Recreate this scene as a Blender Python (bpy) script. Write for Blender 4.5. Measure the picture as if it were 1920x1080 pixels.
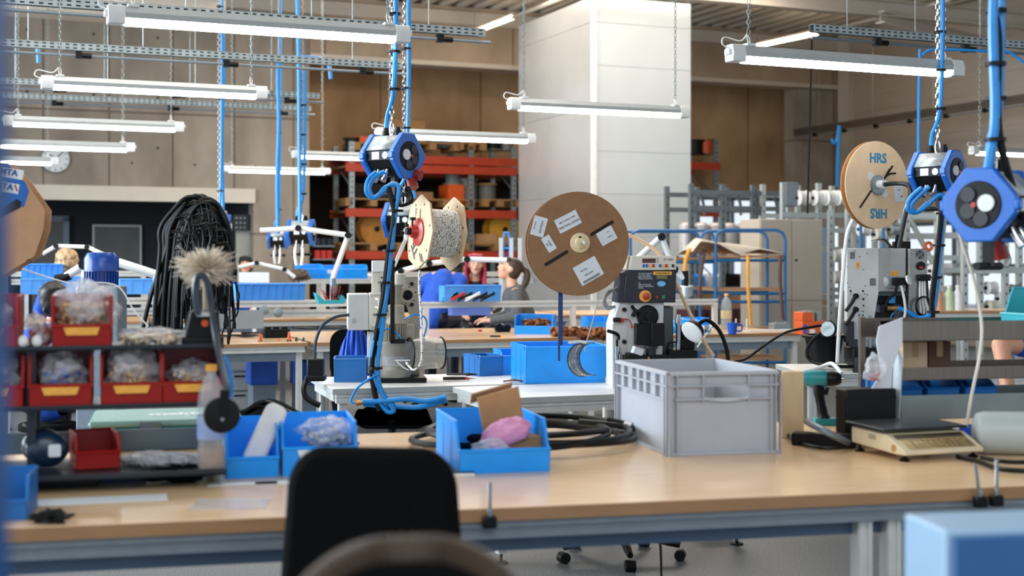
import bpy, math, random
from mathutils import Vector, Matrix, Euler
random.seed(7)
for o in list(bpy.data.objects): bpy.data.objects.remove(o)
SC = bpy.context.scene
COL = SC.collection
R = math.radians
# ---------------- camera, world, sun, exposure ----------------
F = 2550.0; HY = 490.0; EYE = 1.45
cd = bpy.data.cameras.new('camera'); cam = bpy.data.objects.new('camera', cd); COL.objects.link(cam)
cam.location = (0, 0, EYE); cam.rotation_euler = (R(90), 0, 0)
cd.sensor_width = 36; cd.lens = F / 1920 * 36; cd.shift_y = (HY - 540) / 1920
cd.clip_start = 0.05; cd.clip_end = 300
cd.dof.use_dof = True; cd.dof.focus_distance = 7.3; cd.dof.aperture_fstop = 2.4
SC.camera = cam
w = bpy.data.worlds.new('daylight'); SC.world = w; w.use_nodes = True
bg = w.node_tree.nodes['Background']; bg.inputs[0].default_value = (0.80, 0.90, 1.0, 1); bg.inputs[1].default_value = 0.85
SC.view_settings.view_transform = 'Standard'; SC.view_settings.look = 'None'
SC.view_settings.gamma = 1.0; SC.view_settings.use_curve_mapping = False
SC.view_settings.exposure = 0.62
def area_light(name, loc, rot, size, energy, col):
    l = bpy.data.lights.new(name, 'AREA'); l.shape = 'RECTANGLE'; l.size, l.size_y = size; l.energy = energy; l.color = col
    o = bpy.data.objects.new(name, l); COL.objects.link(o); o.location = loc; o.rotation_euler = rot; return o
# daylight from the tall window front on the open side of the hall, and unseen fill lights added over the aisle
area_light('window_daylight', (-11, 7, 3.2), (R(90), 0, R(-90)), (12, 4.5), 1500, (0.78, 0.9, 1.0))
area_light('hall_fill', (-1.5, 9, 5.5), (0, 0, R(23)), (7, 5), 260, (1.0, 0.95, 0.88))
area_light('hall_fill', (0.5, 18, 5.5), (0, 0, R(23)), (7, 5), 430, (1.0, 0.90, 0.78))
area_light('hall_fill', (0.5, -1.5, 5.0), (R(32), 0, R(-8)), (6, 3), 130, (0.9, 0.95, 1.0))  # fill added behind the camera to brighten surfaces facing it

# ---------------- helpers ----------------
def P(px, py, D): return Vector(((px - 960) / F * D, D, EYE - (py - HY) / F * D))   # a point seen at (px,py) standing D metres away
def S(px, py, h): return P(px, py, (EYE - h) * F / (py - HY))                        # the point of the level z=h seen at (px,py)
def lin(h):
    c = [int(h[i:i+2], 16) / 255 for i in (0, 2, 4)]
    return [x / 12.92 if x <= .04045 else ((x + .055) / 1.055) ** 2.4 for x in c]
MATS = {}
def M(name, hx, rough=.5, metal=0, var=.10, scale=14, stretch=(1, 1, 1), bump=0, trans=0, emit=0, alpha=1, hx2=None, coat=0, detail=3, spec=.5, thr=None):
    if name in MATS: return MATS[name]
    m = bpy.data.materials.new(name); m.use_nodes = True; nt = m.node_tree; n = nt.nodes; L = nt.links
    b = n['Principled BSDF']
    tc = n.new('ShaderNodeTexCoord'); mp = n.new('ShaderNodeMapping'); mp.inputs['Scale'].default_value = stretch
    L.new(tc.outputs['Object'], mp.inputs[0])
    nz = n.new('ShaderNodeTexNoise'); nz.inputs['Scale'].default_value = scale; nz.inputs['Detail'].default_value = detail
    L.new(mp.outputs[0], nz.inputs['Vector'])
    r = n.new('ShaderNodeValToRGB'); c = lin(hx)
    a = [max(0, x * (1 - var)) for x in c]; d = lin(hx2) if hx2 else [min(1, x * (1 + var)) for x in c]
    lo, hi = thr or (.3, .7)
    r.color_ramp.elements[0].position = lo; r.color_ramp.elements[1].position = hi
    r.color_ramp.elements[0].color = (*a, 1); r.color_ramp.elements[1].color = (*d, 1)
    L.new(nz.outputs['Fac'], r.inputs[0]); L.new(r.outputs[0], b.inputs['Base Color'])
    b.inputs['Roughness'].default_value = rough; b.inputs['Metallic'].default_value = metal
    b.inputs['Specular IOR Level'].default_value = spec
    b.inputs['Coat Weight'].default_value = coat; b.inputs['Coat Roughness'].default_value = .08
    if trans: b.inputs['Transmission Weight'].default_value = trans; b.inputs['IOR'].default_value = 1.2
    if alpha < 1: b.inputs['Alpha'].default_value = alpha
    if emit:
        L.new(r.outputs[0], b.inputs['Emission Color']); b.inputs['Emission Strength'].default_value = emit
    if bump:
        bp = n.new('ShaderNodeBump'); bp.inputs['Strength'].default_value = bump; bp.inputs['Distance'].default_value = .01
        L.new(nz.outputs['Fac'], bp.inputs['Height']); L.new(bp.outputs[0], b.inputs['Normal'])
    MATS[name] = m; return m
def frame(t):
    t = t.normalized(); u = t.orthogonal().normalized(); return u, t.cross(u).normalized()
class MB:
    def __init__(s): s.v = []; s.f = []; s.mi = []; s.m = 0; s.X = Matrix()
    def add(s, vs, fs):
        k = len(s.v); s.v += [s.X @ Vector(v) for v in vs]
        for q in fs: s.f.append([k + i for i in q]); s.mi.append(s.m)
        return s
    def box(s, c, d, rot=(0, 0, 0)):
        E = Euler([R(a) for a in rot]).to_matrix(); c = Vector(c); h = [x / 2 for x in d]
        vs = [c + E @ Vector((x * h[0], y * h[1], z * h[2])) for x in (-1, 1) for y in (-1, 1) for z in (-1, 1)]
        return s.add(vs, [(0, 1, 3, 2), (4, 6, 7, 5), (0, 4, 5, 1), (2, 3, 7, 6), (0, 2, 6, 4), (1, 5, 7, 3)])
    def b2(s, a, b): return s.box([(a[i] + b[i]) / 2 for i in range(3)], [abs(b[i] - a[i]) for i in range(3)])
    def cyl(s, p, q, r, r2=None, n=16, cap=True):
        p = Vector(p); q = Vector(q); r2 = r if r2 is None else r2; u, v = frame(q - p); vs = []
        for c, rr in ((p, r), (q, r2)):
            for i in range(n):
                a = 2 * math.pi * i / n; vs.append(c + (u * math.cos(a) + v * math.sin(a)) * rr)
        fs = [(i, (i + 1) % n, n + (i + 1) % n, n + i) for i in range(n)]
        if cap: fs += [tuple(range(n))[::-1], tuple(range(n, 2 * n))]
        return s.add(vs, fs)
    def tube(s, pts, r, n=8, sub=5, closed=False, cap=True):
        p = [Vector(a) for a in pts]
        if sub > 1 and len(p) > 2:
            q = []; N = len(p)
            for i in range(N if closed else N - 1):
                g = (lambda j: p[j % N]) if closed else (lambda j: p[min(max(j, 0), N - 1)])
                a, b, c, d = g(i - 1), g(i), g(i + 1), g(i + 2)
                for k in range(sub):
                    t = k / sub; q.append(.5 * ((2 * b) + (c - a) * t + (2 * a - 5 * b + 4 * c - d) * t * t + (3 * b - a - 3 * c + d) * t ** 3))
            if not closed: q.append(p[-1])
            p = q
        N = len(p); vs = []; u = None
        for i in range(N):
            if closed: t = p[(i + 1) % N] - p[i - 1]
            else: t = p[min(i + 1, N - 1)] - p[max(i - 1, 0)]
            if t.length < 1e-9: t = Vector((0, 0, 1))
            t.normalize()
            if u is None: u = t.orthogonal().normalized()
            u = u - t * u.dot(t); u = u.normalized() if u.length > 1e-6 else t.orthogonal().normalized(); v = t.cross(u)
            rr = r[i * len(r) // N] if isinstance(r, (list, tuple)) else r
            for k in range(n):
                a = 2 * math.pi * k / n; vs.append(p[i] + (u * math.cos(a) + v * math.sin(a)) * rr)
        fs = []
        for i in range(N if closed else N - 1):
            j = (i + 1) % N
            for k in range(n): l = (k + 1) % n; fs.append((i * n + k, i * n + l, j * n + l, j * n + k))
        if cap and not closed: fs += [tuple(range(n))[::-1], tuple(range((N - 1) * n, N * n))]
        return s.add(vs, fs)
    def lathe(s, prof, n=24, o=(0, 0, 0), ax=(0, 0, 1), cap=True):
        o = Vector(o); ax = Vector(ax).normalized(); u, v = frame(ax); vs = []; K = len(prof)
        for r, z in prof:
            for i in range(n):
                a = 2 * math.pi * i / n; vs.append(o + ax * z + (u * math.cos(a) + v * math.sin(a)) * r)
        fs = [(k * n + i, k * n + (i + 1) % n, (k + 1) * n + (i + 1) % n, (k + 1) * n + i) for k in range(K - 1) for i in range(n)]
        if cap: fs += [tuple(range(n))[::-1], tuple(range((K - 1) * n, K * n))]
        return s.add(vs, fs)
    def prism(s, poly, a, b, ax='y'):
        mk = {'y': lambda p, t: (p[0], t, p[1]), 'z': lambda p, t: (p[0], p[1], t), 'x': lambda p, t: (t, p[0], p[1])}[ax]; n = len(poly)
        vs = [mk(p, a) for p in poly] + [mk(p, b) for p in poly]
        return s.add(vs, [tuple(range(n)), tuple(range(2 * n - 1, n - 1, -1))] + [(i, n + i, n + (i + 1) % n, (i + 1) % n) for i in range(n)])
    def ball(s, c, r, nu=16, nv=10, jit=0):
        c = Vector(c); r = (r, r, r) if not isinstance(r, (tuple, list)) else r; vs = []
        for j in range(nv + 1):
            th = math.pi * j / nv
            for i in range(nu):
                a = 2 * math.pi * i / nu; k = 1 + (random.uniform(-jit, jit) if jit and 0 < j < nv else 0)
                vs.append(c + Vector((r[0] * math.sin(th) * math.cos(a) * k, r[1] * math.sin(th) * math.sin(a) * k, r[2] * math.cos(th) * k)))
        return s.add(vs, [(j * nu + i, (j + 1) * nu + i, (j + 1) * nu + (i + 1) % nu, j * nu + (i + 1) % nu) for j in range(nv) for i in range(nu)])
    def ring(s, o, ax, r, t, n=24, m=8):
        ax = Vector(ax); u, v = frame(ax); o = Vector(o)
        return s.tube([o + (u * math.cos(2 * math.pi * i / n) + v * math.sin(2 * math.pi * i / n)) * r for i in range(n)], t, m, 1, True)
    def sheet(s, fn, nu, nv, th=0):
        vs = [fn(i / nu, j / nv) for j in range(nv + 1) for i in range(nu + 1)]
        fs = [(j * (nu + 1) + i, j * (nu + 1) + i + 1, (j + 1) * (nu + 1) + i + 1, (j + 1) * (nu + 1) + i) for j in range(nv) for i in range(nu)]
        return s.add(vs, fs)
    def build(s, name, mat, parent=None, label=None, bevel=0, kind=None, flat=False, remesh=0, smooth=0, solid=0, ang=38, sub=0):
        me = bpy.data.meshes.new(name); me.from_pydata([tuple(v) for v in s.v], [], s.f); 
        ms = mat if isinstance(mat, (list, tuple)) else [mat]
        for m in ms: me.materials.append(m)
        if len(ms) > 1: me.polygons.foreach_set('material_index', s.mi)
        if not flat: me.shade_smooth(); me.set_sharp_from_angle(angle=R(ang))
        me.update()
        o = bpy.data.objects.new(name, me); COL.objects.link(o)
        if parent: o.parent = parent
        if label: o['label'] = label
        if kind: o['kind'] = kind
        if remesh:
            k = o.modifiers.new('r', 'REMESH'); k.mode = 'VOXEL'; k.voxel_size = remesh; k.use_smooth_shade = True
        if smooth:
            k = o.modifiers.new('s', 'SMOOTH'); k.factor = .5; k.iterations = smooth
        if solid:
            k = o.modifiers.new('t', 'SOLIDIFY'); k.thickness = solid; k.offset = 0
        if bevel:
            k = o.modifiers.new('b', 'BEVEL'); k.width = bevel; k.segments = 2; k.limit_method = 'ANGLE'; k.angle_limit = R(40)
        if sub:
            k = o.modifiers.new('d', 'SUBSURF'); k.levels = sub; k.render_levels = sub
        return o
def T(name, label, cat, loc=(0, 0, 0), rz=0, group=None, rot=None):
    o = bpy.data.objects.new(name, None); COL.objects.link(o); o.empty_display_size = .05
    o.location = loc; o.rotation_euler = rot if rot else (0, 0, R(rz)); o['label'] = label; o['category'] = cat
    if group: o['group'] = group
    return o
def tag(o, label, cat, group=None, kind=None):
    o['label'] = label; o['category'] = cat
    if group: o['group'] = group
    if kind: o['kind'] = kind
    return o
def at(o, loc, rz=0): o.location = loc; o.rotation_euler = (0, 0, R(rz)); return o
def dup(root, loc, rz=None, label=None, group=None, rot=None):
    r = root.copy(); COL.objects.link(r); r.location = loc
    if rz is not None: r.rotation_euler = (0, 0, R(rz))
    if rot is not None: r.rotation_euler = rot
    if label: r['label'] = label
    if group: r['group'] = group
    for ch in list(root.children):
        c = ch.copy(); COL.objects.link(c); c.parent = r
        for g in list(ch.children):
            d = g.copy(); COL.objects.link(d); d.parent = c
    return r
def txt(s, size, mat, parent, M4, name='lettering', ext=.0008, al='CENTER', bold=0):
    cu = bpy.data.curves.new('t', 'FONT'); cu.body = s; cu.size = size; cu.extrude = ext; cu.align_x = al; cu.align_y = 'CENTER'; cu.offset = bold; cu.resolution_u = 3
    t = bpy.data.objects.new('t', cu); COL.objects.link(t)
    me = bpy.data.meshes.new_from_object(t.evaluated_get(bpy.context.evaluated_depsgraph_get())); bpy.data.objects.remove(t)
    me.materials.clear(); me.materials.append(mat); o = bpy.data.objects.new(name, me); COL.objects.link(o); o.parent = parent; o.matrix_local = M4
    return o
def face(x, y, z, roll=0, yaw=0, pitch=90):   # local matrix: text plane standing up, facing -Y, rolled in its plane
    return Matrix.Translation((x, y, z)) @ Matrix.Rotation(R(yaw), 4, 'Z') @ Matrix.Rotation(R(pitch), 4, 'X') @ Matrix.Rotation(R(roll), 4, 'Z')
def rr(w, h, r, n=4, cx=0, cy=0):            # rounded rectangle outline
    o = []
    for sx, sy, a0 in ((1, -1, -90), (1, 1, 0), (-1, 1, 90), (-1, -1, 180)):
        for i in range(n + 1):
            a = R(a0 + 90 * i / n); o.append((cx + sx * (w / 2 - r) + r * math.cos(a), cy + sy * (h / 2 - r) + r * math.sin(a)))
    return o
# ---------------- materials ----------------
m_wood = M('beech_laminate', 'e6c196', .22, 0, .07, 5, (1.2, 14, 4), detail=6)
m_edge = M('beech_edge_band', '9f7650', .42, 0, .10, 5, (1.2, 14, 4), detail=6)
m_alu = M('anodised_aluminium', 'cfcfca', .4, .35, .05, 20)
m_alud = M('aluminium_grey', '7f8c97', .45, .5, .06, 20)
m_white = M('white_laminate', 'dcdcd6', .35, 0, .04, 8)
m_wplast = M('white_plastic', 'dedfdd', .4, 0, .04, 20)
m_cream = M('cream_enamel', 'd2cdbd', .45, 0, .06, 14)
m_mach = M('machine_grey_paint', 'c3c3bf', .42, 0, .05, 12)
m_beige = M('beige_cast_paint', 'a39b89', .5, 0, .10, 16, bump=.1)
m_black = M('black_plastic', '060708', .46, 0, .2, 20, spec=.25)
m_rub = M('black_rubber_cable', '030404', .4, 0, .25, 30, spec=.22)
m_dark = M('charcoal_fabric', '050607', .9, 0, .3, 120, bump=.2, spec=.12)
m_blue = M('blue_bin_plastic', '1597f5', .38, 0, .08, 10)
m_bluel = M('light_blue_bin_plastic', '4a97ec', .42, 0, .08, 10)
m_blued = M('deep_blue_bin_plastic', '1a6cb6', .4, 0, .10, 10)
m_bluex = M('cobalt_blue_plastic', '1a55c0', .4, 0, .08, 12)
m_teal = M('turquoise_plastic', '37a9b5', .4, 0, .07, 10)
m_hub = M('hub_blue_plastic', '1763bd', .35, 0, .08, 12)
m_hose = M('blue_air_hose', '1d86d0', .3, 0, .08, 20)
m_red = M('red_bin_plastic', '98150f', .35, 0, .10, 10)
m_redd = M('red_plastic', 'b02a1c', .35, 0, .1, 14)
m_yel = M('yellow_label', 'e9a640', .55, 0, .12, 60)
m_steel = M('brushed_steel', '8f8d88', .3, .9, .12, 6, (1, 1, 30))
m_chrome = M('chrome', 'c9ccd0', .15, 1, .04, 10)
m_galv = M('galvanised_steel', '9aa3a4', .42, .7, .16, 12)
m_card = M('brown_cardboard', '8f6846', .75, 0, .07, 30)
m_cardl = M('light_cardboard', 'e9c69c', .7, 0, .05, 18)
m_kraft = M('kraft_paper', 'b58a5e', .8, 0, .10, 16)
m_paper = M('white_paper', 'd9dde0', .7, 0, .04, 30)
m_ink = M('black_ink', '25272b', .7, 0, .1, 40)
m_inkb = M('blue_ink', '2f86a8', .7, 0, .08, 40)
m_lamp = M('lit_led_diffuser', 'f2f8ff', .4, 0, .0, 5, emit=9)
m_warm = M('lit_warm_led', 'ffe9c8', .4, 0, .0, 5, emit=12)
m_clear = M('clear_plastic_film', 'e8eaf0', .16, 0, .05, 26, alpha=.34, bump=.9, spec=.9)
m_acry = M('clear_acrylic', 'c9cdd0', .08, 0, .04, 8, alpha=.38)
m_glass = M('window_glass', 'eef6fa', .03, 0, .0, 5, alpha=.12)
m_brass = M('brass_terminals', 'b98a4c', .35, .7, .35, 60)
m_copper = M('copper_wire', '7d4a2a', .4, .5, .3, 60)
m_conc = None
m_skin = M('skin', 'd39a7a', .5, 0, .06, 20)
m_cloth = M('royal_blue_workwear', '1f52ba', .75, 0, .12, 9, bump=.3)
m_orange = M('orange_paint', 'd2561c', .45, 0, .08, 14)
m_rackr = M('red_orange_rack_paint', 'b23a1c', .5, 0, .10, 10)
m_pallet = M('pallet_wood', '9c7448', .8, 0, .2, 10, (1, 8, 8))
m_cart = M('blue_tube_paint', '24659c', .35, 0, .08, 14)
m_screen = M('dark_display', '4a1a1c', .2, 0, .1, 30)
m_navy = M('navy_panel', '090e1e', .4, 0, .1, 14)
# ---------------- the hall ----------------
BA = 23; bc, bs = math.cos(R(BA)), math.sin(R(BA)); O = Vector((0, 24, 0))
def pl(px, py, v=0):          # where a point seen at (px,py) meets the plane v of the hall frame -> (u, z)
    t = (px - 960) / F; u = (t * (24 + v * bc) + v * bs) / (bc - t * bs); Y = 24 + u * bs + v * bc
    return u, EYE - (py - HY) / F * Y
def hall(name, mb, mat, **k):
    o = mb.build(name, mat, **k); o.location = O; o.rotation_euler = (0, 0, R(BA)); o['kind'] = 'structure'; return o
def wood_like(): pass
def concrete(name, hx, hx2, panel=(1.7, 50), dots=True):
    m = M(name, hx, .85, 0, .16, 1.6, (1, 1, .5), .25, hx2=hx2, detail=8); nt = m.node_tree; n = nt.nodes; L = nt.links
    b = n['Principled BSDF']; base = b.inputs['Base Color'].links[0].from_socket
    tc = n.new('ShaderNodeTexCoord'); br = n.new('ShaderNodeTexBrick'); mp = n.new('ShaderNodeMapping'); mp.inputs['Rotation'].default_value = (R(90), 0, 0)
    L.new(tc.outputs['Object'], mp.inputs[0]); L.new(mp.outputs[0], br.inputs['Vector'])
    br.offset = 0; br.inputs['Scale'].default_value = 1; br.inputs['Mortar Size'].default_value = .016; br.inputs['Brick Width'].default_value = panel[0]; br.inputs['Row Height'].default_value = panel[1]
    br.inputs['Color1'].default_value = (1, 1, 1, 1); br.inputs['Color2'].default_value = (.9, .9, .9, 1); br.inputs['Mortar'].default_value = (.45, .42, .4, 1)
    mx = n.new('ShaderNodeMix'); mx.data_type = 'RGBA'; mx.blend_type = 'MULTIPLY'; mx.inputs[0].default_value = 1
    L.new(base, mx.inputs[6]); L.new(br.outputs[0], mx.inputs[7]); L.new(mx.outputs[2], b.inputs['Base Color']); return m
m_conc = concrete('grey_concrete', '8f8477', 'aa9d8f', (.98, 1.9))
m_concb = concrete('brown_board_concrete', 'b28960', 'c6a278', (1.95, 30))
m_conch = concrete('header_concrete', 'a8927c', 'b9a48c', (3.4, 30))
m_clad = M('beige_wall_cladding', 'b3a597', .6, 0, .05, 1.2, (1, 1, 6))
m_wtrim = M('off_white_paint', 'c3b8aa', .6, 0, .04, 4)
m_deck = M('corrugated_deck_paint', 'c2bbb0', .6, 0, .08, 3)
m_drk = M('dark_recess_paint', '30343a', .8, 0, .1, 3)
m_shaft = M('white_sandwich_panel', 'c3c9cb', .33, .15, .03, 2)
m_sil = M('silver_sandwich_panel', 'd6d6d4', .25, .55, .05, 1.5)
# floor: grey speckled epoxy
m_floor = M('speckled_grey_epoxy', '3c4042', .5, 0, .25, 120, hx2='777a7c', detail=2)
fl = MB(); fl.box((0, 0, -.05), (60, 70, .1)); hall('floor', fl, m_floor).location = (0, 6, 0)
# ceiling: corrugated deck, ribs along the depth
ce = MB(); prof = []; uu = -18
while uu < 12: prof += [(uu, 5.86), (uu + .12, 5.86), (uu + .16, 6.0), (uu + .28, 6.0)]; uu += .32
ce.add([(u, -27, z) for u, z in prof] + [(u, 3, z) for u, z in prof], [(i, i + 1, len(prof) + i + 1, len(prof) + i) for i in range(len(prof) - 1)])
hall('ceiling', ce, m_deck, flat=True, solid=.01)
u580 = pl(580, 300)[0]; uL1, zL = pl(475, 372)[0], pl(475, 378)[1]; uC = 7.0; uP = pl(1490, 300)[0]
ZH = 4.86
b = MB(); b.b2((-16, 0, zL), (u580, .35, 5.86)); b.b2((uL1, 0, 0), (u580, .35, zL)); hall('wall_back', b, m_conc)
b = MB(); b.b2((u580, -.05, ZH), (uC, .35, 5.86)); hall('wall_upper', b, m_conch)
b = MB(); b.b2((u580, -.12, ZH - .05), (uC, .3, ZH + .03)); hall('trim_1', b, m_wtrim)
b = MB(); b.b2((u580 - .1, 1.5, 2.95), (3.2, 1.8, ZH + .4)); b.b2((3.2, 1.5, 2.75), (uC + 1, 1.8, ZH + .4)); b.b2((3.2, 1.5, 0), (uC + 1, 1.8, .8)); hall('wall_rear', b, m_concb)
b = MB(); b.b2((uP, 0, 2.75), (uC, .35, ZH)); hall('wall_center', b, m_conc)
b = MB(); b.b2((-16, -.06, pl(300, 378)[1]), (uL1 + .02, .1, pl(300, 351)[1])); hall('trim_2', b, M('pale_lintel_paint', 'd2c9bb', .6, 0, .03, 4))
b = MB(); b.b2((-16, -.1, 5.55), (uC, .0, 5.78)); hall('trim_3', b, m_wtrim, bevel=.01)
b = MB(); b.b2((u580 - .3, 3.6, 0), (3.4, 3.8, 3.2)); b.b2((u580 - .3, 1.5, 2.95), (3.4, 3.7, 3.1)); b.b2((u580 - .3, .35, 0), (u580 - .1, 3.7, 3.1)); b.b2((3.2, 1.8, 0), (3.4, 3.7, 3.1)); hall('wall_inner', b, M('recess_shade_brown', '3a2c22', .8, 0, .1, 3))  # dark brown carries the darkness of the unlit depth behind the rack
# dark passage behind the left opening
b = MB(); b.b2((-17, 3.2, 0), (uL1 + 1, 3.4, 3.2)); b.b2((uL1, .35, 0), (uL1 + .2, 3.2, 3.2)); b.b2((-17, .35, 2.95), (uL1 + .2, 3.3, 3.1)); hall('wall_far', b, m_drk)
d = MB(); u0, z0 = pl(60, 415, 3.1); u1 = pl(118, 415, 3.1)[0]; d.b2((u0, 3.1, 0), (u1, 3.18, z0)); dr = hall('door_1', d, M('grey_door_paint', '6f716d', .5, 0, .05, 4))
d = MB(); d.b2((u1, 3.05, 0), (u1 + .1, 3.2, z0 + .08)); d.b2((u0 - .1, 3.05, z0), (u1 + .1, 3.2, z0 + .1)); q = d.build('door_frame', m_alud, dr); 
d = MB(); u0, z0 = pl(443, 402, .3); u1 = pl(470, 402, .3)[0]; d.b2((u0, .3, 0), (u1, .38, 2.2)); hall('door_2', d, M('pale_door_paint', 'a8a79d', .5, 0, .05, 4))
d = MB(); uA, zA = pl(436, 432, .25); uB, zB = pl(471, 403, .25); d.b2((uA, .2, zA), (uB, .29, zB)); dw = hall('window_1', d, M('dark_window_grid', '161a18', .3, 0, .2, 20))
d = MB(); 
for i in range(9): d.box((uA + (uB - uA) * (i % 3 + .8) / 4.6, .19, zA + (zB - zA) * (i // 3 + .6) / 3.3), (.03, .02, .03))
d.build('window_grid', m_alud, dw)
# right wall with its low window band
RW = uC; b = MB(); vv = -14
b.b2((RW, -16, 2.15), (RW + .3, 1.8, 5.9)); b.b2((RW, -16, 0), (RW + .3, 1.8, .55))
for i in range(12): b.b2((RW - .012, -16, 2.2 + i * .3), (RW + .01, -.4, 2.2 + i * .3 + .285))
hall('wall_right', b, m_clad)
b = MB(); b.b2((RW - .12, -.45, 0), (RW + .05, -.1, 5.86)); hall('column_1', b, m_wtrim)
b = MB(); b.b2((RW - .35, -6.6, 0), (RW + .05, -6.0, 5.86)); hall('column_2', b, m_wtrim)
for i, v0 in enumerate((-15.5, -12.6, -9.7, -6, -3.2, -.2)):
    if i == 5: break
    v1 = v0 + 2.7; g = MB()
    for a in (v0, v1 - .06): g.b2((RW + .05, a, .55), (RW + .2, a + .06, 2.15))
    for z in (.55, 1.35, 2.09): g.b2((RW + .05, v0, z), (RW + .2, v1, z + .06))
    wn = hall('window_%d' % (i + 2), g, m_alud); g = MB(); g.b2((RW + .12, v0 + .06, .6), (RW + .13, v1 - .06, 2.1)); g.build('window_pane', m_glass, wn)
g = MB()
for i in range(5): g.b2((3.2 + i * 1.15, 1.55, .8), (3.26 + i * 1.15, 1.7, 2.75))
for z in (.8, 1.7, 2.69): g.b2((3.2, 1.55, z), (uC, 1.7, z + .06))
wn = hall('window_8', g, m_alud); g = MB(); g.b2((3.2, 1.62, .85), (uC, 1.63, 2.7)); g.build('window_pane', m_glass, wn)
# white clad shaft
cs = Vector((1.14, 19, 0)); su = 1.56; sd = 2.6
g = MB()
for i in range(9): g.b2((.0, -.0, i * .6), (su, .06, min(5.16, i * .6 + .594)))
g.b2((0, .01, 0), (su, sd, 5.14)); sh = g.build('column_3', m_shaft); sh['kind'] = 'structure'; sh.location = cs; sh.rotation_euler = (0, 0, R(BA))
g = MB()
for i in range(5): g.b2((-.02, .03, i * 1.2), (.0, sd, min(5.15, i * 1.2 + 1.192)))
g.build('column_cladding', m_sil, sh)
g = MB(); g.b2((-.03, -.02, 0), (.04, .03, 5.17)); g.build('column_trim', m_wplast, sh)
# tie holes in the cast concrete
g = MB()
for i in range(10):
    for z in (3.25, 4.05, 5.0): g.cyl((u580 - .5 - i * .98, -.004, z), (u580 - .5 - i * .98, .01, z), .022, n=8)
    g.cyl((u580 - .9 - i * .98, -.004, 3.0), (u580 - .9 - i * .98, .01, 3.0), .02, n=8)
wb = [o for o in bpy.data.objects if o.name == 'wall_back'][0]; g.build('tie_hole_pattern', M('tie_hole_shade', '3d3630', .9, 0, .1, 20), wb)
# roof steel
def beam(name, p, q, w, h):
    p = Vector(p); q = Vector(q); g = MB(); L = (q - p).length
    for z in (-h / 2, h / 2): g.box((L / 2, 0, z), (L, w, .025))
    g.box((L / 2, 0, 0), (L, .02, h)); o = g.build(name, m_wtrim, bevel=.004); o['kind'] = 'structure'; o.location = p
    o.rotation_euler = (q - p).to_track_quat('X', 'Z').to_euler(); return o
e = P(1660, 17, 20.2); ex = Vector((bc, bs, 0)); beam('beam_1', e - ex * 9, e + ex * 5, .2, .22)
e = P(1650, 32, 20.1); beam('beam_2', e, P(1880, 92, 21.8), .16, .16)
e = P(225, 10, 15.5); beam('beam_4', e - ex * 7, e + ex * 1.2, .34, .34)
# ---------------- hanging light fixtures ----------------
def chain(g, p, q, L=.034, w=.008, t=.0025):
    p = Vector(p); q = Vector(q); d = q - p; n = max(2, int(d.length / (L * .78))); u, v = frame(d); t3 = d.normalized()
    for i in range(n):
        c = p + d * ((i + .5) / n); a = u if i % 2 else v
        g.tube([c + t3 * (L / 2 * y) + a * (w * x) for x, y in ((1, .55), (0, 1), (-1, .55), (-1, -.55), (0, -1), (1, -.55))], t, 4, 1, True)
GF = 'linear lights hung on chains'
def fixture(label, p1, p2=None, D=None, zc=5.85, th=23, half=None):
    c, s = math.cos(R(th)), math.sin(R(th))
    if D is None:
        t1, t2 = (p1[0] - 960) / F, (p2[0] - 960) / F; D = (1.5 * c - t2 * 1.5 * s) / (t2 - t1)
    o = P(p1[0], p1[1], D); f = T('linear_light', label, 'ceiling light', o, th, GF)
    f.location.z = o.z; k = 1 if D < 12 else 1.5
    g = MB(); g.prism([(-.038, -.008), (.038, -.008), (.043, .018), (.026, .048), (-.026, .048), (-.043, .018)], .05, 1.45, 'x'); g.build('housing', M('fixture_grey', 'b4b8b6', .4, .2, .04, 10), f)
    g = MB(); g.prism([(-.036, -.006), (-.034, -.03), (-.018, -.042), (.018, -.042), (.034, -.03), (.036, -.006)], .07, 1.43, 'x'); g.build('diffuser', m_lamp, f)
    for x0, x1 in ((-.01, .07), (1.43, 1.51)):
        g = MB(); g.prism([(-.04, -.038), (.04, -.038), (.046, .01), (.03, .052), (-.03, .052), (-.046, .01)], x0, x1, 'x'); g.box(((x0 + x1) / 2, 0, .012), (.11, .05, .03)); g.build('end_cap', m_wplast, f, bevel=.004)
    for x in (.11, 1.4):
        g = MB(); g.box((x, 0, .055), (.05, .06, .014)); g.tube([(x, -.012, .06), (x - .008, 0, .085), (x, .012, .115), (x + .008, 0, .085)], .003, 5, 3, True)
        g.build('hanger_clip', m_wplast, f)
        g = MB(); chain(g, (x, 0, .11), (x, 0, zc - o.z), .034 * k, .008 * k, .0025 * k); g.build('chain', m_galv, f)
    g = MB(); g.tube([(.0, .0, .03), (-.05, 0, .05), (-.03, .01, .09), (.06, 0, .075), (.1, 0, .11)], .004, 5, 4); g.build('lead', m_wplast, f)
    return f
fixture('long linear light at the very top, lowest and biggest of the row', (205, 30), (762, 0))
fixture('linear light one step behind the biggest, over the blue motor', (80, 156), (497, 0))
fixture('linear light third in the row, hung in front of bare concrete', (8, 227), (342, 0))
fixture('linear light hung just above the round wall clock', (-62, 268), D=12.6)
fixture('short end of a linear light showing beside the wall clock', (-168, 296), D=14.6)
fixture('linear light hung over the beige reel with blue letters', (1370, 102), (1797, 0))
fixture('linear light crossing the white clad shaft', (957, 196), (1287, 0))
fixture('linear light passing behind the hanging blue hub and in front of the pallet rack', (708, 250), (1000, 0))
fixture('linear light ending just behind the hub over the cable spool', (550, 290), D=15.6)
fixture('smallest linear light, hung over the distant white bench arm', (420, 317), (617, 0))
fixture('linear light cut by the frame edge beside the beige wall column', (1822, 283), D=14.2)
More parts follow.
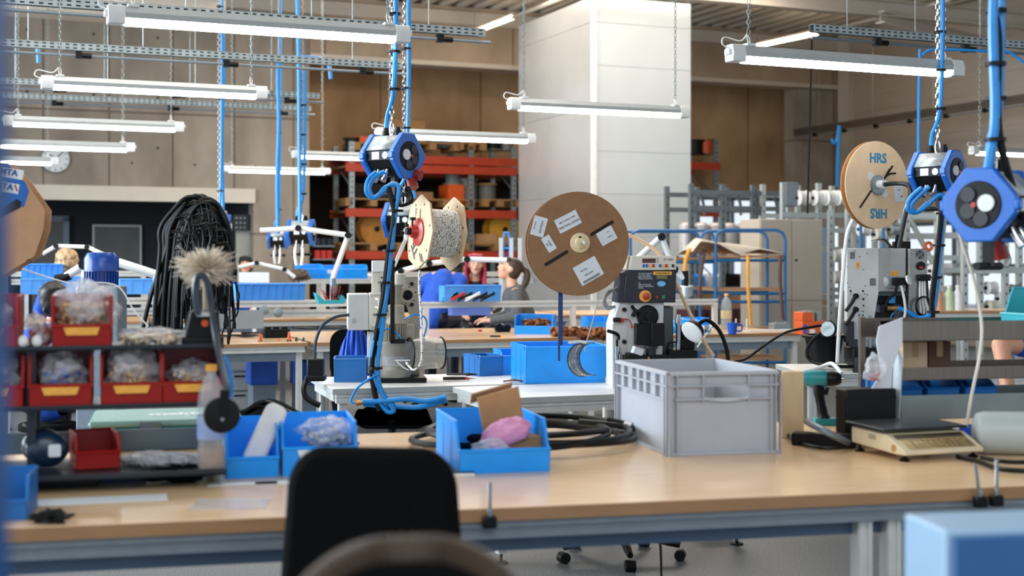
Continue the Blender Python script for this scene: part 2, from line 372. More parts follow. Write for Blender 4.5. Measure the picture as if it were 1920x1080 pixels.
# warm LED strips under the deck, running with the depth
def strip(label, a, b, c, z):
    A, B, C2 = [P(q[0], q[1], (z - EYE) * F / (HY - q[1])) for q in (a, b, c)]
    f = T('ceiling_strip_light', label, 'ceiling light', A, 0, 'warm strips under the roof deck')
    g = MB(); g.tube([(0, 0, 0), B - A], .035, 8, 1); g.build('lit_tube', m_warm, f)
    g = MB(); g.tube([B - A, C2 - A], .03, 6, 1); g.tube([Vector((0, 0, .05)), B - A + Vector((0, 0, .06))], .03, 6, 1); g.build('carrier_rail', m_wtrim, f)
    g = MB(); 
    for q in (Vector((0, 0, 0)), C2 - A): g.cyl(q + Vector((0, 0, .05)), q + Vector((0, 0, 5.9 - z)), .006, n=5)
    g.build('suspension_rod', m_galv, f)
strip('warm lit strip on a rail meeting the shaft top', (890, 60), (961, 33), (1090, -18), 5.35)
strip('warm lit strip on a rail rising over the beige reel', (1420, 86), (1533, 62), (1782, 0), 5.3)
# perforated cable trays with a conduit under each
def tray(label, r, l_px, z=3.2, th=23, mat=None, nclip=3, h=.06, par=None):
    B = P(r[0], r[1], (z - EYE) * F / (HY - r[1])); e = Vector((math.cos(R(th)), math.sin(R(th)), 0))
    t = (l_px - 960) / F; L = (B.x - t * B.y) / (e.x - t * e.y); o = B - e * L
    f = T('cable_tray', label, 'cable tray', o, th, 'perforated trays above the benches'); mat = mat or m_galv
    g = MB(); g.b2((0, -.03, -h / 2), (L, -.027, h / 2)); g.b2((0, -.03, h / 2 - .003), (L, .03, h / 2)); g.b2((0, .027, -h / 2), (L, .03, h / 2)); g.build('channel', mat, f)
    g = MB(); n = int(L / .06)
    for i in range(n):
        for zz in (-.014, .014): g.box((.03 + i * .06, -.0302, zz), (.03, .002, .01))
    g.build('perforation_pattern', m_black, f)
    g = MB(); g.tube([(0, .0, -h / 2 - .04), (L + .05, 0, -h / 2 - .04)], .012, 8, 1); g.build('conduit', m_alud, f)
    for i in range(nclip): g = MB(); x = L * (i + .7) / nclip; g.box((x, 0, -h / 2 - .035), (.05, .05, .06)); g.cyl((x + .02, 0, -h / 2 - .04), (x + .1, 0, -h / 2 - .04), .022, n=8); g.build('clamp', m_black, f)
    g = MB()
    for i in range(4): x = L * (i + .5) / 4; g.cyl((x, 0, h / 2), (x, 0, 5.86 - z), .0035, n=5)
    g.build('suspension_wire', m_galv, f)
    return f
tray('perforated tray ending under the warm strip beside the shaft', (908, 62), -40)
tray('long perforated tray ending above the hanging hub, second highest', (752, 124), -60)
tray('perforated tray running behind the second linear light', (598, 180), -60, z=3.25)
tray('lowest perforated tray with black clamps on its conduit', (583, 204), -60, z=3.3)
tray('perforated tray over the beige reel, crossing to the frame edge', (2010, 92), 1522, z=3.2)
tray('dark cable duct climbing the beige cladding on the side wall', (1950, 180), 1490, z=3.9, th=-67, mat=M('brown_duct', '5b5047', .6, .2, .1, 10), nclip=7, h=.13)
# ---------------- hanging power and air hubs ----------------
OCT = [(-.12, .026), (-.12, -.026), (-.046, -.116), (.046, -.116), (.12, -.026), (.12, .026), (.046, .116), (-.046, .116)]
m_smoke = M('smoked_grey_cover', 'a3a8a6', .3, .1, .2, 25)
def hub(label, px, py, D, rz, full=True, zc=3.2, end=1, drop=True, red=True):
    f = T('power_hub', label, 'power hub', P(px, py, D), rz, 'blue hubs hung above the benches')
    g = MB(); sc = lambda k, P_: [(y * k, z * k) for y, z in P_]
    g.prism(sc(.9, OCT), -.085, .085, 'x'); g.build('housing', m_black, f, bevel=.002)
    for s in (-1, 1):
        g = MB(); g.prism(sc(1.04, OCT), s * .085, s * .118, 'x'); 
        for y in (-1, 1): g.box((s * .1, y * .126, 0), (.036, .02, .036))
        e = g.build('end_flange', m_hub, f, bevel=.006)
        g = MB(); g.cyl((s * .112, 0, 0), (s * .122, 0, 0), .078, n=28); e2 = g.build('socket_panel', m_black, f, bevel=.002)
        g = MB(); g.cyl((s * .12, -.03, .005), (s * .13, -.03, .005), .028, n=18); g.build('gauge', m_paper, e2)
        for y, z in ((.032, .034), (.034, -.02), (-.012, -.045)): g = MB(); g.cyl((s * .12, y, z), (s * .128, y, z), .025, n=16); g.build('socket_cap', M('dark_socket', '23272c', .5, 0, .1, 20), e2)
        g = MB(); g.cyl((s * .12, .012, -.0), (s * .129, .012, -.0), .009, n=10); g.build('red_button', m_redd, e2)
    g = MB(); g.add([(-.084, -.1105, .029), (.084, -.1105, .029), (.084, -.046, .106), (-.084, -.046, .106)], [(0, 1, 2, 3)]); g.build('sloped_cover', m_smoke, f, solid=.006)
    g = MB(); g.box((-.02, -.1095, 0), (.05, .004, .04)); g.build('white_sticker', m_paper, f)
    g = MB(); g.cyl((.045, -.106, 0), (.045, -.1115, 0), .019, n=16); g.build('round_sticker', m_paper, f)
    for x in (-.04, .04): g = MB(); g.cyl((x, 0, .1), (x, 0, .14), .02, n=10); g.cyl((x, 0, .13), (x, 0, .155), .014, n=10); g.build('cable_gland', m_black, f)
    g = MB(); g.tube([(0, 0, .1), (-.014, 0, .14), (0, 0, .19), (.014, 0, .14)], .005, 6, 4, True); g.build('carabiner', m_chrome, f)
    z1 = zc - f.location.z
    if drop:
        g = MB(); chain(g, (0, 0, .19), (0, 0, z1), .04, .01, .0035); g.build('chain', m_chrome, f)
        g = MB(); g.tube([(-.04, 0, .14), (-.03, 0, .22), (.02, -.01, .35), (.035, -.01, z1 * .6), (.03, 0, z1)], .013, 8); g.build('supply_hose', m_hose, f)
        for i in range(4): g = MB(); z = .35 + i * (z1 - .4) / 4; g.cyl((.015, 0, z), (.015, 0, z + .012), .036, n=8); g.build('cable_tie', m_black, f)
    if full:
        for i, x in enumerate((-.03, .03)):
            g = MB(); g.cyl((x, -.07, -.075), (x, -.1, -.125), .013, n=10); g.cyl((x, -.1, -.122), (x, -.108, -.135), .016, n=10); g.build('hose_coupling', m_chrome, f)
        g = MB(); g.box((0, .02, -.15), (.03, .03, .1)); g.tube([(-.09, .02, -.2), (.09, .02, -.2)], .013, 8, 1); g.build('pull_handle', m_black, f)
        if red: g = MB(); g.cyl((.09, .04, -.1), (.12, .03, -.17), .026, .03, n=12); g.cyl((.1, .06, -.09), (.14, .07, -.1), .03, n=14); g.build('red_power_plug', M('dark_red_plug', '8c1f1c', .4, 0, .1, 14), f)
        else: g = MB(); [g.tube([(x, -.1, -.13), (x * 1.2, -.11, -.2), (x * .8, -.1, -.3)], .014, 8) for x in (-.03, .03)]; g.build('pale_hose', m_wplast, f)
    return f
def hose(name, label, cat, pts, r, mat, group=None, n=8, ties=()):
    o = Vector(pts[0]); g = MB(); g.tube([Vector(p) - o for p in pts], r, n); ob = g.build(name, mat); ob.location = o; tag(ob, label, cat, group); return ob
hub('blue octagonal power hub hung over the cable spool', 735, 294, 7.2, -35)
hub('blue octagonal power hub with red plug beside the beige reel', 1758, 324, 7.6, -46)
hub('biggest blue power hub with round dial, cut by the frame edge', 1864, 386, 4.5, 46)
hub('small blue hub with two pale hoses over the distant bench arm', 565, 436, 12.5, -4, red=False)
hub('tiny blue hub with grey cover hung beside the distant white arm', 521, 448, 16.5, 4, red=False, zc=5.85)
hub('grey covered hub half hidden behind the cable spool', 757, 413, 9.2, -14, full=False)
hub('small blue hub hidden behind the hanging black harness', 410, 425, 13.5, 6, full=False, zc=5.85)
def pp(seq, D): return [P(a[0], a[1], a[2] if len(a) > 2 else D) for a in seq]
def bundle(label, tubes, ties, D, name='hose_bundle', group=None):
    o = P(tubes[0][0][0][0], tubes[0][0][0][1], D); f = T(name, label, 'hose bundle', o, 0, group)
    for seq, r, mat, nm in tubes:
        g = MB(); g.tube([q - o for q in pp(seq, D)], r, 8); g.build(nm, mat, f)
    if ties:
        for a, b, r in ties:
            g = MB(); q = P(a, b, D) - o; g.cyl(q - Vector((0, 0, .006)), q + Vector((0, 0, .006)), r, n=10); g.build('cable_tie', m_black, f)
    return f
D = 6.88
bundle('looped blue and black hoses dropping from the hub past the motor to the white table', [
    ([(722, 322), (702, 332), (692, 352), (700, 370), (715, 362), (735, 345), (748, 352), (745, 380), (741, 400), (735, 460), (726, 540), (716, 620), (708, 690), (716, 735), (738, 760)], .0125, m_hose, 'blue_hose'),
    ([(706, 322), (690, 338), (688, 362), (704, 371), (722, 352), (740, 346)], .0115, m_hose, 'blue_hose'),
    ([(728, 350), (736, 380), (739, 410), (729, 470), (718, 560), (703, 640), (697, 690), (702, 735), (712, 770)], .014, m_rub, 'black_cable'),
    ([(764, 350), (772, 368), (768, 380), (750, 385), (742, 372)], .009, m_rub, 'black_cable'),
    ([(741, 400), (731, 480), (721, 570), (702, 640), (698, 700), (722, 745), (738, 768), (728, 772), (712, 756)], .013, m_hose, 'blue_hose')],
    [(742, 395, .04), (730, 470, .036), (722, 530, .036), (713, 590, .036), (704, 690, .036)], D)
D = 7.5
bundle('looped blue hoses dropping from the hub past the white crimping machine', [
    ([(1742, 350), (1725, 365), (1708, 385), (1716, 398), (1735, 388), (1757, 368), (1770, 372), (1767, 420), (1760, 500), (1752, 570), (1742, 592), (1725, 597)], .014, m_hose, 'blue_hose'),
    ([(1728, 352), (1706, 372), (1702, 392), (1718, 398), (1740, 380)], .013, m_hose, 'blue_hose'),
    ([(1766, 372), (1764, 420), (1755, 500), (1748, 560), (1748, 602)], .017, m_rub, 'black_cable'),
    ([(1772, 374), (1771, 420), (1764, 490), (1756, 560), (1750, 600)], .010, M('grey_cable', 'a9aaa8', .4, 0, .1, 20), 'grey_cable')],
    [(1767, 400, .034), (1761, 460, .034), (1755, 520, .034), (1750, 585, .034)], D)
bundle('thick blue hose and black cable feeding the biggest hub', [
    ([(1864, -20), (1862, 60), (1866, 200), (1862, 260), (1852, 318)], .017, m_hose, 'blue_hose'),
    ([(1858, -20), (1872, 70), (1870, 180), (1875, 260), (1895, 340), (1920, 410)], .013, m_rub, 'black_cable')], [(1866, 120, .035), (1866, 262, .035)], 4.42)
GH = 'blue air droppers'
hose('air_hose', 'thin blue dropper hose behind the black harness', 'hose', pp([(418, 58), (419, 150), (416, 260), (418, 395)], 14.2), .02, m_hose, GH)
hose('air_hose', 'blue hose bent over the tray and dropping to the tiny hub', 'hose', pp([(620, 148), (616, 122), (600, 110), (560, 108), (528, 112), (521, 140), (523, 230), (520, 330), (521, 438)], 14.4), .022, m_hose, GH)
hose('air_hose', 'blue dropper with chain above the small distant hub', 'hose', pp([(557, -10), (560, 120), (561, 260), (562, 418)], 12.45), .018, m_hose, GH)
hose('air_hose', 'short blue hose end drooping from the highest tray by the frame edge', 'hose', pp([(30, 78), (58, 80), (70, 92), (72, 118)], 12.2), .018, m_hose, GH)
hose('air_hose', 'blue dropper hose running beside the hanging hub over the cable spool', 'hose', pp([(766, -10), (767, 100), (766, 180), (764, 245), (770, 330), (778, 372)], 9.2), .014, m_hose, GH)
hose('air_hose', 'blue dropper hose hung beside the beige reel and its lamp', 'hose', pp([(1725, 92), (1723, 180), (1722, 300)], 10.6), .012, m_hose, GH)
hose('air_hose', 'blue hose running along the tray above the beige reel', 'hose', pp([(1730, 103), (1745, 94), (1780, 93), (1850, 96), (1890, 97), (1925, 122)], 10.4), .010, m_hose, GH)
hose('air_hose', 'thin blue hose hooked on the duct of the side wall', 'hose', pp([(1560, 260), (1563, 268), (1570, 262), (1574, 236), (1571, 300), (1570, 350)], 22), .03, m_hose, GH)
hose('power_cable', 'black cord dropping in front of the brown wall beside the beige reel', 'cord', pp([(1522, 70), (1520, 160), (1517, 290), (1514, 400)], 10.8), .008, m_rub)
# ---------------- benches ----------------
def prof_x(g, x0, x1, y, z, w=.04, h=.04):    # slotted aluminium extrusion along x
    a, b = w / 2, h / 2; s = h * .13; d = w * .25
    g.prism([(y - a, z - b), (y + a, z - b), (y + a, z - s), (y + a - d, z - s), (y + a - d, z + s), (y + a, z + s), (y + a, z + b), (y - a, z + b), (y - a, z + s), (y - a + d, z + s), (y - a + d, z - s), (y - a, z - s)], x0, x1, 'x')
def bench(label, o, rz, w, d, h=.80, top=None, edge=None, th=.03, legs=None, skip=(), rmat=None, amat=None, apron=.08, group=None, cat='workbench', name='workbench', foot=True, dbl=False):
    f = T(name, label, cat, (o[0], o[1], 0), rz, group)
    g = MB(); g.b2((0, 0, h - th), (w, d, h)); g.m = 1
    for a, b in (((-.002, -.002, h - th), (w + .002, .001, h - .001)), ((-.002, 0, h - th), (.001, d, h - .001)), ((w - .001, 0, h - th), (w + .002, d, h - .001))): g.b2(a, b)
    g.build('worktop', [top or m_wood, edge or m_edge], f, bevel=.0015)
    z = h - th - .02
    for y in (.03, d - .03): g = MB(); prof_x(g, .02, w - .02, y, z - .004, .04, .048); g.build('frame_rail', rmat or m_alu, f)
    for x in (.03, w - .03): g = MB(); g.box((x, d / 2, z), (.04, d - .1, .04)); g.build('cross_rail', m_alu, f)
    if apron: g = MB(); g.box((w / 2, .09, z - .02 - apron / 2), (w - .1, .03, apron)); g.build('apron_panel', amat or m_alud, f)
    for x in legs or (.06, w - .06):
        for y in (.06, d - .06):
            if y > .1 and x in skip: continue
            g = MB(); g.box((x, y, (z - .02 + .05) / 2), (.045, .045, z - .07))
            for s in (-1, 1): g.box((x + s * .0135, y - .024, (z - .02 + .05) / 2), (.012, .006, z - .07)); g.box((x + s * .0135, y + .024, (z - .02 + .05) / 2), (.012, .006, z - .07))
            l = g.build('leg', m_alu, f)
            g = MB(); g.cyl((x, y, .012), (x, y, .06), .008, n=8); g.lathe([(.034, 0), (.034, .008), (.012, .016)], 14, (x, y, 0)); g.build('levelling_foot', m_black, l)
    return f
def e2(o, rz, s, t=0): c, n = math.cos(R(rz)), math.sin(R(rz)); return Vector((o[0] + c * s - n * t, o[1] + n * s + c * t, o[2] if len(o) > 2 else 0))
FR = 13.0; fo = S(862, 955, .8)
front = bench('big beech-topped packing bench in front, with the grey crate on it', e2(fo, FR, -1.75), FR, 4.3, 1.62, legs=(.06, 2.93, 3.02, 4.24), skip=(2.93, 3.02), apron=.055, rmat=M('dull_aluminium', '80878d', .45, .4, .06, 20), amat=M('slate_blue_panel', '4a6078', .5, .1, .06, 10), th=.036)
def fb(s, t, z=.8): return e2((fo.x, fo.y, z), FR, s, t)     # a point on the front bench: s along its edge, t in from the edge
RO = (-.575, 11.28); BR = 20
GB = 'beech-topped assembly benches'
ba = bench('beech assembly bench under the black harness and orange pliers', e2(RO, BR, -3.45), BR, 2.32, 1.75, group=GB)
bb = bench('beech assembly bench carrying the blue bin of copper leads', e2(RO, BR, -1.08), BR, 2.32, 1.75, group=GB)
bcn = bench('beech assembly bench with the water bottle and blue cup', e2(RO, BR, 1.3), BR, 2.15, 1.75, group=GB)
RO3 = (S(900, 593, .8).x, S(900, 593, .8).y)
for i, (s, l) in enumerate(((-6.2, 'beech bench farther back, behind the curly-haired worker'), (-3.7, 'beech bench farther back, below the light blue divided bin'), (-1.2, 'beech bench farther back, between the three women'), (1.3, 'beech bench farther back, behind the press control box'))):
    bench(l, e2(RO3, BR, s), BR, 2.4 if s < 1 else 1.1, 1.4, group=GB)
wl = bench('white machine table carrying the motor-driven cable feeder', S(624, 729, .8), 17, 1.6, .72, top=m_white, edge=M('grey_edge_band', 'a9aba8', .45, 0, .04, 20), apron=0, group='white machine tables', name='machine_table', cat='table')
wr = bench('white machine table under the black and white press', S(925, 747, .8), 20, 1.4, .635, top=m_white, edge=MATS['grey_edge_band'], apron=.0, group='white machine tables', name='machine_table', cat='table')
wk = bench('white machine table under the tall pale crimping machine', S(1508, 700, .8), 2, 1.5, .72, top=m_white, edge=MATS['grey_edge_band'], apron=.0, group='white machine tables', name='machine_table', cat='table')
# superstructure rails on the benches
def rail(label, a, b, D, z, posts, base=.8, rz=20, h=.055, plate=None, double=False):
    A = P(a, 490, D); A.z = z; t = (b - 960) / F; e = Vector((math.cos(R(rz)), math.sin(R(rz)), 0)); L = (t * A.y - A.x) / (e.x - t * e.y)
    f = T('bench_rail', label, 'profile rail', (A.x, A.y, base), rz, 'profile rails above the benches')
    g = MB(); prof_x(g, 0, L, 0, z - base, .05, h); g.build('crossbar', m_alu, f)
    if double: g = MB(); prof_x(g, 0, L, .25, z - base + .075, .05, h); g.build('crossbar', m_alu, f)
    for x in posts:
        g = MB(); g.box((L * x, .0, (z - base - h / 2) / 2), (.045, .045, z - base - h / 2)); 
        g.build('post', m_alu, f)
        if double: g = MB(); g.box((L * x, .25, (z - base + .05) / 2), (.045, .045, z - base + .05)); g.build('post', m_alu, f)
    for x in (0, L): g = MB(); g.box((x, 0, z - base), (.006, .05, h)); g.build('end_cap', m_black, f)
    return f
rail('long rail carrying the open tool bin, ending by the press', 780, 1345, 11.95, 1.065, (.03, .5, .99))
rail('rail with two round dials over the grey plate', 395, 700, 11.0, 1.02, (.02, .98), h=.06, double=True)
rail('rail behind the orange pliers, level with the round dials', 120, 390, 10.4, 1.06, (.1, .9), double=True)
rail('pale double rail behind the cup of red pens', 560, 1000, 15.6, 1.22, (.1, .9), double=True)
rail('pale double rail behind the curly-haired worker', 20, 300, 13.2, 1.25, (.1, .9), double=True)
# ---------------- reels ----------------
def slotbox(g, cx, cz, L, w, ang, y):   # dark rounded slot lying on a flange face
    c, s = math.cos(R(ang)), math.sin(R(ang)); pts = rr(L, w, w * .49, 5)
    g.prism([(cx + x * c - z * s, cz + x * s + z * c) for x, z in pts], y, y - .0015, 'y')
def disc(g, r, y0, y1, n=64, inner=0): g.cyl((0, y0, 0), (0, y1, 0), r, n=n)
def label_plate(f, cx, cz, w, h, ang, y, lines, nm='paper_label', size=.02, flip=0, mat=None):
    c, s = math.cos(R(ang)), math.sin(R(ang)); g = MB()
    g.prism([(cx + x * c - z * s, cz + x * s + z * c) for x, z in rr(w, h, .003, 2)], y, y - .0012, 'y'); o = g.build(nm, mat or m_paper, f)
    for t, dx, dz, sz in lines:
        a = R(ang); px, pz = cx + dx * math.cos(a) - dz * math.sin(a), cz + dx * math.sin(a) + dz * math.cos(a)
        txt(t, sz, m_ink, o, face(px, y - .002, pz, ang + flip))
    return o
k7 = 7.0 / F
f = T('cable_reel', 'big brown cardboard reel with five paper labels and two slots', 'reel', P(1083, 457, 6.95), 0, 'cardboard terminal reels', rot=(0, R(0), R(9)))
r = 97.5 * 6.95 / F
g = MB(); disc(g, r, -.02, -.014); fl = g.build('front_flange', m_card, f, bevel=.001)
g = MB(); disc(g, r, .036, .042); g.build('rear_flange', m_card, f, bevel=.001)
g = MB(); disc(g, r * .55, -.014, .036); g.build('core', M('wound_terminal_strip', '6e4a30', .5, .4, .3, 80), f)
g = MB(); u = lambda px: (px - 1083) * 6.95 / F; vz = lambda py: (457 - py) * 6.95 / F
for cx, cy, L in ((1128, 428, 52), (1041, 484, 52)): slotbox(g, u(cx), vz(cy), L * .00273, .017, 31, -.0202)
g.build('slot', M('slot_shadow', '241a14', .9, 0, .2, 20), fl)
label_plate(f, u(1063), vz(416), .125, .075, 27, -.0202, [('MOLEX TOOL ENG', 0, -.013, .0135), ('REEL 1779 24 X 1.000', 0, .012, .0098)], flip=180)
label_plate(f, u(1008), vz(425), .07, .1, -15, -.0202, [('ELECTROM', .012, 0, .013), ('9706 17 00 3001', -.022, 0, .006)], flip=90)
label_plate(f, u(1027), vz(457), .047, .082, -59 + 90, -.0205, [('0008722', .005, 0, .009), ('REEL', -.01, 0, .007)], flip=90)
label_plate(f, u(1137), vz(442), .09, .075, 29, -.0202, [('1 EA', .018, .015, .007), ('24 AWG', .014, -.01, .007)], flip=180)
lb = label_plate(f, u(1102), vz(508), .13, .105, 29, -.0202, [('34-17-2', -.02, .016, .012), ('1024 6210', -.005, -.012, .012)], flip=0)
g = MB()
for i in range(26):
    a = R(29); dx, dz = -.052 + i * .0038, -.04; g.box((u(1102) + dx * math.cos(a) - dz * math.sin(a), -.0222, vz(508) + dx * math.sin(a) + dz * math.cos(a)), (.002 if i % 3 else .001, .001, .012), (0, -29, 0))
g.build('bar_pattern', m_ink, lb)
g = MB(); g.lathe([(.05, 0), (.052, .006), (.048, .014), (.03, .018), (.026, .03), (.014, .032)], 32, (.008, -.02, .004), (0, -1, 0)); hb = g.build('hub_disc', M('cream_hub', 'dcc49a', .45, 0, .05, 14), f)
g = MB(); g.cyl((.012, -.04, .004), (.012, -.085, .004), .009, n=12); g.cyl((.012, -.085, .004), (.012, -.1, .004), .006, n=10); g.build('axle_pin', m_chrome, hb)
g = MB(); g.cyl((.004, -.035, .03), (.004, -.05, .03), .008, n=8); g.build('grub_screw', m_black, hb)
g = MB(); g.cyl((.008, .022, .004), (.008, .07, .004), .02, n=12); g.b2((-.093, .03, -.52), (-.071, .045, .0)); g.b2((-.093, .03, -.02), (.02, .045, .02)); g.b2((-.094, .028, -.5), (-.086, .047, -.6)); g.build('mounting_arm', M('navy_steel', '223a6b', .4, .3, .1, 14), f)
# pale round reel with blue letters
f = T('cable_reel', 'round pale reel with blue letters on a black crank arm', 'reel', P(1641, 347, 8.0), 0, None, rot=(0, 0, R(31)))
r = 82 * 8.0 / F
g = MB(); disc(g, r, -.016, -.011); fl = g.build('front_flange', m_cardl, f, bevel=.001)
g = MB(); disc(g, r, .018, .023); g.build('rear_flange', M('tan_cardboard', 'b78a5c', .7, 0, .06, 20), f, bevel=.001)
g = MB(); disc(g, r * .6, -.011, .018); g.build('core', m_kraft, f)
txt('HRS', .078, m_inkb, fl, face(.006, -.0165, .155), bold=.0028)
txt('HRS', .078, m_inkb, fl, face(.012, -.0165, -.165, 180), bold=.0028)
g = MB(); slotbox(g, .085, .07, .13, .013, 48, -.0162); slotbox(g, -.095, -.085, .14, .013, 48, -.0162); g.build('slot', MATS['slot_shadow'], fl)
g = MB(); g.cyl((-.055, -.0162, .05), (-.055, -.0172, .05), .024, n=20); g.build('hole', m_white, fl); g = MB(); g.cyl((.065, -.0162, -.05), (.065, -.0172, -.05), .024, n=20); g.build('hole', m_white, fl)
g = MB(); g.lathe([(.058, 0), (.058, .01), (.05, .012)], 32, (.0, -.017, 0), (0, -1, 0)); hb = g.build('hub_disc', m_galv, f)
g = MB(); g.cyl((.0, -.028, 0), (.0, -.075, 0), .026, n=18); g.build('hub_collar', m_wplast, hb)
g = MB(); g.tube([(.0, -.07, 0), (.0, -.2, 0), (.012, -.25, -.02), (.014, -.262, -.07), (-.01, -.25, -.16), (-.05, -.23, -.37)], .013, 10, 6); g.build('crank_arm', M('dark_steel_rod', '26292b', .35, .5, .1, 20), f)
g = MB(); g.tube([(.05, -.03, .05), (.075, -.04, .065), (.12, -.045, .07)], .006, 6, 3); g.tube([(.05, -.035, .05), (.08, -.04, .095)], .007, 6, 1); g.build('wing_screw', m_black, hb)
label_plate(f, .175, -.035, .075, .12, 8, -.0165, [('SERIES', 0, .045, .009), ('DF 24-S', .005, .01, .008), ('5000', .02, -.03, .009)])
# wooden octagon spool of twisted cable
f = T('cable_spool', 'octagonal plywood spool wound with grey twisted cable', 'spool', P(818, 437, 7.3), 0, None, rot=(0, R(3), R(26)))
oc = [(0, .2), (.075, .175), (.16, .095), (.19, 0), (.165, -.095), (.09, -.18), (0, -.2), (-.09, -.175), (-.165, -.095), (-.19, 0), (-.16, .095), (-.08, .175)]
oc = [(.0, .2), (.135, .145), (.19, .0), (.135, -.145), (.0, -.2), (-.135, -.145), (-.19, 0), (-.135, .145)]
m_ply = M('pale_plywood', 'cbb08d', .6, 0, .10, 8, (1, 6, 1))
for x, nm in ((-.095, 'flange'), (.095, 'flange')):
    g = MB(); g.prism(oc, x - .006, x + .006, 'x'); o = g.build(nm, m_ply, f, bevel=.002)
    g = MB()
    for y, z in ((.06, .145), (.15, .03), (.12, -.1), (-.12, -.1), (-.06, .145), (-.15, .03)): g.cyl((x - .0065, y, z), (x + .0065, y, z), .007, n=10)
    g.build('bolt_pattern', m_black, o)
    if x < 0:
        g = MB(); g.box((x - .0065, -.01, .085), (.001, .009, .075)); g.build('slot', MATS['slot_shadow'], o)
        Mx = Matrix.Translation((x - .0075, .045, -.09)) @ Matrix.Rotation(R(-90), 4, 'Z') @ Matrix.Rotation(R(90), 4, 'X') @ Matrix.Rotation(R(128), 4, 'Z')
        txt('TE', .085, M('grey_print', '4a4642', .7, 0, .1, 30), o, Mx, bold=.002)
        g = MB()
        for i in range(3): g.box((x - .0065, -.035 - i * .017, -.135 - i * .003), (.001, .008, .055), (-35, 0, 0))
        g.build('stripe_pattern', MATS['grey_print'], o)
        txt('TYCO', .022, MATS['grey_print'], o, Matrix.Translation((x - .007, .05, .1)) @ Matrix.Rotation(R(-90), 4, 'Z') @ Matrix.Rotation(R(90), 4, 'X') @ Matrix.Rotation(R(90), 4, 'Z'))
m_twist = M('twisted_cable', 'a19f9b', .5, .1, .15, 1); 
def twist():
    m = MATS['twisted_cable']; nt = m.node_tree; n = nt.nodes; L = nt.links; b = n['Principled BSDF']
    tc = n.new('ShaderNodeTexCoord'); wv = n.new('ShaderNodeTexNoise'); wv.inputs['Scale'].default_value = 170; wv.inputs['Detail'].default_value = 1
    rp = n.new('ShaderNodeValToRGB'); rp.color_ramp.elements[0].position = .40; rp.color_ramp.elements[1].position = .47; rp.color_ramp.elements[0].color = (*lin('3a3733'), 1); rp.color_ramp.elements[1].color = (*lin('ece8e0'), 1)
    L.new(tc.outputs['Object'], wv.inputs[0]); L.new(wv.outputs['Fac'], rp.inputs[0]); L.new(rp.outputs[0], b.inputs['Base Color'])
twist()
g = MB(); pr = []
for i in range(15):
    x = -.089 + i * .0127; pr += [(.118, x - .0055), (.126, x - .003), (.1285, x), (.126, x + .003), (.118, x + .0055)]
g.lathe(pr, 40, ax=(1, 0, 0)); g.build('cable_winding', m_twist, f)
g = MB(); g.lathe([(.075, 0), (.075, .008), (.04, .018), (.03, .05), (.0, .05)], 28, (-.101, 0, 0), (-1, 0, 0)); hb = g.build('red_hub', m_redd, f)
g = MB(); g.cyl((-.15, 0, 0), (-.175, 0, 0), .02, n=14); g.cyl((-.14, 0, .02), (-.14, 0, .07), .006, n=8); g.cyl((-.14, 0, .06), (-.14, .0, .075), .018, n=8); g.build('clamp_screw', m_black, hb)
hose('cable_end', 'grey twisted cable hanging from the plywood spool to the drum', 'cable', [P(787, 507, 7.12), P(786, 540, 7.12), P(790, 600, 7.1), P(791, 650, 7.05), P(789, 680, 7.0), P(775, 694, 7.0), P(762, 680, 7.05)], .006, m_twist)
# ---------------- cable feeder machine on the white table ----------------
class Loc:                       # local frame of a machine: x/z from where its outline shows at distance D
    def __init__(s, px, py, D): s.px, s.py, s.k = px, py, D / F
    def x(s, p): return (p - s.px) * s.k
    def z(s, p): return (s.py - p) * s.k
    def box(s, g, x0, y0, x1, y1, d0, d1): g.b2((s.x(x0), d0, s.z(y1)), (s.x(x1), d1, s.z(y0)))
D = 7.38; l = Loc(742, 714, D); X, Z = l.x, l.z
f = T('cable_feeder', 'beige motor-driven cable feeder with clear drum and grey control cabinet', 'machine', P(742, 714, D) - Vector((0, 0, 0)), 8)
f.location.z = .8
def prt(nm, mat, fn, par=f, **k): g = MB(); fn(g); return g.build(nm, mat, par, **k)
prt('base_plate', m_black, lambda g: l.box(g, 697, 705, 797, 714, -.12, .2), bevel=.004)
def fn(g):
    g.prism([(X(755), Z(705)), (X(788), Z(705)), (X(788), Z(518)), (X(757), Z(518)), (X(757), Z(560)), (X(771), Z(595)), (X(755), Z(620))], .05, .075, 'y')
    l.box(g, 712, 640, 721, 705, -.06, .06)
prt('side_plate', m_beige, fn, bevel=.004)
prt('drum_bell', M('cast_grey', '8e897e', .45, .2, .1, 16), lambda g: g.lathe([(.078, Z(665)), (.092, Z(650)), (.1, Z(641)), (.1, Z(638))], 32, (X(740), -.03, 0)))
prt('drum_foot', MATS['cast_grey'], lambda g: g.lathe([(.085, Z(705)), (.09, Z(690)), (.075, Z(684))], 32, (X(740), -.03, 0)))
prt('acrylic_cylinder', m_acry, lambda g: g.lathe([(.078, Z(684)), (.078, Z(665))], 28, (X(740), -.03, 0), cap=False), label='clear plastic cylinder')
def fn(g):
    g.cyl((X(740), -.03, Z(638)), (X(740), -.03, Z(606)), .055, n=28)
    for i in range(26): a = 2 * math.pi * i / 26; g.box((X(740) + .06 * math.cos(a), -.03 + .06 * math.sin(a), (Z(638) + Z(607)) / 2), (.016, .004, Z(607) - Z(638)), (0, 0, math.degrees(a)))
prt('finned_motor', m_beige, fn)
prt('gear_housing', m_beige, lambda g: (g.lathe([(.062, Z(606)), (.062, Z(598)), (.045, Z(590)), (.045, Z(572)), (.036, Z(570))], 28, (X(742), -.03, 0)), l.box(g, 748, 607, 776, 632, -.06, .03)), bevel=.002)
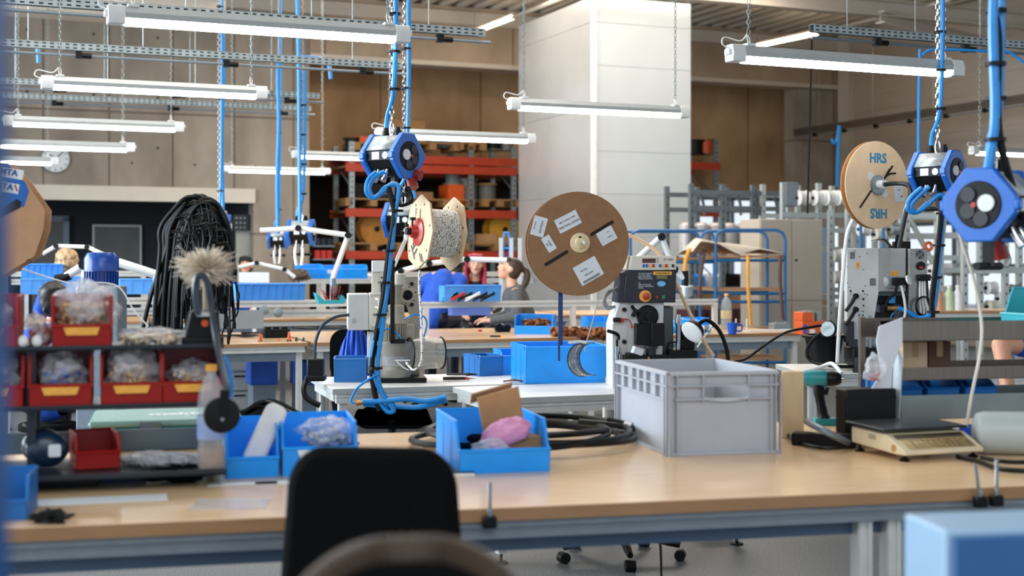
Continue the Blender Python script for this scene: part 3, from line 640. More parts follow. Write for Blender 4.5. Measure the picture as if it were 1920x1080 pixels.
prt('gear_shaft', m_beige, lambda g: (g.cyl((X(743), -.03, Z(572)), (X(743), -.03, Z(532)), .022, n=16), [g.box((X(743) + .023 * math.cos(a), -.03 + .023 * math.sin(a), (Z(570) + Z(534)) / 2), (.006, .004, Z(534) - Z(570)), (0, 0, math.degrees(a))) for a in [i * .52 for i in range(12)]]))
prt('motor_cap', M('pale_cap', 'b9b4a6', .4, 0, .05, 14), lambda g: g.lathe([(.03, Z(534)), (.036, Z(532)), (.036, Z(514)), (.03, Z(512))], 24, (X(748), -.03, 0)))
fd = prt('round_flange', m_beige, lambda g: g.lathe([(.056, 0), (.056, .012), (.05, .016), (.04, .017)], 32, (X(765), .05, Z(553)), (0, -1, 0)))
prt('flange_bore', m_black, lambda g: (g.lathe([(.028, .012), (.028, .02), (.02, .026), (.014, .022), (0.001, .03)], 24, (X(765), .05, Z(553)), (0, -1, 0))), fd)
for a in (20, 80, 140, 200, 260, 320): prt('flange_bolt', m_black, lambda g: g.cyl((X(765) + .046 * math.cos(R(a)), .036, Z(553) + .046 * math.sin(R(a))), (X(765) + .046 * math.cos(R(a)), .03, Z(553) + .046 * math.sin(R(a))), .004, n=8), fd)
prt('red_mark', m_redd, lambda g: g.tube([(X(759), .045, Z(539)), (X(766), .045, Z(537)), (X(773), .045, Z(538))], .003, 6, 3), fd)
for px, py in ((773, 532), (773, 571)): prt('star_knob', m_black, lambda g: g.cyl((X(px), .05, Z(py)), (X(px), .03, Z(py)), .011, n=10))
cb = prt('control_cabinet', m_mach, lambda g: l.box(g, 652, 550, 692, 618, -.02, .2), bevel=.006)
prt('cabinet_side', M('warm_grey_paint', 'b2aea2', .45, 0, .05, 14), lambda g: l.box(g, 692.3, 549, 716, 618, -.03, .16), bevel=.006)
prt('cabinet_gland_plate', m_cream, lambda g: g.prism([(x + X(704), z + Z(583)) for x, z in rr(.055, .16, .012)], -.031, -.036, 'y'), cb)
prt('cabinet_lock', m_chrome, lambda g: (g.box((X(663), -.021, Z(600)), (.014, .004, .026)), g.cyl((X(663), -.02, Z(600)), (X(663), -.028, Z(600)), .004, n=8)), cb)
prt('gland_cable', m_cream, lambda g: [g.tube([(X(704), -.036, Z(560 + i * 15)), (X(709), -.06, Z(562 + i * 15)), (X(712), -.05, Z(580 + i * 14)), (X(716), -.03, Z(600 + i * 10))], .006, 6) for i in range(3)], cb)
prt('upper_box', m_wplast, lambda g: l.box(g, 698, 488, 722, 509, 0, .1), bevel=.003)
prt('upper_frame', m_cream, lambda g: (l.box(g, 698, 510, 714, 552, .02, .08), g.b2((X(701), .018, Z(545)), (X(711), .02, Z(515)))), bevel=.002)
prt('white_stand', m_wplast, lambda g: (l.box(g, 690, 622, 705, 700, .03, .1), g.b2((X(693), .028, Z(640)), (X(696), .031, Z(628))), g.b2((X(693), .028, Z(690)), (X(696), .031, Z(680)))), bevel=.002)
prt('black_stop_rod', m_black, lambda g: (l.box(g, 729, 490, 737, 640, -.17, -.155), l.box(g, 729, 632, 756, 640, -.17, -.155), l.box(g, 729, 488, 738, 494, -.175, -.15)), bevel=.001)
def fn(g):
    g.prism([(X(735), Z(500)), (X(742), Z(500)), (X(768), Z(440)), (X(768), Z(425)), (X(760), Z(425)), (X(760), Z(442))], .0, .03, 'y'); g.cyl((X(764), -.05, Z(437)), (X(764), .05, Z(437)), .0001, n=6)
    g.cyl((X(764), .015, Z(450)), (X(764), .015, Z(428)), .02, n=14)
prt('spool_arm', m_wplast, fn, bevel=.003)
prt('arm_knob', m_black, lambda g: (g.cyl((X(764), .015, Z(428)), (X(764), .015, Z(421)), .006, n=8), g.cyl((X(764), .015, Z(423)), (X(764), .015, Z(419)), .014, n=8), g.cyl((X(752), .015, Z(436)), (X(758), .015, Z(436)), .012, n=10)))
def fn(g): g.lathe([(.083, 0), (.083, .175)], 40, (X(766), -.12, Z(660)), (.97, .22, 0), cap=False)
dr = prt('drum', M('smoked_clear_drum', 'a8a49c', .12, .2, .15, 14, (1, 1, 20), alpha=.72), fn)
for t in (0, .175):
    c = Vector((X(766), -.12, Z(660))) + Vector((.97, .22, 0)).normalized() * t
    prt('drum_rim', m_black, lambda g: g.ring(c, (.97, .22, 0), .084, .005, 40), dr)
for pts in ([(705, 626), (722, 614), (740, 620), (752, 636)], [(757, 596), (775, 588), (792, 592), (798, 606), (792, 630)]): prt('thin_air_line', m_hose, lambda g: g.tube([(X(a), -.1, Z(b)) for a, b in pts], .005, 6))
prt('white_crank', m_wplast, lambda g: (g.tube([(X(766), -.13, Z(672)), (X(738), -.13, Z(672))], .004, 6, 1), g.tube([(X(742), -.13, Z(674)), (X(752), -.13, Z(684)), (X(764), -.13, Z(690))], .004, 6, 2)))
# small loop line and connector at table edge
hose('air_line', 'thin blue air line looping under the white table edge to a brass coupling', 'hose', pp([(712, 700), (690, 712), (668, 730), (658, 752), (668, 756)], 6.87), .006, m_hose)
hose('air_hose_bundle', 'blue air hoses tied under the edge of the white table', 'hose', pp([(680, 753), (720, 752), (760, 748), (800, 752), (836, 744)], 6.87), .014, m_hose)
hose('air_hose_bundle', 'lower blue air hose tied beneath the white table edge', 'hose', pp([(682, 758), (740, 762), (790, 763), (838, 750)], 6.9), .013, m_hose)
hose('brass_coupling', 'brass coupling on the thin blue air line', 'coupling', pp([(668, 756), (682, 754)], 6.87), .012, m_brass)
# ---------------- crimping press on the second white table ----------------
D = 7.0; l = Loc(1200, 727, D); X, Z = l.x, l.z
f = T('crimping_press', 'white crimping press with dark blue control box and display on top', 'machine', P(1200, 727, D), 4); f.location.z = .8
def prt(nm, mat, fn, par=f, **k): g = MB(); fn(g); return g.build(nm, mat, par, **k)
prt('body', m_wplast, lambda g: g.prism([(X(1147), Z(727)), (X(1240), Z(727)), (X(1244), Z(567)), (X(1160), Z(567)), (X(1147), Z(610))], -.02, .22, 'y'), bevel=.005)
prt('body_flank', m_mach, lambda g: g.prism([(X(1147), Z(727)), (X(1172), Z(727)), (X(1175), Z(567)), (X(1160), Z(567)), (X(1147), Z(610))], -.03, -.02, 'y'))
prt('guard_panel', M('dark_grey_paint', '4c5254', .45, 0, .08, 14), lambda g: l.box(g, 1244, 575, 1265, 700, .02, .2), bevel=.008)
bx = prt('control_box', m_navy, lambda g: g.prism([(X(1165), Z(567)), (X(1263), Z(567)), (X(1265), Z(507)), (X(1171), Z(507))], -.06, .18, 'y'), bevel=.003)
prt('control_box_flank', M('navy_steel_side', '0f1526', .5, 0, .1, 14), lambda g: g.prism([(X(1155), Z(567)), (X(1172), Z(567)), (X(1176), Z(507)), (X(1163), Z(512))], -.05, .17, 'y'), bx)
cu = prt('counter_unit', m_cream, lambda g: g.prism([(X(1176), Z(506)), (X(1264), Z(506)), (X(1264), Z(480)), (X(1180), Z(480))], -.07, .16, 'y'), bevel=.003)
prt('red_display', m_screen, lambda g: l.box(g, 1200, 485, 1225, 493, -.072, -.069), cu)
for i, c in enumerate((m_bluex, m_bluex, m_yel, m_redd, None, m_bluex, m_yel, m_redd, None, m_navy)):
    if c: prt('key_button', c, lambda g: l.box(g, 1200.5 + i * 6.1, 495.5, 1205 + i * 6.1, 501.5, -.073, -.069), cu)
txt('ET 5580', .014, m_ink, cu, face(X(1249), -.0705, Z(487)))
for i in range(3): prt('status_light', m_redd, lambda g: l.box(g, 1228, 485 + i * 3, 1229.5, 486.5 + i * 3, -.072, -.069), cu)
prt('yellow_sign', m_yel, lambda g: l.box(g, 1221, 509, 1256, 515.5, -.064, -.059), bx)
txt('MASCHINE 8', .0125, m_ink, bx, face(X(1238.5), -.0645, Z(512.3)))
prt('small_display', M('olive_display', '6d6a3c', .3, 0, .1, 30), lambda g: l.box(g, 1227, 516, 1247, 523, -.063, -.059), bx)
prt('blue_oval_badge', M('pale_blue_badge', '6fb0e0', .5, 0, .05, 14), lambda g: g.prism([(X(1236.5) + .022 * math.cos(a * .39), Z(532) + .014 * math.sin(a * .39)) for a in range(16)], -.0625, -.059, 'y'), bx)
for i, s in enumerate(('USE BOTH HANDS', 'TO START PRESS', 'KEEP GUARD SHUT', 'WHEN IN MOTION', '1/2', 'HUB 1/2 STELLEN', 'DISPLAY WERKZEUG', '1/2 EIN')):
    txt(s, .0085, m_paper, bx, face(X(1193), -.0602, Z(513 + i * 3.3 + (4 if i > 3 else 0))), al='LEFT')
es = prt('emergency_ring', m_yel, lambda g: g.lathe([(.03, 0), (.03, .006), (.02, .007)], 28, (X(1206), -.06, Z(555)), (0, -1, 0)), bx)
prt('emergency_button', m_redd, lambda g: g.lathe([(.009, 0), (.009, .014), (.019, .018), (.018, .028), (.008, .031)], 24, (X(1207), -.064, Z(555)), (0, -1, 0)), bx)
prt('red_switch', m_redd, lambda g: l.box(g, 1226, 554, 1230, 559, -.066, -.059), bx); prt('green_switch', M('green_plastic', '2c7a45', .4, 0, .1, 20), lambda g: l.box(g, 1237, 553, 1243, 560, -.066, -.059), bx)
wh = prt('flywheel', m_black, lambda g: g.lathe([(.055, 0), (.055, .03), (.048, .036), (.02, .036), (.018, .05)], 36, (X(1212), -.02, Z(592)), (0, -1, 0)))
prt('wheel_bar', M('gunmetal', '33363a', .35, .4, .1, 20), lambda g: g.box((X(1214), -.06, Z(600)), (.004, .01, .1)), wh)
prt('ram_block', m_black, lambda g: (l.box(g, 1187, 606, 1237, 645, -.1, -.02), l.box(g, 1214, 604, 1238, 646, -.13, -.1)), bevel=.002)
prt('anvil', M('gunmetal', '33363a'), lambda g: (g.cyl((X(1216), -.07, Z(700)), (X(1216), -.07, Z(646)), .026, n=18), g.cyl((X(1216), -.07, Z(652)), (X(1216), -.07, Z(647)), .034, n=18)))
prt('clear_guard_block', m_paper, lambda g: g.box((X(1189), -.1, Z(656)), (.05, .04, .035), (0, 20, 12)))
prt('tool_carrier', m_black, lambda g: (l.box(g, 1165, 664, 1250, 727, -.12, -.03), l.box(g, 1170, 660, 1182, 672, -.13, -.02)), bevel=.003)
prt('brass_pin', m_brass, lambda g: l.box(g, 1207, 666, 1210, 690, -.13, -.12))
prt('latch_handle', m_black, lambda g: (g.tube([(X(1183), -.03, Z(574)), (X(1189), -.05, Z(582)), (X(1199), -.05, Z(585))], .009, 8), g.box((X(1186), -.05, Z(588)), (.02, .03, .03), (0, 30, 0))))
prt('clamp_lever', m_black, lambda g: (g.tube([(X(1135), -.06, Z(619)), (X(1148), -.06, Z(623)), (X(1156), -.05, Z(628)), (X(1156), -.05, Z(636))], .009, 8), g.cyl((X(1154), -.05, Z(636)), (X(1154), -.05, Z(650)), .006, n=8)))
prt('spindle', m_chrome, lambda g: (g.cyl((X(1154), -.05, Z(648)), (X(1154), -.05, Z(727)), .016, n=14), g.cyl((X(1158), -.08, Z(660)), (X(1158), -.08, Z(700)), .006, n=8)))
for px, py in ((1168, 580), (1168, 640)): prt('side_knob', m_black, lambda g: g.cyl((X(px), -.03, Z(py)), (X(px), -.055, Z(py)), .011, n=10))
prt('limit_switch', m_black, lambda g: l.box(g, 1147, 595, 1160, 603, -.07, -.03), bevel=.002)
prt('red_lead', m_redd, lambda g: (l.box(g, 1158, 596, 1166, 604, -.065, -.035), g.tube([(X(1166), -.05, Z(598)), (X(1176), -.05, Z(599)), (X(1182), -.05, Z(610)), (X(1181), -.05, Z(613)), (X(1192), -.06, Z(612))], .003, 6)))
prt('grey_cable_loop', M('grey_sheathed_cable', '8b8e8f', .4, .1, .1, 20), lambda g: [g.tube([(X(1167), .05, Z(535 + i * 5)), (X(1150 - i * 3), .03, Z(545)), (X(1136 - i * 2), .03, Z(560 + i * 3)), (X(1142), .05, Z(575 + i * 3)), (X(1158), .08, Z(575))], .006, 6) for i in range(3)])
prt('side_post', m_chrome, lambda g: (g.cyl((X(1271), -.02, Z(727)), (X(1271), -.02, Z(590)), .013, n=12), g.cyl((X(1271), -.02, Z(610)), (X(1271), -.02, Z(597)), .018, n=12)))
l2 = Loc(1283, 727, 6.95)
f = T('black_applicator', 'black tool head on a short stand beside the white press', 'tool', P(1283, 727, 7.05), 0); f.location.z = .8
X, Z = l2.x, l2.z
def prt(nm, mat, fn, par=f, **k): g = MB(); fn(g); return g.build(nm, mat, par, **k)
prt('base_block', m_black, lambda g: (l2.box(g, 1250, 655, 1303, 727, -.1, .1), l2.box(g, 1272, 637, 1300, 655, -.06, .06)), bevel=.004)
prt('body', m_black, lambda g: g.cyl((X(1285), 0, Z(655)), (X(1290), 0, Z(610)), .045, n=18))
prt('loop_hose', m_rub, lambda g: g.tube([(X(1246), -.06, Z(665)), (X(1250), -.06, Z(645)), (X(1262), -.06, Z(641)), (X(1276), -.06, Z(650)), (X(1280), -.06, Z(660))], .005, 6))
f = T('inspection_lamp', 'round black lamp head on a flexible neck beside the press', 'lamp', P(1366, 672, 6.75), 0, 'black flexible neck lamps'); f.location.z = .8
q = lambda a, b, d=0: P(a, b, 6.75 + d) - f.location
g = MB(); g.tube([q(1366, 725), q(1365, 672), q(1358, 640), (q(1345, 615)), q(1327, 601), q(1315, 604), q(1308, 612)], .010, 8); g.build('gooseneck', m_rub, f)
g = MB(); c = q(1300, 620); a = Vector((-.62, -.55, -.55)).normalized(); g.lathe([(.028, -.03), (.05, -.02), (.056, .0), (.055, .012)], 28, c, a); h = g.build('lamp_head', m_black, f)
g = MB(); g.lathe([(.058, .008), (.06, .016), (.056, .018), (.02, .019)], 28, c, a); g.build('lens_rim', m_wplast, h)
g = MB()
for i in range(6): g.box(c - a * .035 + Vector((.006 * (i - 2.5), 0, .006 * (i - 2.5))), (.003, .05, .04), (0, 40, 0))
g.build('heat_sink_rib', m_galv, h)
g = MB(); g.cyl((q(1366, 725)), q(1366, 735), .03, n=16); g.build('lamp_base', m_black, f)
hose('paper_strip', 'tan paper strip hanging from the brown reel past the black lamp', 'strip', pp([(1178, 440), (1230, 470), (1262, 520), (1290, 580), (1320, 640), (1338, 668)], 7.12), .009, m_cardl)
hose('thin_wire', 'thin terminal strip running from the brown reel down behind the blue bin', 'wire', pp([(1122, 562), (1112, 600), (1100, 640), (1096, 660)], 7.0), .003, m_galv)
hose('black_cable', 'black cable sagging between the bench edge and the press', 'cable', pp([(1377, 678), (1400, 672), (1430, 650), (1470, 625), (1500, 617), (1540, 610)], 8.0), .008, m_rub)
# ---------------- tall pale crimping machine ----------------
D = 8.15; l = Loc(1640, 693, D); X, Z = l.x, l.z
f = T('crimping_machine', 'tall pale grey crimping machine with perforated plates under the beige reel', 'machine', P(1640, 693, D), 0); f.location.z = .8
def prt(nm, mat, fn, par=f, **k): g = MB(); fn(g); return g.build(nm, mat, par, **k)
def fn(g):
    g.prism([(X(1583), Z(465)), (X(1643), Z(465)), (X(1643), Z(545)), (X(1626), Z(648)), (X(1597), Z(648)), (X(1583), Z(600))], -.06, .0, 'y')
    g.add([(X(1643), -.06, Z(465)), (X(1671), .02, Z(465)), (X(1671), .02, Z(545)), (X(1643), -.06, Z(545))], [(0, 1, 2, 3)]); 
fp = prt('front_plate', m_mach, fn, bevel=.003)
prt('upper_housing', M('housing_grey', 'b3b4b1', .42, 0, .04, 12), lambda g: g.prism([(X(1625), .0), (X(1643), -.055), (X(1671), .02), (X(1700), .02), (X(1700), .3), (X(1600), .3)], Z(546), Z(465), 'z'))
st = prt('steel_cabinet', m_steel, lambda g: l.box(g, 1702, 466, 1737, 660, -.02, .3), bevel=.004)
prt('rear_column', m_alud, lambda g: l.box(g, 1640, 546, 1702, 693, .12, .3), bevel=.003)
prt('foot_plate', m_black, lambda g: (l.box(g, 1590, 650, 1640, 684, -.12, .1), l.box(g, 1640, 655, 1690, 680, -.1, .1)), bevel=.006)
for px in (1602, 1650, 1690): prt('levelling_foot', m_galv, lambda g: (g.cyl((X(px), -.05, 0), (X(px), -.05, .05), .008, n=8), g.cyl((X(px), -.05, 0), (X(px), -.05, .008), .022, n=12)))
prt('slide_rail', m_galv, lambda g: l.box(g, 1623, 590, 1628, 662, -.075, -.05))
for px, py, r_ in ((1590, 545, 6), (1613, 545, 6), (1607, 481, 3), (1621, 475, 3), (1614, 505, 3), (1598, 470, 3), (1614, 560, 6), (1591, 568, 4), (1614, 572, 5), (1598, 575, 5), (1606, 590, 5), (1613, 590, 5), (1621, 552, 3), (1584, 500, 2.5), (1584, 530, 2.5), (1617, 535, 3), (1621, 610, 3), (1588, 538, 3), (1616, 550, 3), (1590, 550, 3), (1613, 583, 4)):
    prt('screw_hole', m_black, lambda g: g.cyl((X(px), -.0602, Z(py)), (X(px), -.0615, Z(py)), r_ * .0011, n=10), fp)
for a, b, c, d in ((1589, 472, 1598, 485), (1626, 521, 1637, 535)): prt('vent_grille', M('vent_grey', '6d7170', .6, .2, .5, 220), lambda g: l.box(g, a, b, c, d, -.0615, -.0603), fp)
prt('warning_label', m_yel, lambda g: (l.box(g, 1600, 491, 1606, 503, -.0615, -.0603)), fp); txt('!', .022, m_ink, fp, face(X(1603), -.062, Z(497)))
prt('warning_label', m_yel, lambda g: l.box(g, 1671.5, 508, 1686, 517, .018, .0195)); txt('!', .02, m_ink, fp, face(X(1675), .0175, Z(512.5)))
for py in (557, 582): prt('clamp_lever', m_black, lambda g: (g.tube([(X(1599), -.07, Z(py - 3)), (X(1590), -.1, Z(py + 8)), (X(1577), -.12, Z(py + 24))], .011, 8, 2), g.cyl((X(1599), -.055, Z(py - 3)), (X(1599), -.085, Z(py - 3)), .016, n=12)))
prt('connector_plate', m_galv, lambda g: l.box(g, 1645, 518, 1690, 540, .0, .02), bevel=.002)
prt('socket_cap', m_wplast, lambda g: g.lathe([(.03, 0), (.03, .02), (.02, .026)], 24, (X(1656), .0, Z(528)), (0, -1, 0)))
prt('socket_cap', m_wplast, lambda g: g.lathe([(.03, 0), (.03, .01), (.02, .012)], 24, (X(1698), -.05, Z(525)), (.7, -.6, .3)))
prt('black_connector', m_black, lambda g: (l.box(g, 1672, 520, 1694, 534, -.05, .0), l.box(g, 1717, 514, 1740, 526, -.06, -.02)), bevel=.004)
prt('fan_grille', m_galv, lambda g: [g.ring((X(1723), -.024, Z(477)), (0, -1, 0), q * .0075 + .003, .0015, 20, 4) for q in range(1, 4)] + [g.tube([(X(1715), -.024, Z(469)), (X(1731), -.024, Z(485))], .002, 4, 1), g.tube([(X(1715), -.024, Z(485)), (X(1731), -.024, Z(469))], .002, 4, 1)], st)
prt('fan', m_black, lambda g: g.cyl((X(1723), -.0205, Z(477)), (X(1723), -.022, Z(477)), .026, n=20), st)
prt('switch', m_black, lambda g: (g.cyl((X(1724), -.02, Z(498)), (X(1724), -.04, Z(498)), .026, n=8),), st); prt('switch_key', m_redd, lambda g: l.box(g, 1720, 499, 1727, 503, -.044, -.04), st)
for i in range(4): prt('plug_cable', m_wplast if i < 3 else m_rub, lambda g: g.tube([(X(1721 + i * 4.5), -.04, Z(526)), (X(1720 + i * 5), -.05, Z(560)), (X(1722 + i * 6), -.05, Z(585)), (X(1718 + i * 3), -.03, Z(602))], .006, 6))
prt('black_cable_loop', m_rub, lambda g: (g.tube([(X(1678), -.05, Z(534)), (X(1672), -.06, Z(550)), (X(1660), -.05, Z(562)), (X(1657), -.05, Z(575))], .009, 7), g.ring((X(1727), -.06, Z(573)), (.3, -1, .1), .055, .006, 24), g.ring((X(1729), -.05, Z(575)), (.3, -1, .1), .06, .005, 24)))
prt('white_cable', m_wplast, lambda g: g.tube([(X(1685), -.05, Z(535)), (X(1690), -.06, Z(560)), (X(1692), -.06, Z(585)), (X(1686), -.06, Z(600)), (X(1668), -.08, Z(612)), (X(1645), -.08, Z(615))], .008, 7))
vu = prt('valve_unit', m_black, lambda g: (l.box(g, 1634, 586, 1660, 606, -.02, .1), l.box(g, 1660, 570, 1680, 606, .04, .12), l.box(g, 1646, 555, 1700, 570, .06, .12)), bevel=.003)
prt('blue_regulator', m_hose, lambda g: g.cyl((X(1673), .0, Z(568)), (X(1673), .0, Z(555)), .02, n=16), vu)
prt('brass_fitting', m_brass, lambda g: g.cyl((X(1662), -.03, Z(577)), (X(1680), -.03, Z(577)), .014, n=10), vu)
prt('air_line', m_hose, lambda g: (g.tube([(X(1680), -.03, Z(577)), (X(1695), -.05, Z(582)), (X(1712), -.06, Z(592)), (X(1732), -.06, Z(597))], .014, 8), g.tube([(X(1674), -.02, Z(585)), (X(1668), -.02, Z(595)), (X(1666), -.02, Z(606))], .004, 6)), vu)
for i in range(3): prt('terminal_block', m_black, lambda g: l.box(g, 1622, 608 + i * 6.4, 1640, 613 + i * 6.4, -.12, -.06))
prt('applicator', M('gunmetal', '33363a'), lambda g: (l.box(g, 1580, 601, 1594, 640, -.1, -.02), l.box(g, 1584, 634, 1600, 648, -.11, -.02)), bevel=.002)
prt('rating_plate', m_galv, lambda g: (l.box(g, 1609, 634, 1623, 646, -.0625, -.0603), l.box(g, 1630, 628, 1650, 646, .0, .004)))
prt('reel_post', m_black, lambda g: (g.tube([(X(1684), .05, Z(465)), (X(1686), .03, Z(440))], .012, 8, 1), l.box(g, 1690, 452, 1712, 466, .05, .2)))
prt('film_guide', M('gunmetal', '33363a'), lambda g: g.sheet(lambda a, b: (X(1645) + .1 * a, .02 + .12 * b, Z(450) + .03 * math.sin(a * 3) - .05 * a), 8, 1), solid=.004)
hose('white_strip', 'white paper strip dropping from the beige reel to the table', 'strip', pp([(1599, 412), (1588, 440), (1582, 500), (1577, 560), (1573, 620), (1570, 680)], 7.75), .011, m_wplast)
hose('white_strip', 'white strip curling on the white table below the pale machine', 'strip', [S(1578, 700, .81), S(1560, 682, .86) * 1, S(1540, 688, .84), S(1505, 698, .815)], .012, m_wplast)
f = T('waste_bin', 'black plastic bin hooked to the white table by the pale machine', 'bin', P(1545, 655, 8.2), 0)
g = MB(); g.lathe([(.085, -.08), (.115, .075), (.125, .08), (.122, .086), (.11, .078), (.08, -.074)], 28, (0, 0, 0)); g.build('bin_body', m_black, f)
g = MB(); g.ring((0, 0, .08), (0, 0, 1), .124, .01, 28); g.build('bin_rim', m_rub, f)
f = T('inspection_mirror', 'round grey lamp head on a stalk over the black bin', 'lamp', P(1553, 617, 8.05), 0)
g = MB(); g.lathe([(.05, -.008), (.052, 0), (.048, .01)], 28, (0, 0, 0), (-.55, -.8, .1)); h = g.build('lamp_head', m_black, f)
g = MB(); g.lathe([(.044, .008), (.044, .013)], 28, (0, 0, 0), (-.55, -.8, .1)); g.build('lens', m_galv, h)
g = MB(); g.tube([(-.03, .02, -.02), (-.08, .03, -.06), (-.12, .03, -.13), (-.1, 0, -.19), (0, -.1, -.21), (.1, -.1, -.215), (.2, -.1, -.215)], .011, 8); g.build('gooseneck', m_rub, f)
g = MB(); g.cyl((.17, -.1, -.25), (.17, -.1, -.16), .05, n=18); g.build('lamp_base', m_black, f)
# ---------------- front bench: bins, crate, tools ----------------
def bin_parts(f, w, d, h, mat, lab=None, lip=.46, ribs=True):
    t = .004; side = [(.03 * d, 0), (d, 0), (d, h), (.24 * d, h), (.17 * d, .96 * h), (.12 * d, .8 * h), (.07 * d, lip * h + .004), (0, lip * h)]
    g = MB()
    for s in (-1, 1): g.prism(side, s * w / 2, s * (w / 2 - t), 'x')
    g.b2((-w / 2, .03 * d, 0), (w / 2, d, t)); g.b2((-w / 2, d - t, 0), (w / 2, d, h))
    g.prism([(.03 * d, 0), (.03 * d + t, 0), (t, lip * h), (0, lip * h)], -w / 2, w / 2, 'x')
    if ribs:
        for s in (-1, 1):
            for y in (.35, .68): g.b2((s * w / 2, y * d - .004, .01), (s * (w / 2 + .002), y * d + .004, h - .012))
    sh = g.build('bin_shell', mat, f, bevel=.0012)
    g = MB(); e = .005
    for s in (-1, 1): g.tube([(s * (w / 2 - t / 2), d, h), (s * (w / 2 - t / 2), .26 * d, h), (s * (w / 2 - t / 2), .17 * d, .955 * h), (s * (w / 2 - t / 2), .075 * d, lip * h + .006), (s * (w / 2 - t / 2), .003, lip * h)], e, 6, 3)
    g.tube([(-w / 2, d, h), (w / 2, d, h)], e, 6, 1); g.tube([(-w / 2, .002, lip * h), (w / 2, .002, lip * h)], e * 1.2, 6, 1); g.build('bin_rim', mat, f)
    if lab:
        g = MB(); x = w * .3; a, b = lip * h * .58, lip * h * .95; y = -.004
        g.prism([(-x, b), (-x * .85, a), (x * .85, a), (x, b)], y + .004, y - .002, 'y'); g.build('label_card', lab, f)
    return sh
def make_bin(label, loc, rz, w, d, h, mat, lab=None, group=None, lip=.46, name='storage_bin', rot=None, cat='bin'):
    f = T(name, label, cat, loc, rz, group, rot); bin_parts(f, w, d, h, mat, lab, lip); return f
def crumple(name, label, cat, c, r, mat, seed=1, parent=None, amp=.3, rot=0, flatz=0, group=None):
    random.seed(seed); g = MB(); nu, nv = 40, 26; ph = [random.uniform(0, 6.3) for _ in range(8)]
    def fn(i, j):
        th = math.pi * j; a = 2 * math.pi * i
        k = 1 + amp * (.4 * math.sin(3 * a + ph[0] + 2 * th) + .35 * math.sin(5 * th + ph[1]) * math.cos(2 * a + ph[2]) + .3 * math.sin(7 * a + ph[3]) * math.sin(th) + .25 * math.cos(9 * th + 4 * a + ph[4]) + .16 * math.sin(17 * a + 5 * th + ph[5]) + .14 * math.sin(15 * th - 6 * a + ph[6]))
        x, y, z = r[0] * math.sin(th) * math.cos(a) * k, r[1] * math.sin(th) * math.sin(a) * k, r[2] * math.cos(th) * k
        if z < -r[2] * .8: z = -r[2] * .8
        cc, s = math.cos(R(rot)), math.sin(R(rot)); return (x * cc - z * s, y, x * s + z * cc)
    g.sheet(fn, nu, nv); o = g.build(name, mat, parent, ang=70)
    o.location = c
    if label: tag(o, label, cat, group)
    return o
def bits(parent, c, ext, n, mat, seed, size=.012, name='loose_terminals'):
    random.seed(seed); g = MB(); c = Vector(c)
    for i in range(n):
        p = c + Vector([random.uniform(-e, e) for e in ext]); g.box(p, (size * random.uniform(.6, 1.8), size * .5, size * .4), [random.uniform(0, 180) for _ in range(3)])
    o = g.build(name, mat, parent); o['kind'] = 'stuff'; return o
def bag(label, c, r, seed, bit=None, rot=0, n=60, bs=.012, group='clear bags of small parts'):
    o = crumple('parts_bag', label, 'plastic bag', c, r, m_clear, seed, rot=rot, group=group)
    if bit: bits(o, (0, -r[1] * .25, -r[2] * .25), (r[0] * .7, r[1] * .6, r[2] * .45), n * 2, bit, seed, bs * 1.4)
    return o
# blue bins on the bench top
GBB = 'blue stacking bins on the front bench'
cb = S(948, 888, .8)
make_bin('big blue bin holding a torn kraft carton and a pink bag', cb, 13, .285, .42, .155, m_blue, group=GBB)
f = T('kraft_carton', 'open kraft carton standing in the big blue bin', 'carton', cb + Vector((.0, .17, .01)), 16)
g = MB(); g.box((.0, .03, .12), (.14, .005, .22), (14, -14, 0)); g.box((-.03, .07, .215), (.14, .005, .06), (55, -14, 0)); g.build('carton_flap', m_kraft, f)
g = MB(); g.box((.02, -.03, .05), (.15, .09, .075)); g.build('carton_body', M('kraft_dark', '96714a', .8, 0, .1, 20), f)
crumple('pink_bag', 'pink antistatic bag lying in the kraft carton', 'plastic bag', cb + Vector((.0, .1, .11)), (.08, .03, .045), M('pink_film', 'd48fb4', .35, 0, .15, 10), 5, amp=.10, rot=22)
crumple('parts_bag', 'small clear bag at the front of the kraft carton', 'plastic bag', cb + Vector((-.045, .06, .075)), (.05, .03, .022), m_clear, 8, group='clear bags of small parts')
ba_ = S(474, 897, .8); make_bin('narrow blue bin with a white foam sleeve stuck in it', ba_, 14, .155, .3, .15, m_blue, group=GBB, lip=.4)
bb_ = S(600, 893, .8); make_bin('blue bin of cable offcuts behind the black chair', bb_, 12, .225, .34, .155, m_blue, m_paper, group=GBB, lip=.55)
bag('crumpled clear bag on the cable offcuts in the blue bin', bb_ + Vector((.0, .17, .11)), (.085, .08, .045), 12, m_galv, n=30)
bits(T('cable_offcut', 'grey cable offcuts lying in the blue bin behind the chair', 'cable', bb_ + Vector((.03, .13, .05))), (0, 0, 0), (.07, .07, .03), 40, m_alud, 4, .02, 'offcut_pieces')
g = MB(); g.prism(rr(.068, .2, .025), -.02, .02, 'y'); o = g.build('foam_sleeve', M('white_foam', 'e6e6e2', .8, 0, .04, 20), bevel=.01); o.location = ba_ + Vector((.015, .12, .115)); o.rotation_euler = (R(-12), R(24), 0); tag(o, 'white foam sleeve leaning out of the narrow blue bin', 'foam sleeve')
make_bin('blue bin with red bits, cut by the frame edge on the bench', S(-12, 978, .8), 12, .16, .2, .105, m_blued, group=GBB)
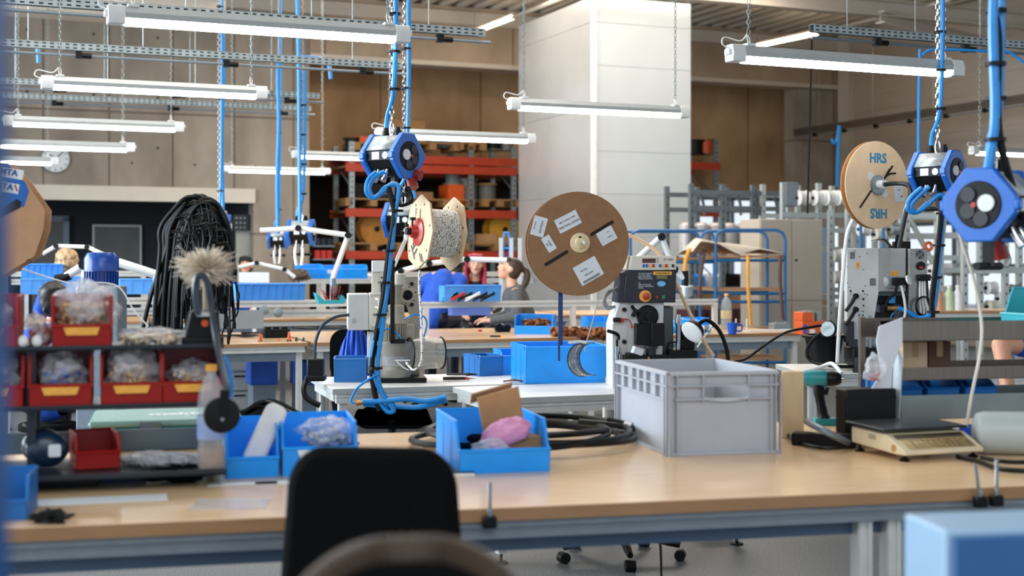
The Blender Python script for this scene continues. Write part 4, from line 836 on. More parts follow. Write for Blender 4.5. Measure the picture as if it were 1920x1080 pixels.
# grey crate
f = T('euro_crate', 'open grey stacking crate on the front bench', 'crate', S(1250, 857, .8), 12.5)
W_, Dp, H_ = .41, .6, .28; m_cr = M('grey_crate_plastic', 'a9acb3', .45, 0, .05, 8)
g = MB(); i = .014; hz0, hz1 = .19, .235; hx0, hx1 = .13, .29
g.b2((i, i, .0), (W_ - i, Dp - i, .006)); g.b2((i, Dp - i - .004, 0), (W_ - i, Dp - i, H_)); g.b2((i, i, 0), (i + .004, Dp - i, H_)); g.b2((W_ - i - .004, i, 0), (W_ - i, Dp - i, H_))
g.b2((i, i, 0), (W_ - i, i + .004, hz0)); g.b2((i, i, hz1), (W_ - i, i + .004, H_)); g.b2((i, i, hz0), (hx0, i + .004, hz1)); g.b2((hx1, i, hz0), (W_ - i, i + .004, hz1))
g.build('crate_wall', m_cr, f)
g = MB()
for a, b in (((0, 0, H_ - .012), (W_, i, H_)), ((0, Dp - i, H_ - .012), (W_, Dp, H_)), ((0, 0, H_ - .012), (i, Dp, H_)), ((W_ - i, 0, H_ - .012), (W_, Dp, H_)),
             ((0, 0, H_ - .05), (W_, i, H_ - .044)), ((0, 0, H_ - .05), (i, Dp, H_ - .044)), ((W_ - i, 0, H_ - .05), (W_, Dp, H_ - .044)),
             ((0.03, 0, H_ - .095), (W_ - .03, i, H_ - .089)), ((0, .03, H_ - .095), (i, Dp - .03, H_ - .089)), ((0.006, 0.006, 0), (W_ - .006, i, .012)), ((.006, 0.006, 0), (i, Dp, .012)), ((W_ - i, 0, 0), (W_ - .006, Dp, .012))): g.b2(a, b)
g.build('crate_rim', m_cr, f, bevel=.0015)
g = MB()
RB = []
for x in (0, .018, .036, W_ - .004, W_ - .022, W_ - .04): RB.append(((x, 0, .0), (x + .004, i, H_ - .01)))
for x in (.127, .289): RB.append(((x, 0, H_ - .1), (x + .005, i, H_ - .01)))
for y in (0, .03, Dp - .034, Dp - .004): RB.append(((0, y, 0), (i, y + .004, H_ - .01)))
for y in (.12, .22, .3, .38, .48): RB.append(((0, y, H_ - .092), (i, y + .004, H_ - .01)))
for a, b in RB: g = MB(); g.b2(a, b); g.build('crate_rib', m_cr, f)
g = MB(); g.tube([(hx0, .006, hz0), ((hx0 + hx1) / 2, .004, hz0 - .006), (hx1, .006, hz0)], .005, 6, 4); g.build('handle_edge', M('crate_light_edge', 'c9cfd3', .4, 0, .04, 8), f)
# coiled black cable
f = T('cable_coil', 'thick black cable lying in wide loops behind the big blue bin', 'cable', S(985, 833, .8), 0)
g = MB(); random.seed(3); pts = []
for i in range(46):
    a = i * .55; rx = .36 + .05 * math.sin(i * .23) ; pts.append((rx * math.cos(a) * .95 + .02 * math.sin(i * .7), .33 * math.sin(a) * (1 + .08 * math.sin(i * .4)), .014 + .016 * (.5 + .5 * math.sin(i * .9)) + .0009 * i))
g.tube(pts, .0115, 8, 4); g.build('cable_loop', m_rub, f)
g = MB(); g.tube([(.2, .17, .06), (.33, .1, .055), (.47, .05, .03), (.58, .0, .016)], .011, 8, 5); g.tube([(.3, .13, .075), (.42, .1, .05), (.5, .06, .04)], .008, 8, 5); g.build('cable_end', m_rub, f)
g = MB(); g.cyl((.36, .1, .055), (.385, .09, .05), .017, n=10); g.build('white_tie', m_wplast, f)
f = T('notebook', 'dark blue folder lying under the edge of the big blue bin', 'folder', S(835, 893, .8), 10)
g = MB(); g.b2((-.09, 0, .0), (.09, .25, .006)); g.build('paper_block', m_paper, f); g = MB(); g.b2((-.092, .012, .006), (.092, .255, .009)); g.build('cover', m_navy, f)
# clamp rods along the bench edge
def rod(label, px, py, hgt, tilt=0, dbl=None):
    p = S(px, py, .8); f = T('clamp_rod', label, 'clamp', p, FR, 'clamp rods on bench edges'); c = Vector((0, -.02, -.02))
    g = MB(); g.b2((-.018, -.026, -.05), (.018, -.0, -.018)); g.build('clamp_block', m_black, f, bevel=.004)
    g = MB(); g.cyl((0, -.015, -.03), (math.sin(R(tilt)) * hgt, -.015, hgt), .0055, n=10); g.cyl((0, -.015, -.014), (0, -.015, -.002), .008, n=10); g.build('rod', m_chrome, f)
rod('upright chrome rod clamped to the bench edge beside the black chair', 916, 953, .07)
rod('tilted chrome rod clamped on the bench edge below the scale', 1833, 917, .075, -14)
rod('upright chrome rod clamped on the bench edge below the scale', 1863, 915, .085)
f = T('clamp_rod', 'white rod on the far edge of the front bench beside the crate', 'clamp', S(1133, 800, .8), 0, 'clamp rods on bench edges'); g = MB(); g.cyl((0, 0, 0), (0, 0, .075), .006, n=10); g.build('rod', m_wplast, f)
# scale
f = T('counter_scale', 'cream counter scale with dark platform and sloped keypad', 'scale', S(1697, 868, .8), 20); m_scl = M('cream_scale_plastic', 'd6c5a2', .45, 0, .05, 14)
g = MB(); g.prism([(0, .022), (0, .034), (.10, .078), (.3, .085), (.3, .03), (.05, .02)], 0, .31, 'x'); g.build('body', m_scl, f, bevel=.004)
g = MB(); g.prism([(.105, .088), (.32, .094), (.32, .102), (.1, .097)], -.012, .325, 'x'); g.build('platform', M('dark_platform', '43474a', .25, .6, .1, 10), f, bevel=.002)
sl = math.degrees(math.atan2(.044, .1))
def keyplate(nm, x0, x1, a, b, mat, par=f): g = MB(); g.add([(x, y, .034 + .44 * y + .0012) for x, y in ((x0, a), (x1, a), (x1, b), (x0, b))], [(0, 1, 2, 3)]); return g.build(nm, mat, par, solid=.001)
kp = keyplate('keypad', .03, .29, .012, .066, M('tan_keypad', 'a98e5e', .5, 0, .2, 40)); keyplate('display_strip', .02, .29, .07, .094, M('brown_display', '4a4033', .3, 0, .2, 30))
for r_ in range(3):
    for c_ in range(11): keyplate('key', .055 + c_ * .021, .071 + c_ * .021, .017 + r_ * .016, .029 + r_ * .016, M('tan_key', 'b99b69', .5, 0, .15, 40), kp)
for x, y in ((.02, .03), (.29, .03), (.02, .28), (.29, .28)): g = MB(); g.cyl((x, y, 0), (x, y, .03), .006, n=8); g.lathe([(.016, 0), (.018, .006), (.008, .012)], 14, (x, y, 0)); g.build('foot', m_black, f)
g = MB(); g.prism([(-.0005 + y, z) for y, z in ((0.16, .055), (.2, .055), (.2, .072), (.16, .072))], -.001, -.0002, 'x'); g.build('type_label', M('grey_label', '9a927e', .6, 0, .1, 40), f)
g = MB(); g.cyl((-.0005, .06, .04), (-.002, .06, .04), .012, n=16); g.build('round_seal', M('gold_seal', 'b3864a', .5, 0, .1, 20), f)
hose('black_cable', 'black scale cable curling past the crate and power strip', 'cable', [S(1600, 838, .81), S(1540, 840, .81), S(1490, 826, .81), S(1474, 806, .82), S(1482, 788, .86), S(1510, 792, .85)], .006, m_rub)
hose('black_cable', 'black cable trailing from the scale to the frame edge', 'cable', [S(1795, 856, .81), S(1830, 864, .81), S(1880, 880, .81), S(1960, 884, .81)], .008, m_rub)
hose('black_cable', 'second black cable running under the grey roll', 'cable', [S(1840, 858, .81), S(1890, 866, .81), S(1960, 866, .81)], .007, m_rub)
# grey roll
f = T('grey_roll', 'pale grey cylinder lying beside the cream scale', 'roll', S(1845, 858, .8) + Vector((0, .09, .072)), 0); dvec = Vector((.95, -.1, -.0))
g = MB(); g.lathe([(.05, 0), (.066, .008), (.072, .03), (.072, .4)], 32, (0, 0, 0), dvec); g.build('roll_body', M('pale_grey_plastic', 'a9b0ad', .4, 0, .04, 8), f)
# board, box, drill, strip
o = MB().b2((-.04, 0, 0), (.04, .05, .245)).build('beech_board', M('pale_beech_panel', 'd3b58c', .5, 0, .06, 6, (6, 6, 1)), bevel=.002); o.location = S(1488, 822, .8); o.rotation_euler = (0, 0, R(8)); tag(o, 'pale upright wooden block standing beside the grey crate', 'board')
f = T('black_case', 'black box standing upright behind the cream scale', 'case', S(1634, 832, .8), 14)
g = MB(); g.b2((-.1, 0, 0), (.1, .08, .195)); g.build('case_body', m_black, f, bevel=.006); g = MB(); g.b2((-.1, -.002, .16), (.1, .082, .164)); g.build('lid_seam', m_rub, f)
f = T('cordless_drill', 'teal cordless drill standing on its battery', 'drill', S(1545, 798, .8) + Vector((0, .02, 0)), 0); m_mak = M('drill_teal', '17777c', .4, 0, .08, 20)
g = MB(); g.lathe([(.018, -.07), (.03, -.062), (.034, -.03), (.033, .02), (.029, .03)], 20, (-.012, 0, .185), (.95, -.3, 0)); g.build('motor_housing', m_mak, f)
g = MB(); g.lathe([(.03, .03), (.031, .05), (.024, .075), (.014, .085)], 20, (-.012, 0, .185), (.95, -.3, 0)); c_ = g.build('chuck', m_black, f)
g = MB(); g.lathe([(.012, .085), (.009, .1)], 14, (-.012, 0, .185), (.95, -.3, 0)); g.build('chuck_jaw', m_chrome, c_)
g = MB(); g.tube([(-.018, 0, .17), (-.012, 0, .11), (.0, 0, .05), (.006, 0, .02)], [.022, .019, .02, .024], 12, 4); g.build('grip', m_rub, f)
g = MB(); g.prism(rr(.1, .06, .012, 3, .01), .0, .028, 'z'); g.build('battery', m_mak, f, bevel=.004)
g = MB(); g.box((.014, -.004, .135), (.012, .014, .03), (0, 15, 0)); g.build('trigger', m_black, f)
f = T('power_strip', 'black power strip with a red switch beside the drill', 'power strip', S(1545, 836, .8), -22)
g = MB(); g.b2((-.11, -.03, 0), (.11, .03, .045)); g.build('strip_body', m_black, f, bevel=.006); g = MB(); g.b2((.02, -.015, .045), (.045, .012, .052)); g.build('red_switch', m_redd, f)
hose('grey_strap', 'grey tape folded over the power strip', 'strap', [S(1512, 790, .87), S(1530, 800, .88), S(1560, 815, .86), S(1590, 830, .82)], .012, m_alud)
# ---------------- steel shelf at the other end ----------------
so = P(1690, 640, 4.9); so.z = .8
f = T('parts_shelf', 'low steel shelf on the bench under the turquoise bin', 'shelf', so, FR)
zr = lambda py: EYE - (py - HY) / F * 4.9 - .8
m_stl = M('satin_steel_sheet', '7d746b', .28, .8, .12, 6, (30, 1, 1))
for nm, a, b, lipm in (('top_tray', 640, 603, m_stl), ('middle_tray', 714, 690, m_stl), ('lower_tray', 788, 742, M('grey_steel_sheet', '87908f', .35, .7, .08, 8))):
    g = MB(); g.b2((0, 0, zr(a)), (1.0, .003, zr(b))); g.b2((0, 0, zr(a)), (1.0, .3, zr(a) + .003)); g.b2((0, .297, zr(a)), (1.0, .3, zr(b))); g.build(nm, lipm, f)
m_brk = M('pale_bracket_paint', 'b9c3c8', .4, .2, .05, 10)
for x in (-.01, 1.0):
    g = MB(); g.prism([(0, 0), (.05, 0), (.06, .14), (.05, .3), (.02, zr(600)), (.14, zr(606)), (.02, zr(640)), (-.03, .3)], x - .004, x, 'x'); g.build('side_bracket', m_brk, f)
    g = MB(); g.box((x, .28, zr(600) / 2), (.02, .02, zr(600))); g.build('rear_upright', m_stl, f)
g = MB(); g.prism([(-.09, zr(612)), (0, zr(596)), (.0, zr(640)), (-.04, zr(690)), (-.045, zr(735)), (-.10, zr(760)), (-.13, zr(735)), (-.08, zr(700)), (-.10, zr(640))], -.006, -.003, 'y'); g.build('white_gusset', M('white_bracket', 'd4d7de', .4, 0, .03, 10), f, solid=.003)
tz = zr(640) + .805
fbx = lambda px, D, z: Vector(((px - 960) / F * D, D, z))
make_bin('turquoise bin with sloped front on the steel shelf', fbx(1915, 5.1, tz), -78, .28, .3, .18, m_teal)
def carton(label, p, w, d, h, rz, mat, tape=True, grp=None):
    f = T('carton', label, 'carton', p, rz, grp); g = MB(); g.b2((-w / 2, 0, 0), (w / 2, d, h)); g.build('carton_body', mat, f, bevel=.002)
    g = MB(); g.b2((-.012, -.001, h * .55), (.012, d * .5, h + .001)); g.build('tape_strip', M('tan_tape', 'a98256', .4, 0, .05, 20), f); return f
mz = zr(714) + .805
carton('light kraft carton on the middle tray beside the white gusset', fbx(1716, 5.06, mz), .095, .11, .125, 6, M('kraft_light', 'c7ab8b', .8, 0, .06, 16))
carton('dark brown carton leaning on the light kraft carton', fbx(1762, 5.09, mz), .085, .11, .125, 4, M('dark_carton', '5d4334', .8, 0, .08, 16))
lz = zr(788) + .805
for i, (px, l) in enumerate(((1700, 'deep blue bin in the lower tray, next to the white gusset'), (1770, 'deep blue bin in the lower tray below the dark carton'), (1840, 'deep blue bin in the lower tray, third along'))): make_bin(l, fbx(px, 5.02 + .02 * i, lz), FR, .13, .22, .12, m_blued, group='blue bins in the lower tray', lip=.8)
o = bag('clear bag with red pieces hanging on the white gusset', P(1640, 692, 4.82), (.035, .02, .05), 31); bits(o, (.0, 0, -.03), (.015, .01, .01), 12, m_redd, 3, .012)
hose('hanging_string', 'thin white cord hanging across the steel shelf', 'cord', pp([(1788, 380), (1800, 440), (1825, 520), (1840, 600), (1838, 660), (1822, 740), (1812, 800)], 4.75), .006, m_cream)
crumple('blue_rag', 'blue rag lying behind the cream scale', 'rag', S(1832, 812, .82), (.06, .05, .03), m_cloth, 17)
o = MB().b2((-.12, 0, 0), (.12, .16, .002)).build('paper_sheet', m_paper); o.location = S(1800, 806, .802); o.rotation_euler = (0, 0, .3); tag(o, 'white sheet lying behind the scale platform', 'paper', 'loose paper sheets')
crumple('blue_rag', 'bright blue cloth tucked behind the black box', 'rag', S(1630, 752, .9), (.045, .03, .02), m_blue, 18)
# ---------------- red bin shelf ----------------
SR = 16; ro = P(420, 490, 4.01); ro.z = .8
def rb(s, t, z): return e2((ro.x, ro.y, z), SR, s, t)
f = T('bin_rack', 'dark steel rack of red parts bins on the front bench', 'rack', ro, SR)
m_rk = M('dark_rack_steel', '343a40', .35, .6, .12, 8)
for nm, z, lip in (('bottom_shelf', .042, .012), ('middle_shelf', .23, .008), ('top_shelf', .40, .008)):
    y_ = -.1 if z < .1 else 0; g = MB(); g.b2((-1.1, y_, z - .006), (0, .32, z)); g.b2((-1.1, y_, z - .006), (0, y_ + .004, z + lip)); g.build(nm, m_rk, f)
g = MB(); g.b2((-1.1, .316, .06), (-.02, .32, .125)); g.build('rear_lip', M('grey_steel_sheet', '87908f'), f)
for x in (-1.08, -.54, -.02):
    for y in (.05, .3):
        if x == -.02 and y < .1: continue
        g = MB(); g.b2((x - .012, y, 0), (x + .012, y + .012, .41)); g.build('upright', m_rk, f)
GR = 'red bins with yellow label cards'
row = [(-1.0, 1.03, 'red bin on the middle shelf, cut by the frame edge'), (-.458, 1.03, 'red bin on the middle shelf holding a clear bag and a blue part'), (-.262, 1.03, 'red bin on the middle shelf heaped with a dusty clear bag'), (-.09, 1.03, 'red bin at the shelf end, behind the drink bottle'), (-.645, 1.03, 'red bin on the middle shelf, second from the frame edge'),
       (-.40, 1.2, 'red bin on the top shelf overflowing with crumpled clear bags'), (-.655, 1.2, 'red bin on the top shelf, cut by the frame edge')]
row = row[1:]
for i, (s, z, l) in enumerate(row): make_bin(l, rb(s, .0, z + .003), SR, .172 if z < 1.1 else .165, .26, .145, m_red, m_yel, GR, .42)
bt = M('dusty_brass_bits', 'c9a67c', .45, .4, .4, 70)
bag('clear bag with a blue piece in the red bin second from the bottle', rb(-.455, .1, 1.125), (.065, .07, .055), 41, m_bluex, n=8)
bag('dusty clear bag of brass parts in the red bin next to the bottle', rb(-.262, .1, 1.13), (.075, .08, .07), 42, bt, n=90)
bag('clear bag of brass parts in the shelf-end red bin', rb(-.09, .12, 1.11), (.065, .07, .04), 43, bt, n=50)
bag('clear bag of gold parts in the red bin by the frame edge', rb(-.645, .1, 1.13), (.07, .07, .065), 44, bt, n=60)
bag('big crumpled clear bag bulging out of the top red bin', rb(-.385, .12, 1.31), (.085, .08, .075), 45, bt, n=110)
bag('clear bag of pale parts in the top red bin by the frame edge', rb(-.67, .12, 1.28), (.07, .07, .06), 46, M('pale_parts', 'b8a68f', .5, .2, .4, 60), n=60)
bag('reddish clear bag slumped between the two top red bins', rb(-.512, .08, 1.25), (.035, .04, .05), 47, M('reddish_parts', '8d4436', .5, .1, .3, 60), rot=35, n=60)
bag('flat clear bag of pale plugs lying on the top shelf', rb(-.2, .09, 1.228), (.105, .08, .022), 48, M('pale_plugs', 'dcc7a8', .5, .1, .4, 60), n=80)
for i, (s, l) in enumerate(((-.56, 'white plug lying on the top shelf, nearer the frame edge'), (-.522, 'white plug lying on the top shelf beside the full red bin'))):
    o = MB().ball((0, 0, 0), (.016, .014, .018), 12, 8).build('white_plug', m_wplast); o.location = rb(s, .015, 1.222); tag(o, l, 'plug', 'white plugs')
make_bin('empty red bin on the bottom shelf beside the ear defenders', rb(-.355, .05, .845), SR + 8, .125, .17, .095, m_red, None, GR, .5)
# ear defenders
f = T('ear_defenders', 'dark blue ear defenders with a pale square label', 'ear defenders', rb(-.5, .1, .905), 20); m_ear = M('dark_blue_shell', '12283f', .3, 0, .15, 20)
g = MB(); g.ball((-.0, -.03, 0), (.06, .035, .052), 18, 12); e_ = g.build('ear_cup', m_ear, f); g = MB(); g.prism([(.02 + x, z) for x, z in rr(.034, .036, .006)], -.066, -.06, 'y'); g.build('square_label', m_paper, e_)
g = MB(); g.ball((-.01, .05, 0), (.06, .03, .052), 18, 12); g.build('ear_cup', m_ear, f)
g = MB(); g.tube([(-.03, -.03, .04), (-.05, -.02, .065), (-.06, .01, .07), (-.05, .04, .065), (-.03, .06, .04)], .006, 8); g.build('headband', m_black, f)
for i in range(2): bag(('folded clear bags stacked on the bottom shelf by the bottle', 'clear bag draped over the lip of the bottom shelf')[i], rb(-.15 - .06 * i, .08 + .04 * i, .862 + .0 * i), (.1, .07, .018), 50 + i, m_galv, n=14)
crumple('black_pouch', 'black pouch under the bottom shelf by the bottle', 'pouch', S(330, 888, .825), (.09, .07, .025), m_dark, 20)
o = MB().b2((-.09, 0, 0), (.09, .12, .03)).build('tape_case', m_blued, bevel=.004); o.location = S(215, 902, .8); o.rotation_euler = (0, 0, .25); tag(o, 'flat blue box pushed under the bottom shelf', 'box')
o = MB().b2((-.11, 0, 0), (.11, .1, .028)).build('cutting_block', m_black, bevel=.004); o.location = S(108, 915, .8); o.rotation_euler = (0, 0, .25); tag(o, 'black flat block under the shelf beside the blue bin', 'block')
for i, (px, py, w_, d_, l) in enumerate(((185, 944, .36, .1, 'long white sheet on the bench below the red bin rack'), (455, 910, .2, .05, 'white paper strip in front of the narrow blue bin'), (530, 908, .16, .06, 'crumpled white paper by the black chair'), (425, 955, .2, .16, 'clear plastic sleeve lying on the bare bench top'))):
    o = MB().b2((-w_ / 2, 0, 0), (w_ / 2, d_, .0015)).build('paper_sheet', m_paper if i < 3 else m_clear); o.location = S(px, py, .8005); o.rotation_euler = (0, 0, R(16 - i * 4)); tag(o, l, 'paper', 'loose paper sheets')
crumple('cable_plug', 'small black plug lying on the bench by the blue bin', 'plug', S(94, 970, .815), (.045, .02, .016), m_black, 22, amp=.5)
# drink bottle
def bottle(f, h, r, liquid, labm, capm, body=m_acry):
    g = MB(); g.lathe([(r * .8, 0), (r, h * .05), (r, h * .2), (r * .93, h * .24), (r, h * .3), (r, h * .5), (r * .94, h * .56), (r, h * .62), (r * .9, h * .74), (r * .55, h * .87), (r * .34, h * .91), (r * .34, h * .95)], 24); g.build('bottle_body', body, f)
    g = MB(); g.lathe([(r * .78, .003), (r * .95, h * .05), (r * .95, liquid * h)], 24); g.build('drink', M('amber_drink', 'a8743c', .1, 0, .1, 10, alpha=.8) if liquid < .3 else M('clear_water', 'b8c4c4', .05, 0, .05, 5, alpha=.3), f)
    g = MB(); g.lathe([(r * 1.01, h * .3), (r * 1.01, h * .52)], 24, cap=False); g.build('paper_band', labm, f)
    g = MB(); g.lathe([(r * .42, h * .94), (r * .42, h), (r * .1, h * 1.005)], 18); g.build('screw_cap', capm, f)
f = T('drink_bottle', 'plastic bottle with yellow cap and amber drink on the bin rack', 'bottle', rb(-.04, -.05, .845)); bottle(f, .305, .04, .22, M('blue_white_label', 'b9c8e4', .5, 0, .25, 8, hx2='3f6fd0'), m_yel)
# flexible neck lamp on the rack
f = T('flexible_lamp', 'black flexible lamp drooping its round head over the drink bottle', 'lamp', rb(-.06, .05, 1.203), SR, 'black flexible neck lamps')
q = lambda a, b, D=3.95: Matrix.Rotation(R(-SR), 3, 'Z') @ (P(a, b, D) - f.location)
g = MB(); g.prism([(-.055, 0), (.055, 0), (.045, .1), (-.035, .1)], -.04, .04, 'y'); g.b2((-.06, -.045, 0), (.06, .045, .025)); g.build('lamp_base', m_black, f, bevel=.006)
g = MB(); g.tube([q(372, 592), q(366, 545), q(370, 520), q(380, 517), q(390, 535), q(400, 600), q(412, 670, 3.85), q(425, 725, 3.75), q(424, 745, 3.72)], .0095, 8); g.build('gooseneck', M('blue_black_sheath', '27333f', .35, 0, .1, 20), f)
c = q(416, 778, 3.7); g = MB(); g.lathe([(.03, -.02), (.046, -.012), (.05, 0), (.048, .014), (.01, .016)], 30, c, (.1, -1, .05)); h_ = g.build('lamp_head', m_black, f)
g = MB(); g.prism(rr(.024, .07, .006), -.02, -.008, 'y'); 
for i_ in range(len(g.v)): g.v[i_] = g.v[i_] + c + Vector((.006, 0, .035))
g.build('head_bracket', m_black, h_)
g = MB(); g.cyl(c + Vector((0, -.016, -.01)), c + Vector((0, -.021, -.01)), .005, n=10); g.build('head_screw', m_galv, h_)
hose('air_hose', 'blue hose curving down behind the flexible lamp', 'hose', pp([(420, 668), (428, 690), (433, 720), (430, 748)], 4.3), .009, m_hose)
o = MB().prism([(x, z) for x, z in rr(.02, .02, .009)], -.002, 0, 'y').build('orange_dot', m_orange, f); o.location = (.005, -.047, .065)
o = MB().b2((-.018, -.048, .085), (.018, -.0455, .098)).build('white_tag', m_paper, f)
# fluffy brush
f = T('dust_brush', 'fluffy beige dust brush standing on the rack behind the lamp', 'brush', P(386, 512, 4.12), 0); g = MB(); random.seed(9)
for i in range(900):
    a = random.uniform(0, 6.28); e_ = random.uniform(-.6, 1.2); d_ = Vector((math.cos(a) * math.cos(e_) * 1.25, math.sin(a) * math.cos(e_), math.sin(e_) * .75)) * random.uniform(.02, .06); b_ = Vector((random.uniform(-.01, .01), 0, .012))
    j = Vector([random.uniform(-.02, .02) for _ in range(3)]); g.tube([b_, b_ + d_ * .5 + j, b_ + d_ + j * 2], .0014, 3, 2)
g.build('bristle_tuft', M('beige_bristle', 'dacdba', .9, 0, .25, 60), f)
g = MB(); g.cyl((0, 0, .02), (0, 0, -.2), .009, n=10); g.build('handle', M('beige_handle', 'a08c74', .6, 0, .1, 20), f)
# teal tool case
f = T('tool_case', 'pale teal tool case with white lettering behind the bin rack', 'case', S(430, 830, .8) * 1, 14); f.location = e2((P(165, 490, 4.62).x, 4.62, .8), 14, 0)
g = MB(); g.b2((0, 0, 0), (.52, .38, .08)); g.build('case_body', M('teal_case', '2f7f7d', .45, 0, .06, 14), f, bevel=.01); g = MB(); g.b2((0, 0, .08), (.52, .38, .105)); g.build('case_lid', M('pale_teal_case', '7fa79f', .4, 0, .05, 10), f, bevel=.012)
txt('makita', .085, m_paper, f, Matrix.Translation((.31, .17, .1055)) @ Matrix.Rotation(0, 4, 'X'), bold=.004)
g = MB(); g.b2((.17, -.012, .06), (.24, .0, .1)); g.build('latch', m_chrome, f)
# lead bundle behind bins
f = T('lead_bundle', 'bundle of black leads with pale tips behind the blue bins', 'wire bundle', S(500, 815, .8), 0); random.seed(5); g = MB(); g2 = MB()
for i in range(22):
    a = random.uniform(-.05, .05); p0 = Vector((-.13 + random.uniform(-.02, .02), a, .02 + random.uniform(0, .05))); p1 = Vector((.0, a * .6, .1 + random.uniform(-.03, .03))); p2 = Vector((.14 + random.uniform(-.04, .05), a * 2, .03 + random.uniform(-.02, .03)))
    g.tube([p0, p1, p2], .006, 5, 6); g2.cyl(p2, p2 + (p2 - p1) * .12, .004, n=5); g2.cyl(p0, p0 + (p0 - p1) * .15, .004, n=5)
g.build('lead_strand', m_rub, f, kind='stuff'); g2.build('lead_tip', m_chrome, f, kind='stuff')
# reel with blue print on its stand
f = T('cardboard_reel', 'octagonal cardboard reel with blue and white print, cut by the frame edge', 'reel', P(-8, 415, 5.5), 4); k = 5.5 / F; u = lambda px: (px + 8) * k; vz = lambda py: (415 - py) * k
oc = [(102, -20), (100, 15), (84, 65), (20, 106), (-60, 106), (-105, 30), (-105, -40), (-50, -106), (36, -106), (68, -70)]
oc = [(x * k, -y * k) for x, y in oc]
for y0, y1 in ((-.1, -.094), (.0, .006)): g = MB(); g.prism(oc, y0, y1, 'y'); o = g.build('flange', m_cardl if False else M('reel_cardboard', 'b48a66', .75, 0, .08, 14), f); fr = o if y0 < -.05 else fr
g = MB(); g.cyl((0, -.094, 0), (0, 0, 0), .16, n=30); g.build('core', m_kraft, f)
g = MB(); g.prism([(x * k, -y * k) for x, y in ((36, -105), (68, -70), (74, -54), (65, -26), (-70, -2), (-105, -60), (-50, -105))], -.1006, -.1, 'y'); g.build('blue_print', M('blue_print', '1f5fae', .7, 0, .06, 30), fr)
for i, (cx, cy) in enumerate(((38, -88), (30, -62))):
    g = MB(); a = R(-9); g.prism([((cx + x * math.cos(a) - y * math.sin(a)) * k, -(cy * k) + (x * math.sin(a) + y * math.cos(a)) * k) for x, y in ((-26, -9), (26, -9), (26, 9), (-26, 9))], -.1012, -.1006, 'y'); g.build('white_print', m_paper, fr)
    txt('MTA', .033, M('navy_print', '1a3c7c', .7, 0, .05, 30), fr, face(cx * k, -.1016, -cy * k + .002, -9), bold=.001)
    if i: g = MB(); g.box(((cx + 21) * k, -.1015, -(cy + 2) * k), (.006, .0006, .028), (0, -20, 0)); g.build('red_print', m_redd, fr)
g = MB(); g.prism([(x * k, -y * k) for x, y in ((8, -10), (52, -40), (60, -34), (58, -24), (10, 2))], -.1018, -.1013, 'y'); g.build('slot', MATS['slot_shadow'], fr)
g = MB(); g.ring((74 * k, -.1004, -78 * k * -1 * -.96), (0, 1, 0), .008, .0016, 16, 4); g.build('round_mark', m_ink, fr)
g = MB(); g.cyl((0, .006, 0), (0, .12, 0), .02, n=12); g.cyl((0, .1, 0), (0, .1, -(f.location.z)), .02, n=12); g.cyl((0, .1, -f.location.z), (0, .1, -f.location.z + .02), .2, n=20); g.build('stand', m_alud, f)
hose('white_thread', 'thin white strip drooping from the printed reel past the blue motor', 'strip', pp([(30, 500), (90, 520), (140, 532), (190, 530), (225, 540), (250, 580), (278, 612)], 5.6), .003, m_wplast)
# chairs
def chair(label, loc, rz, w, top, backh, rib=False, curve=1):
    f = T('office_chair', label, 'chair', loc, rz, 'black office chairs'); g = MB(); zt = top; zb = top - backh
    pts = [(x * (1 - .16 * max(0, (z - zb) / backh - .3) / .7), z) for x, z in rr(w, backh, w * (.42 if rib else .2), 8, 0, (zt + zb) / 2)]
    g.prism(pts, -.03, .03, 'y'); b_ = g.build('backrest', m_dark, f, bevel=.022)
    if rib: g = MB(); P_ = [Vector((x * 1.0, 0, z)) for x, z in pts]; g.tube(P_, [.026 if i % 2 else .022 for i in range(len(P_) * 8)], 10, 8, True); g.build('ribbed_edge', M('brown_ribbed_vinyl', '4a3a2e', .55, 0, .3, 160), b_)
    g = MB(); g.prism(rr(.48, .46, .1, 5, 0, .2), .46, .53, 'z'); g.build('seat', m_dark, f, bevel=.02)
    g = MB(); g.tube([(0, .03, zt - backh * .6), (0, .0, .55), (0, .1, .45), (0, .2, .44)], .022, 8); g.build('back_bracket', m_black, f)
    g = MB(); g.cyl((0, .2, .12), (0, .2, .46), .025, n=12); g.build('gas_column', m_black, f)
    for i in range(5):
        a = R(72 * i + 20); d_ = Vector((math.cos(a), math.sin(a), 0)); c0 = Vector((0, .2, .12)); g = MB(); g.tube([c0, c0 + d_ * .16 + Vector((0, 0, -.015)), c0 + d_ * .3 + Vector((0, 0, -.045))], [.024, .02, .015], 8, 2); l_ = g.build('base_arm', m_black, f)
        g = MB(); p_ = c0 + d_ * .3; p_.z = .027; n_ = Vector((-d_.y, d_.x, 0)); g.cyl(p_ - n_ * .024, p_ + n_ * .024, .027, n=14); g.build('caster', m_black, l_)
    return f
chair('black office chair seen from behind at the front bench', fbx(698, 3.0, 0), -6, .43, 1.04, .52)
chair('black chair with a brown ribbed edge round its back', fbx(765, 1.72, 0), 8, .36, 1.08, .40, True)
chair('black office chair whose star base shows below the crate', fbx(1215, 6.5, 0), 40, .42, .60, .1)
chair('black office chair pushed under the motor-driven feeder table', fbx(735, 7.25, 0), 180, .42, .68, .12)
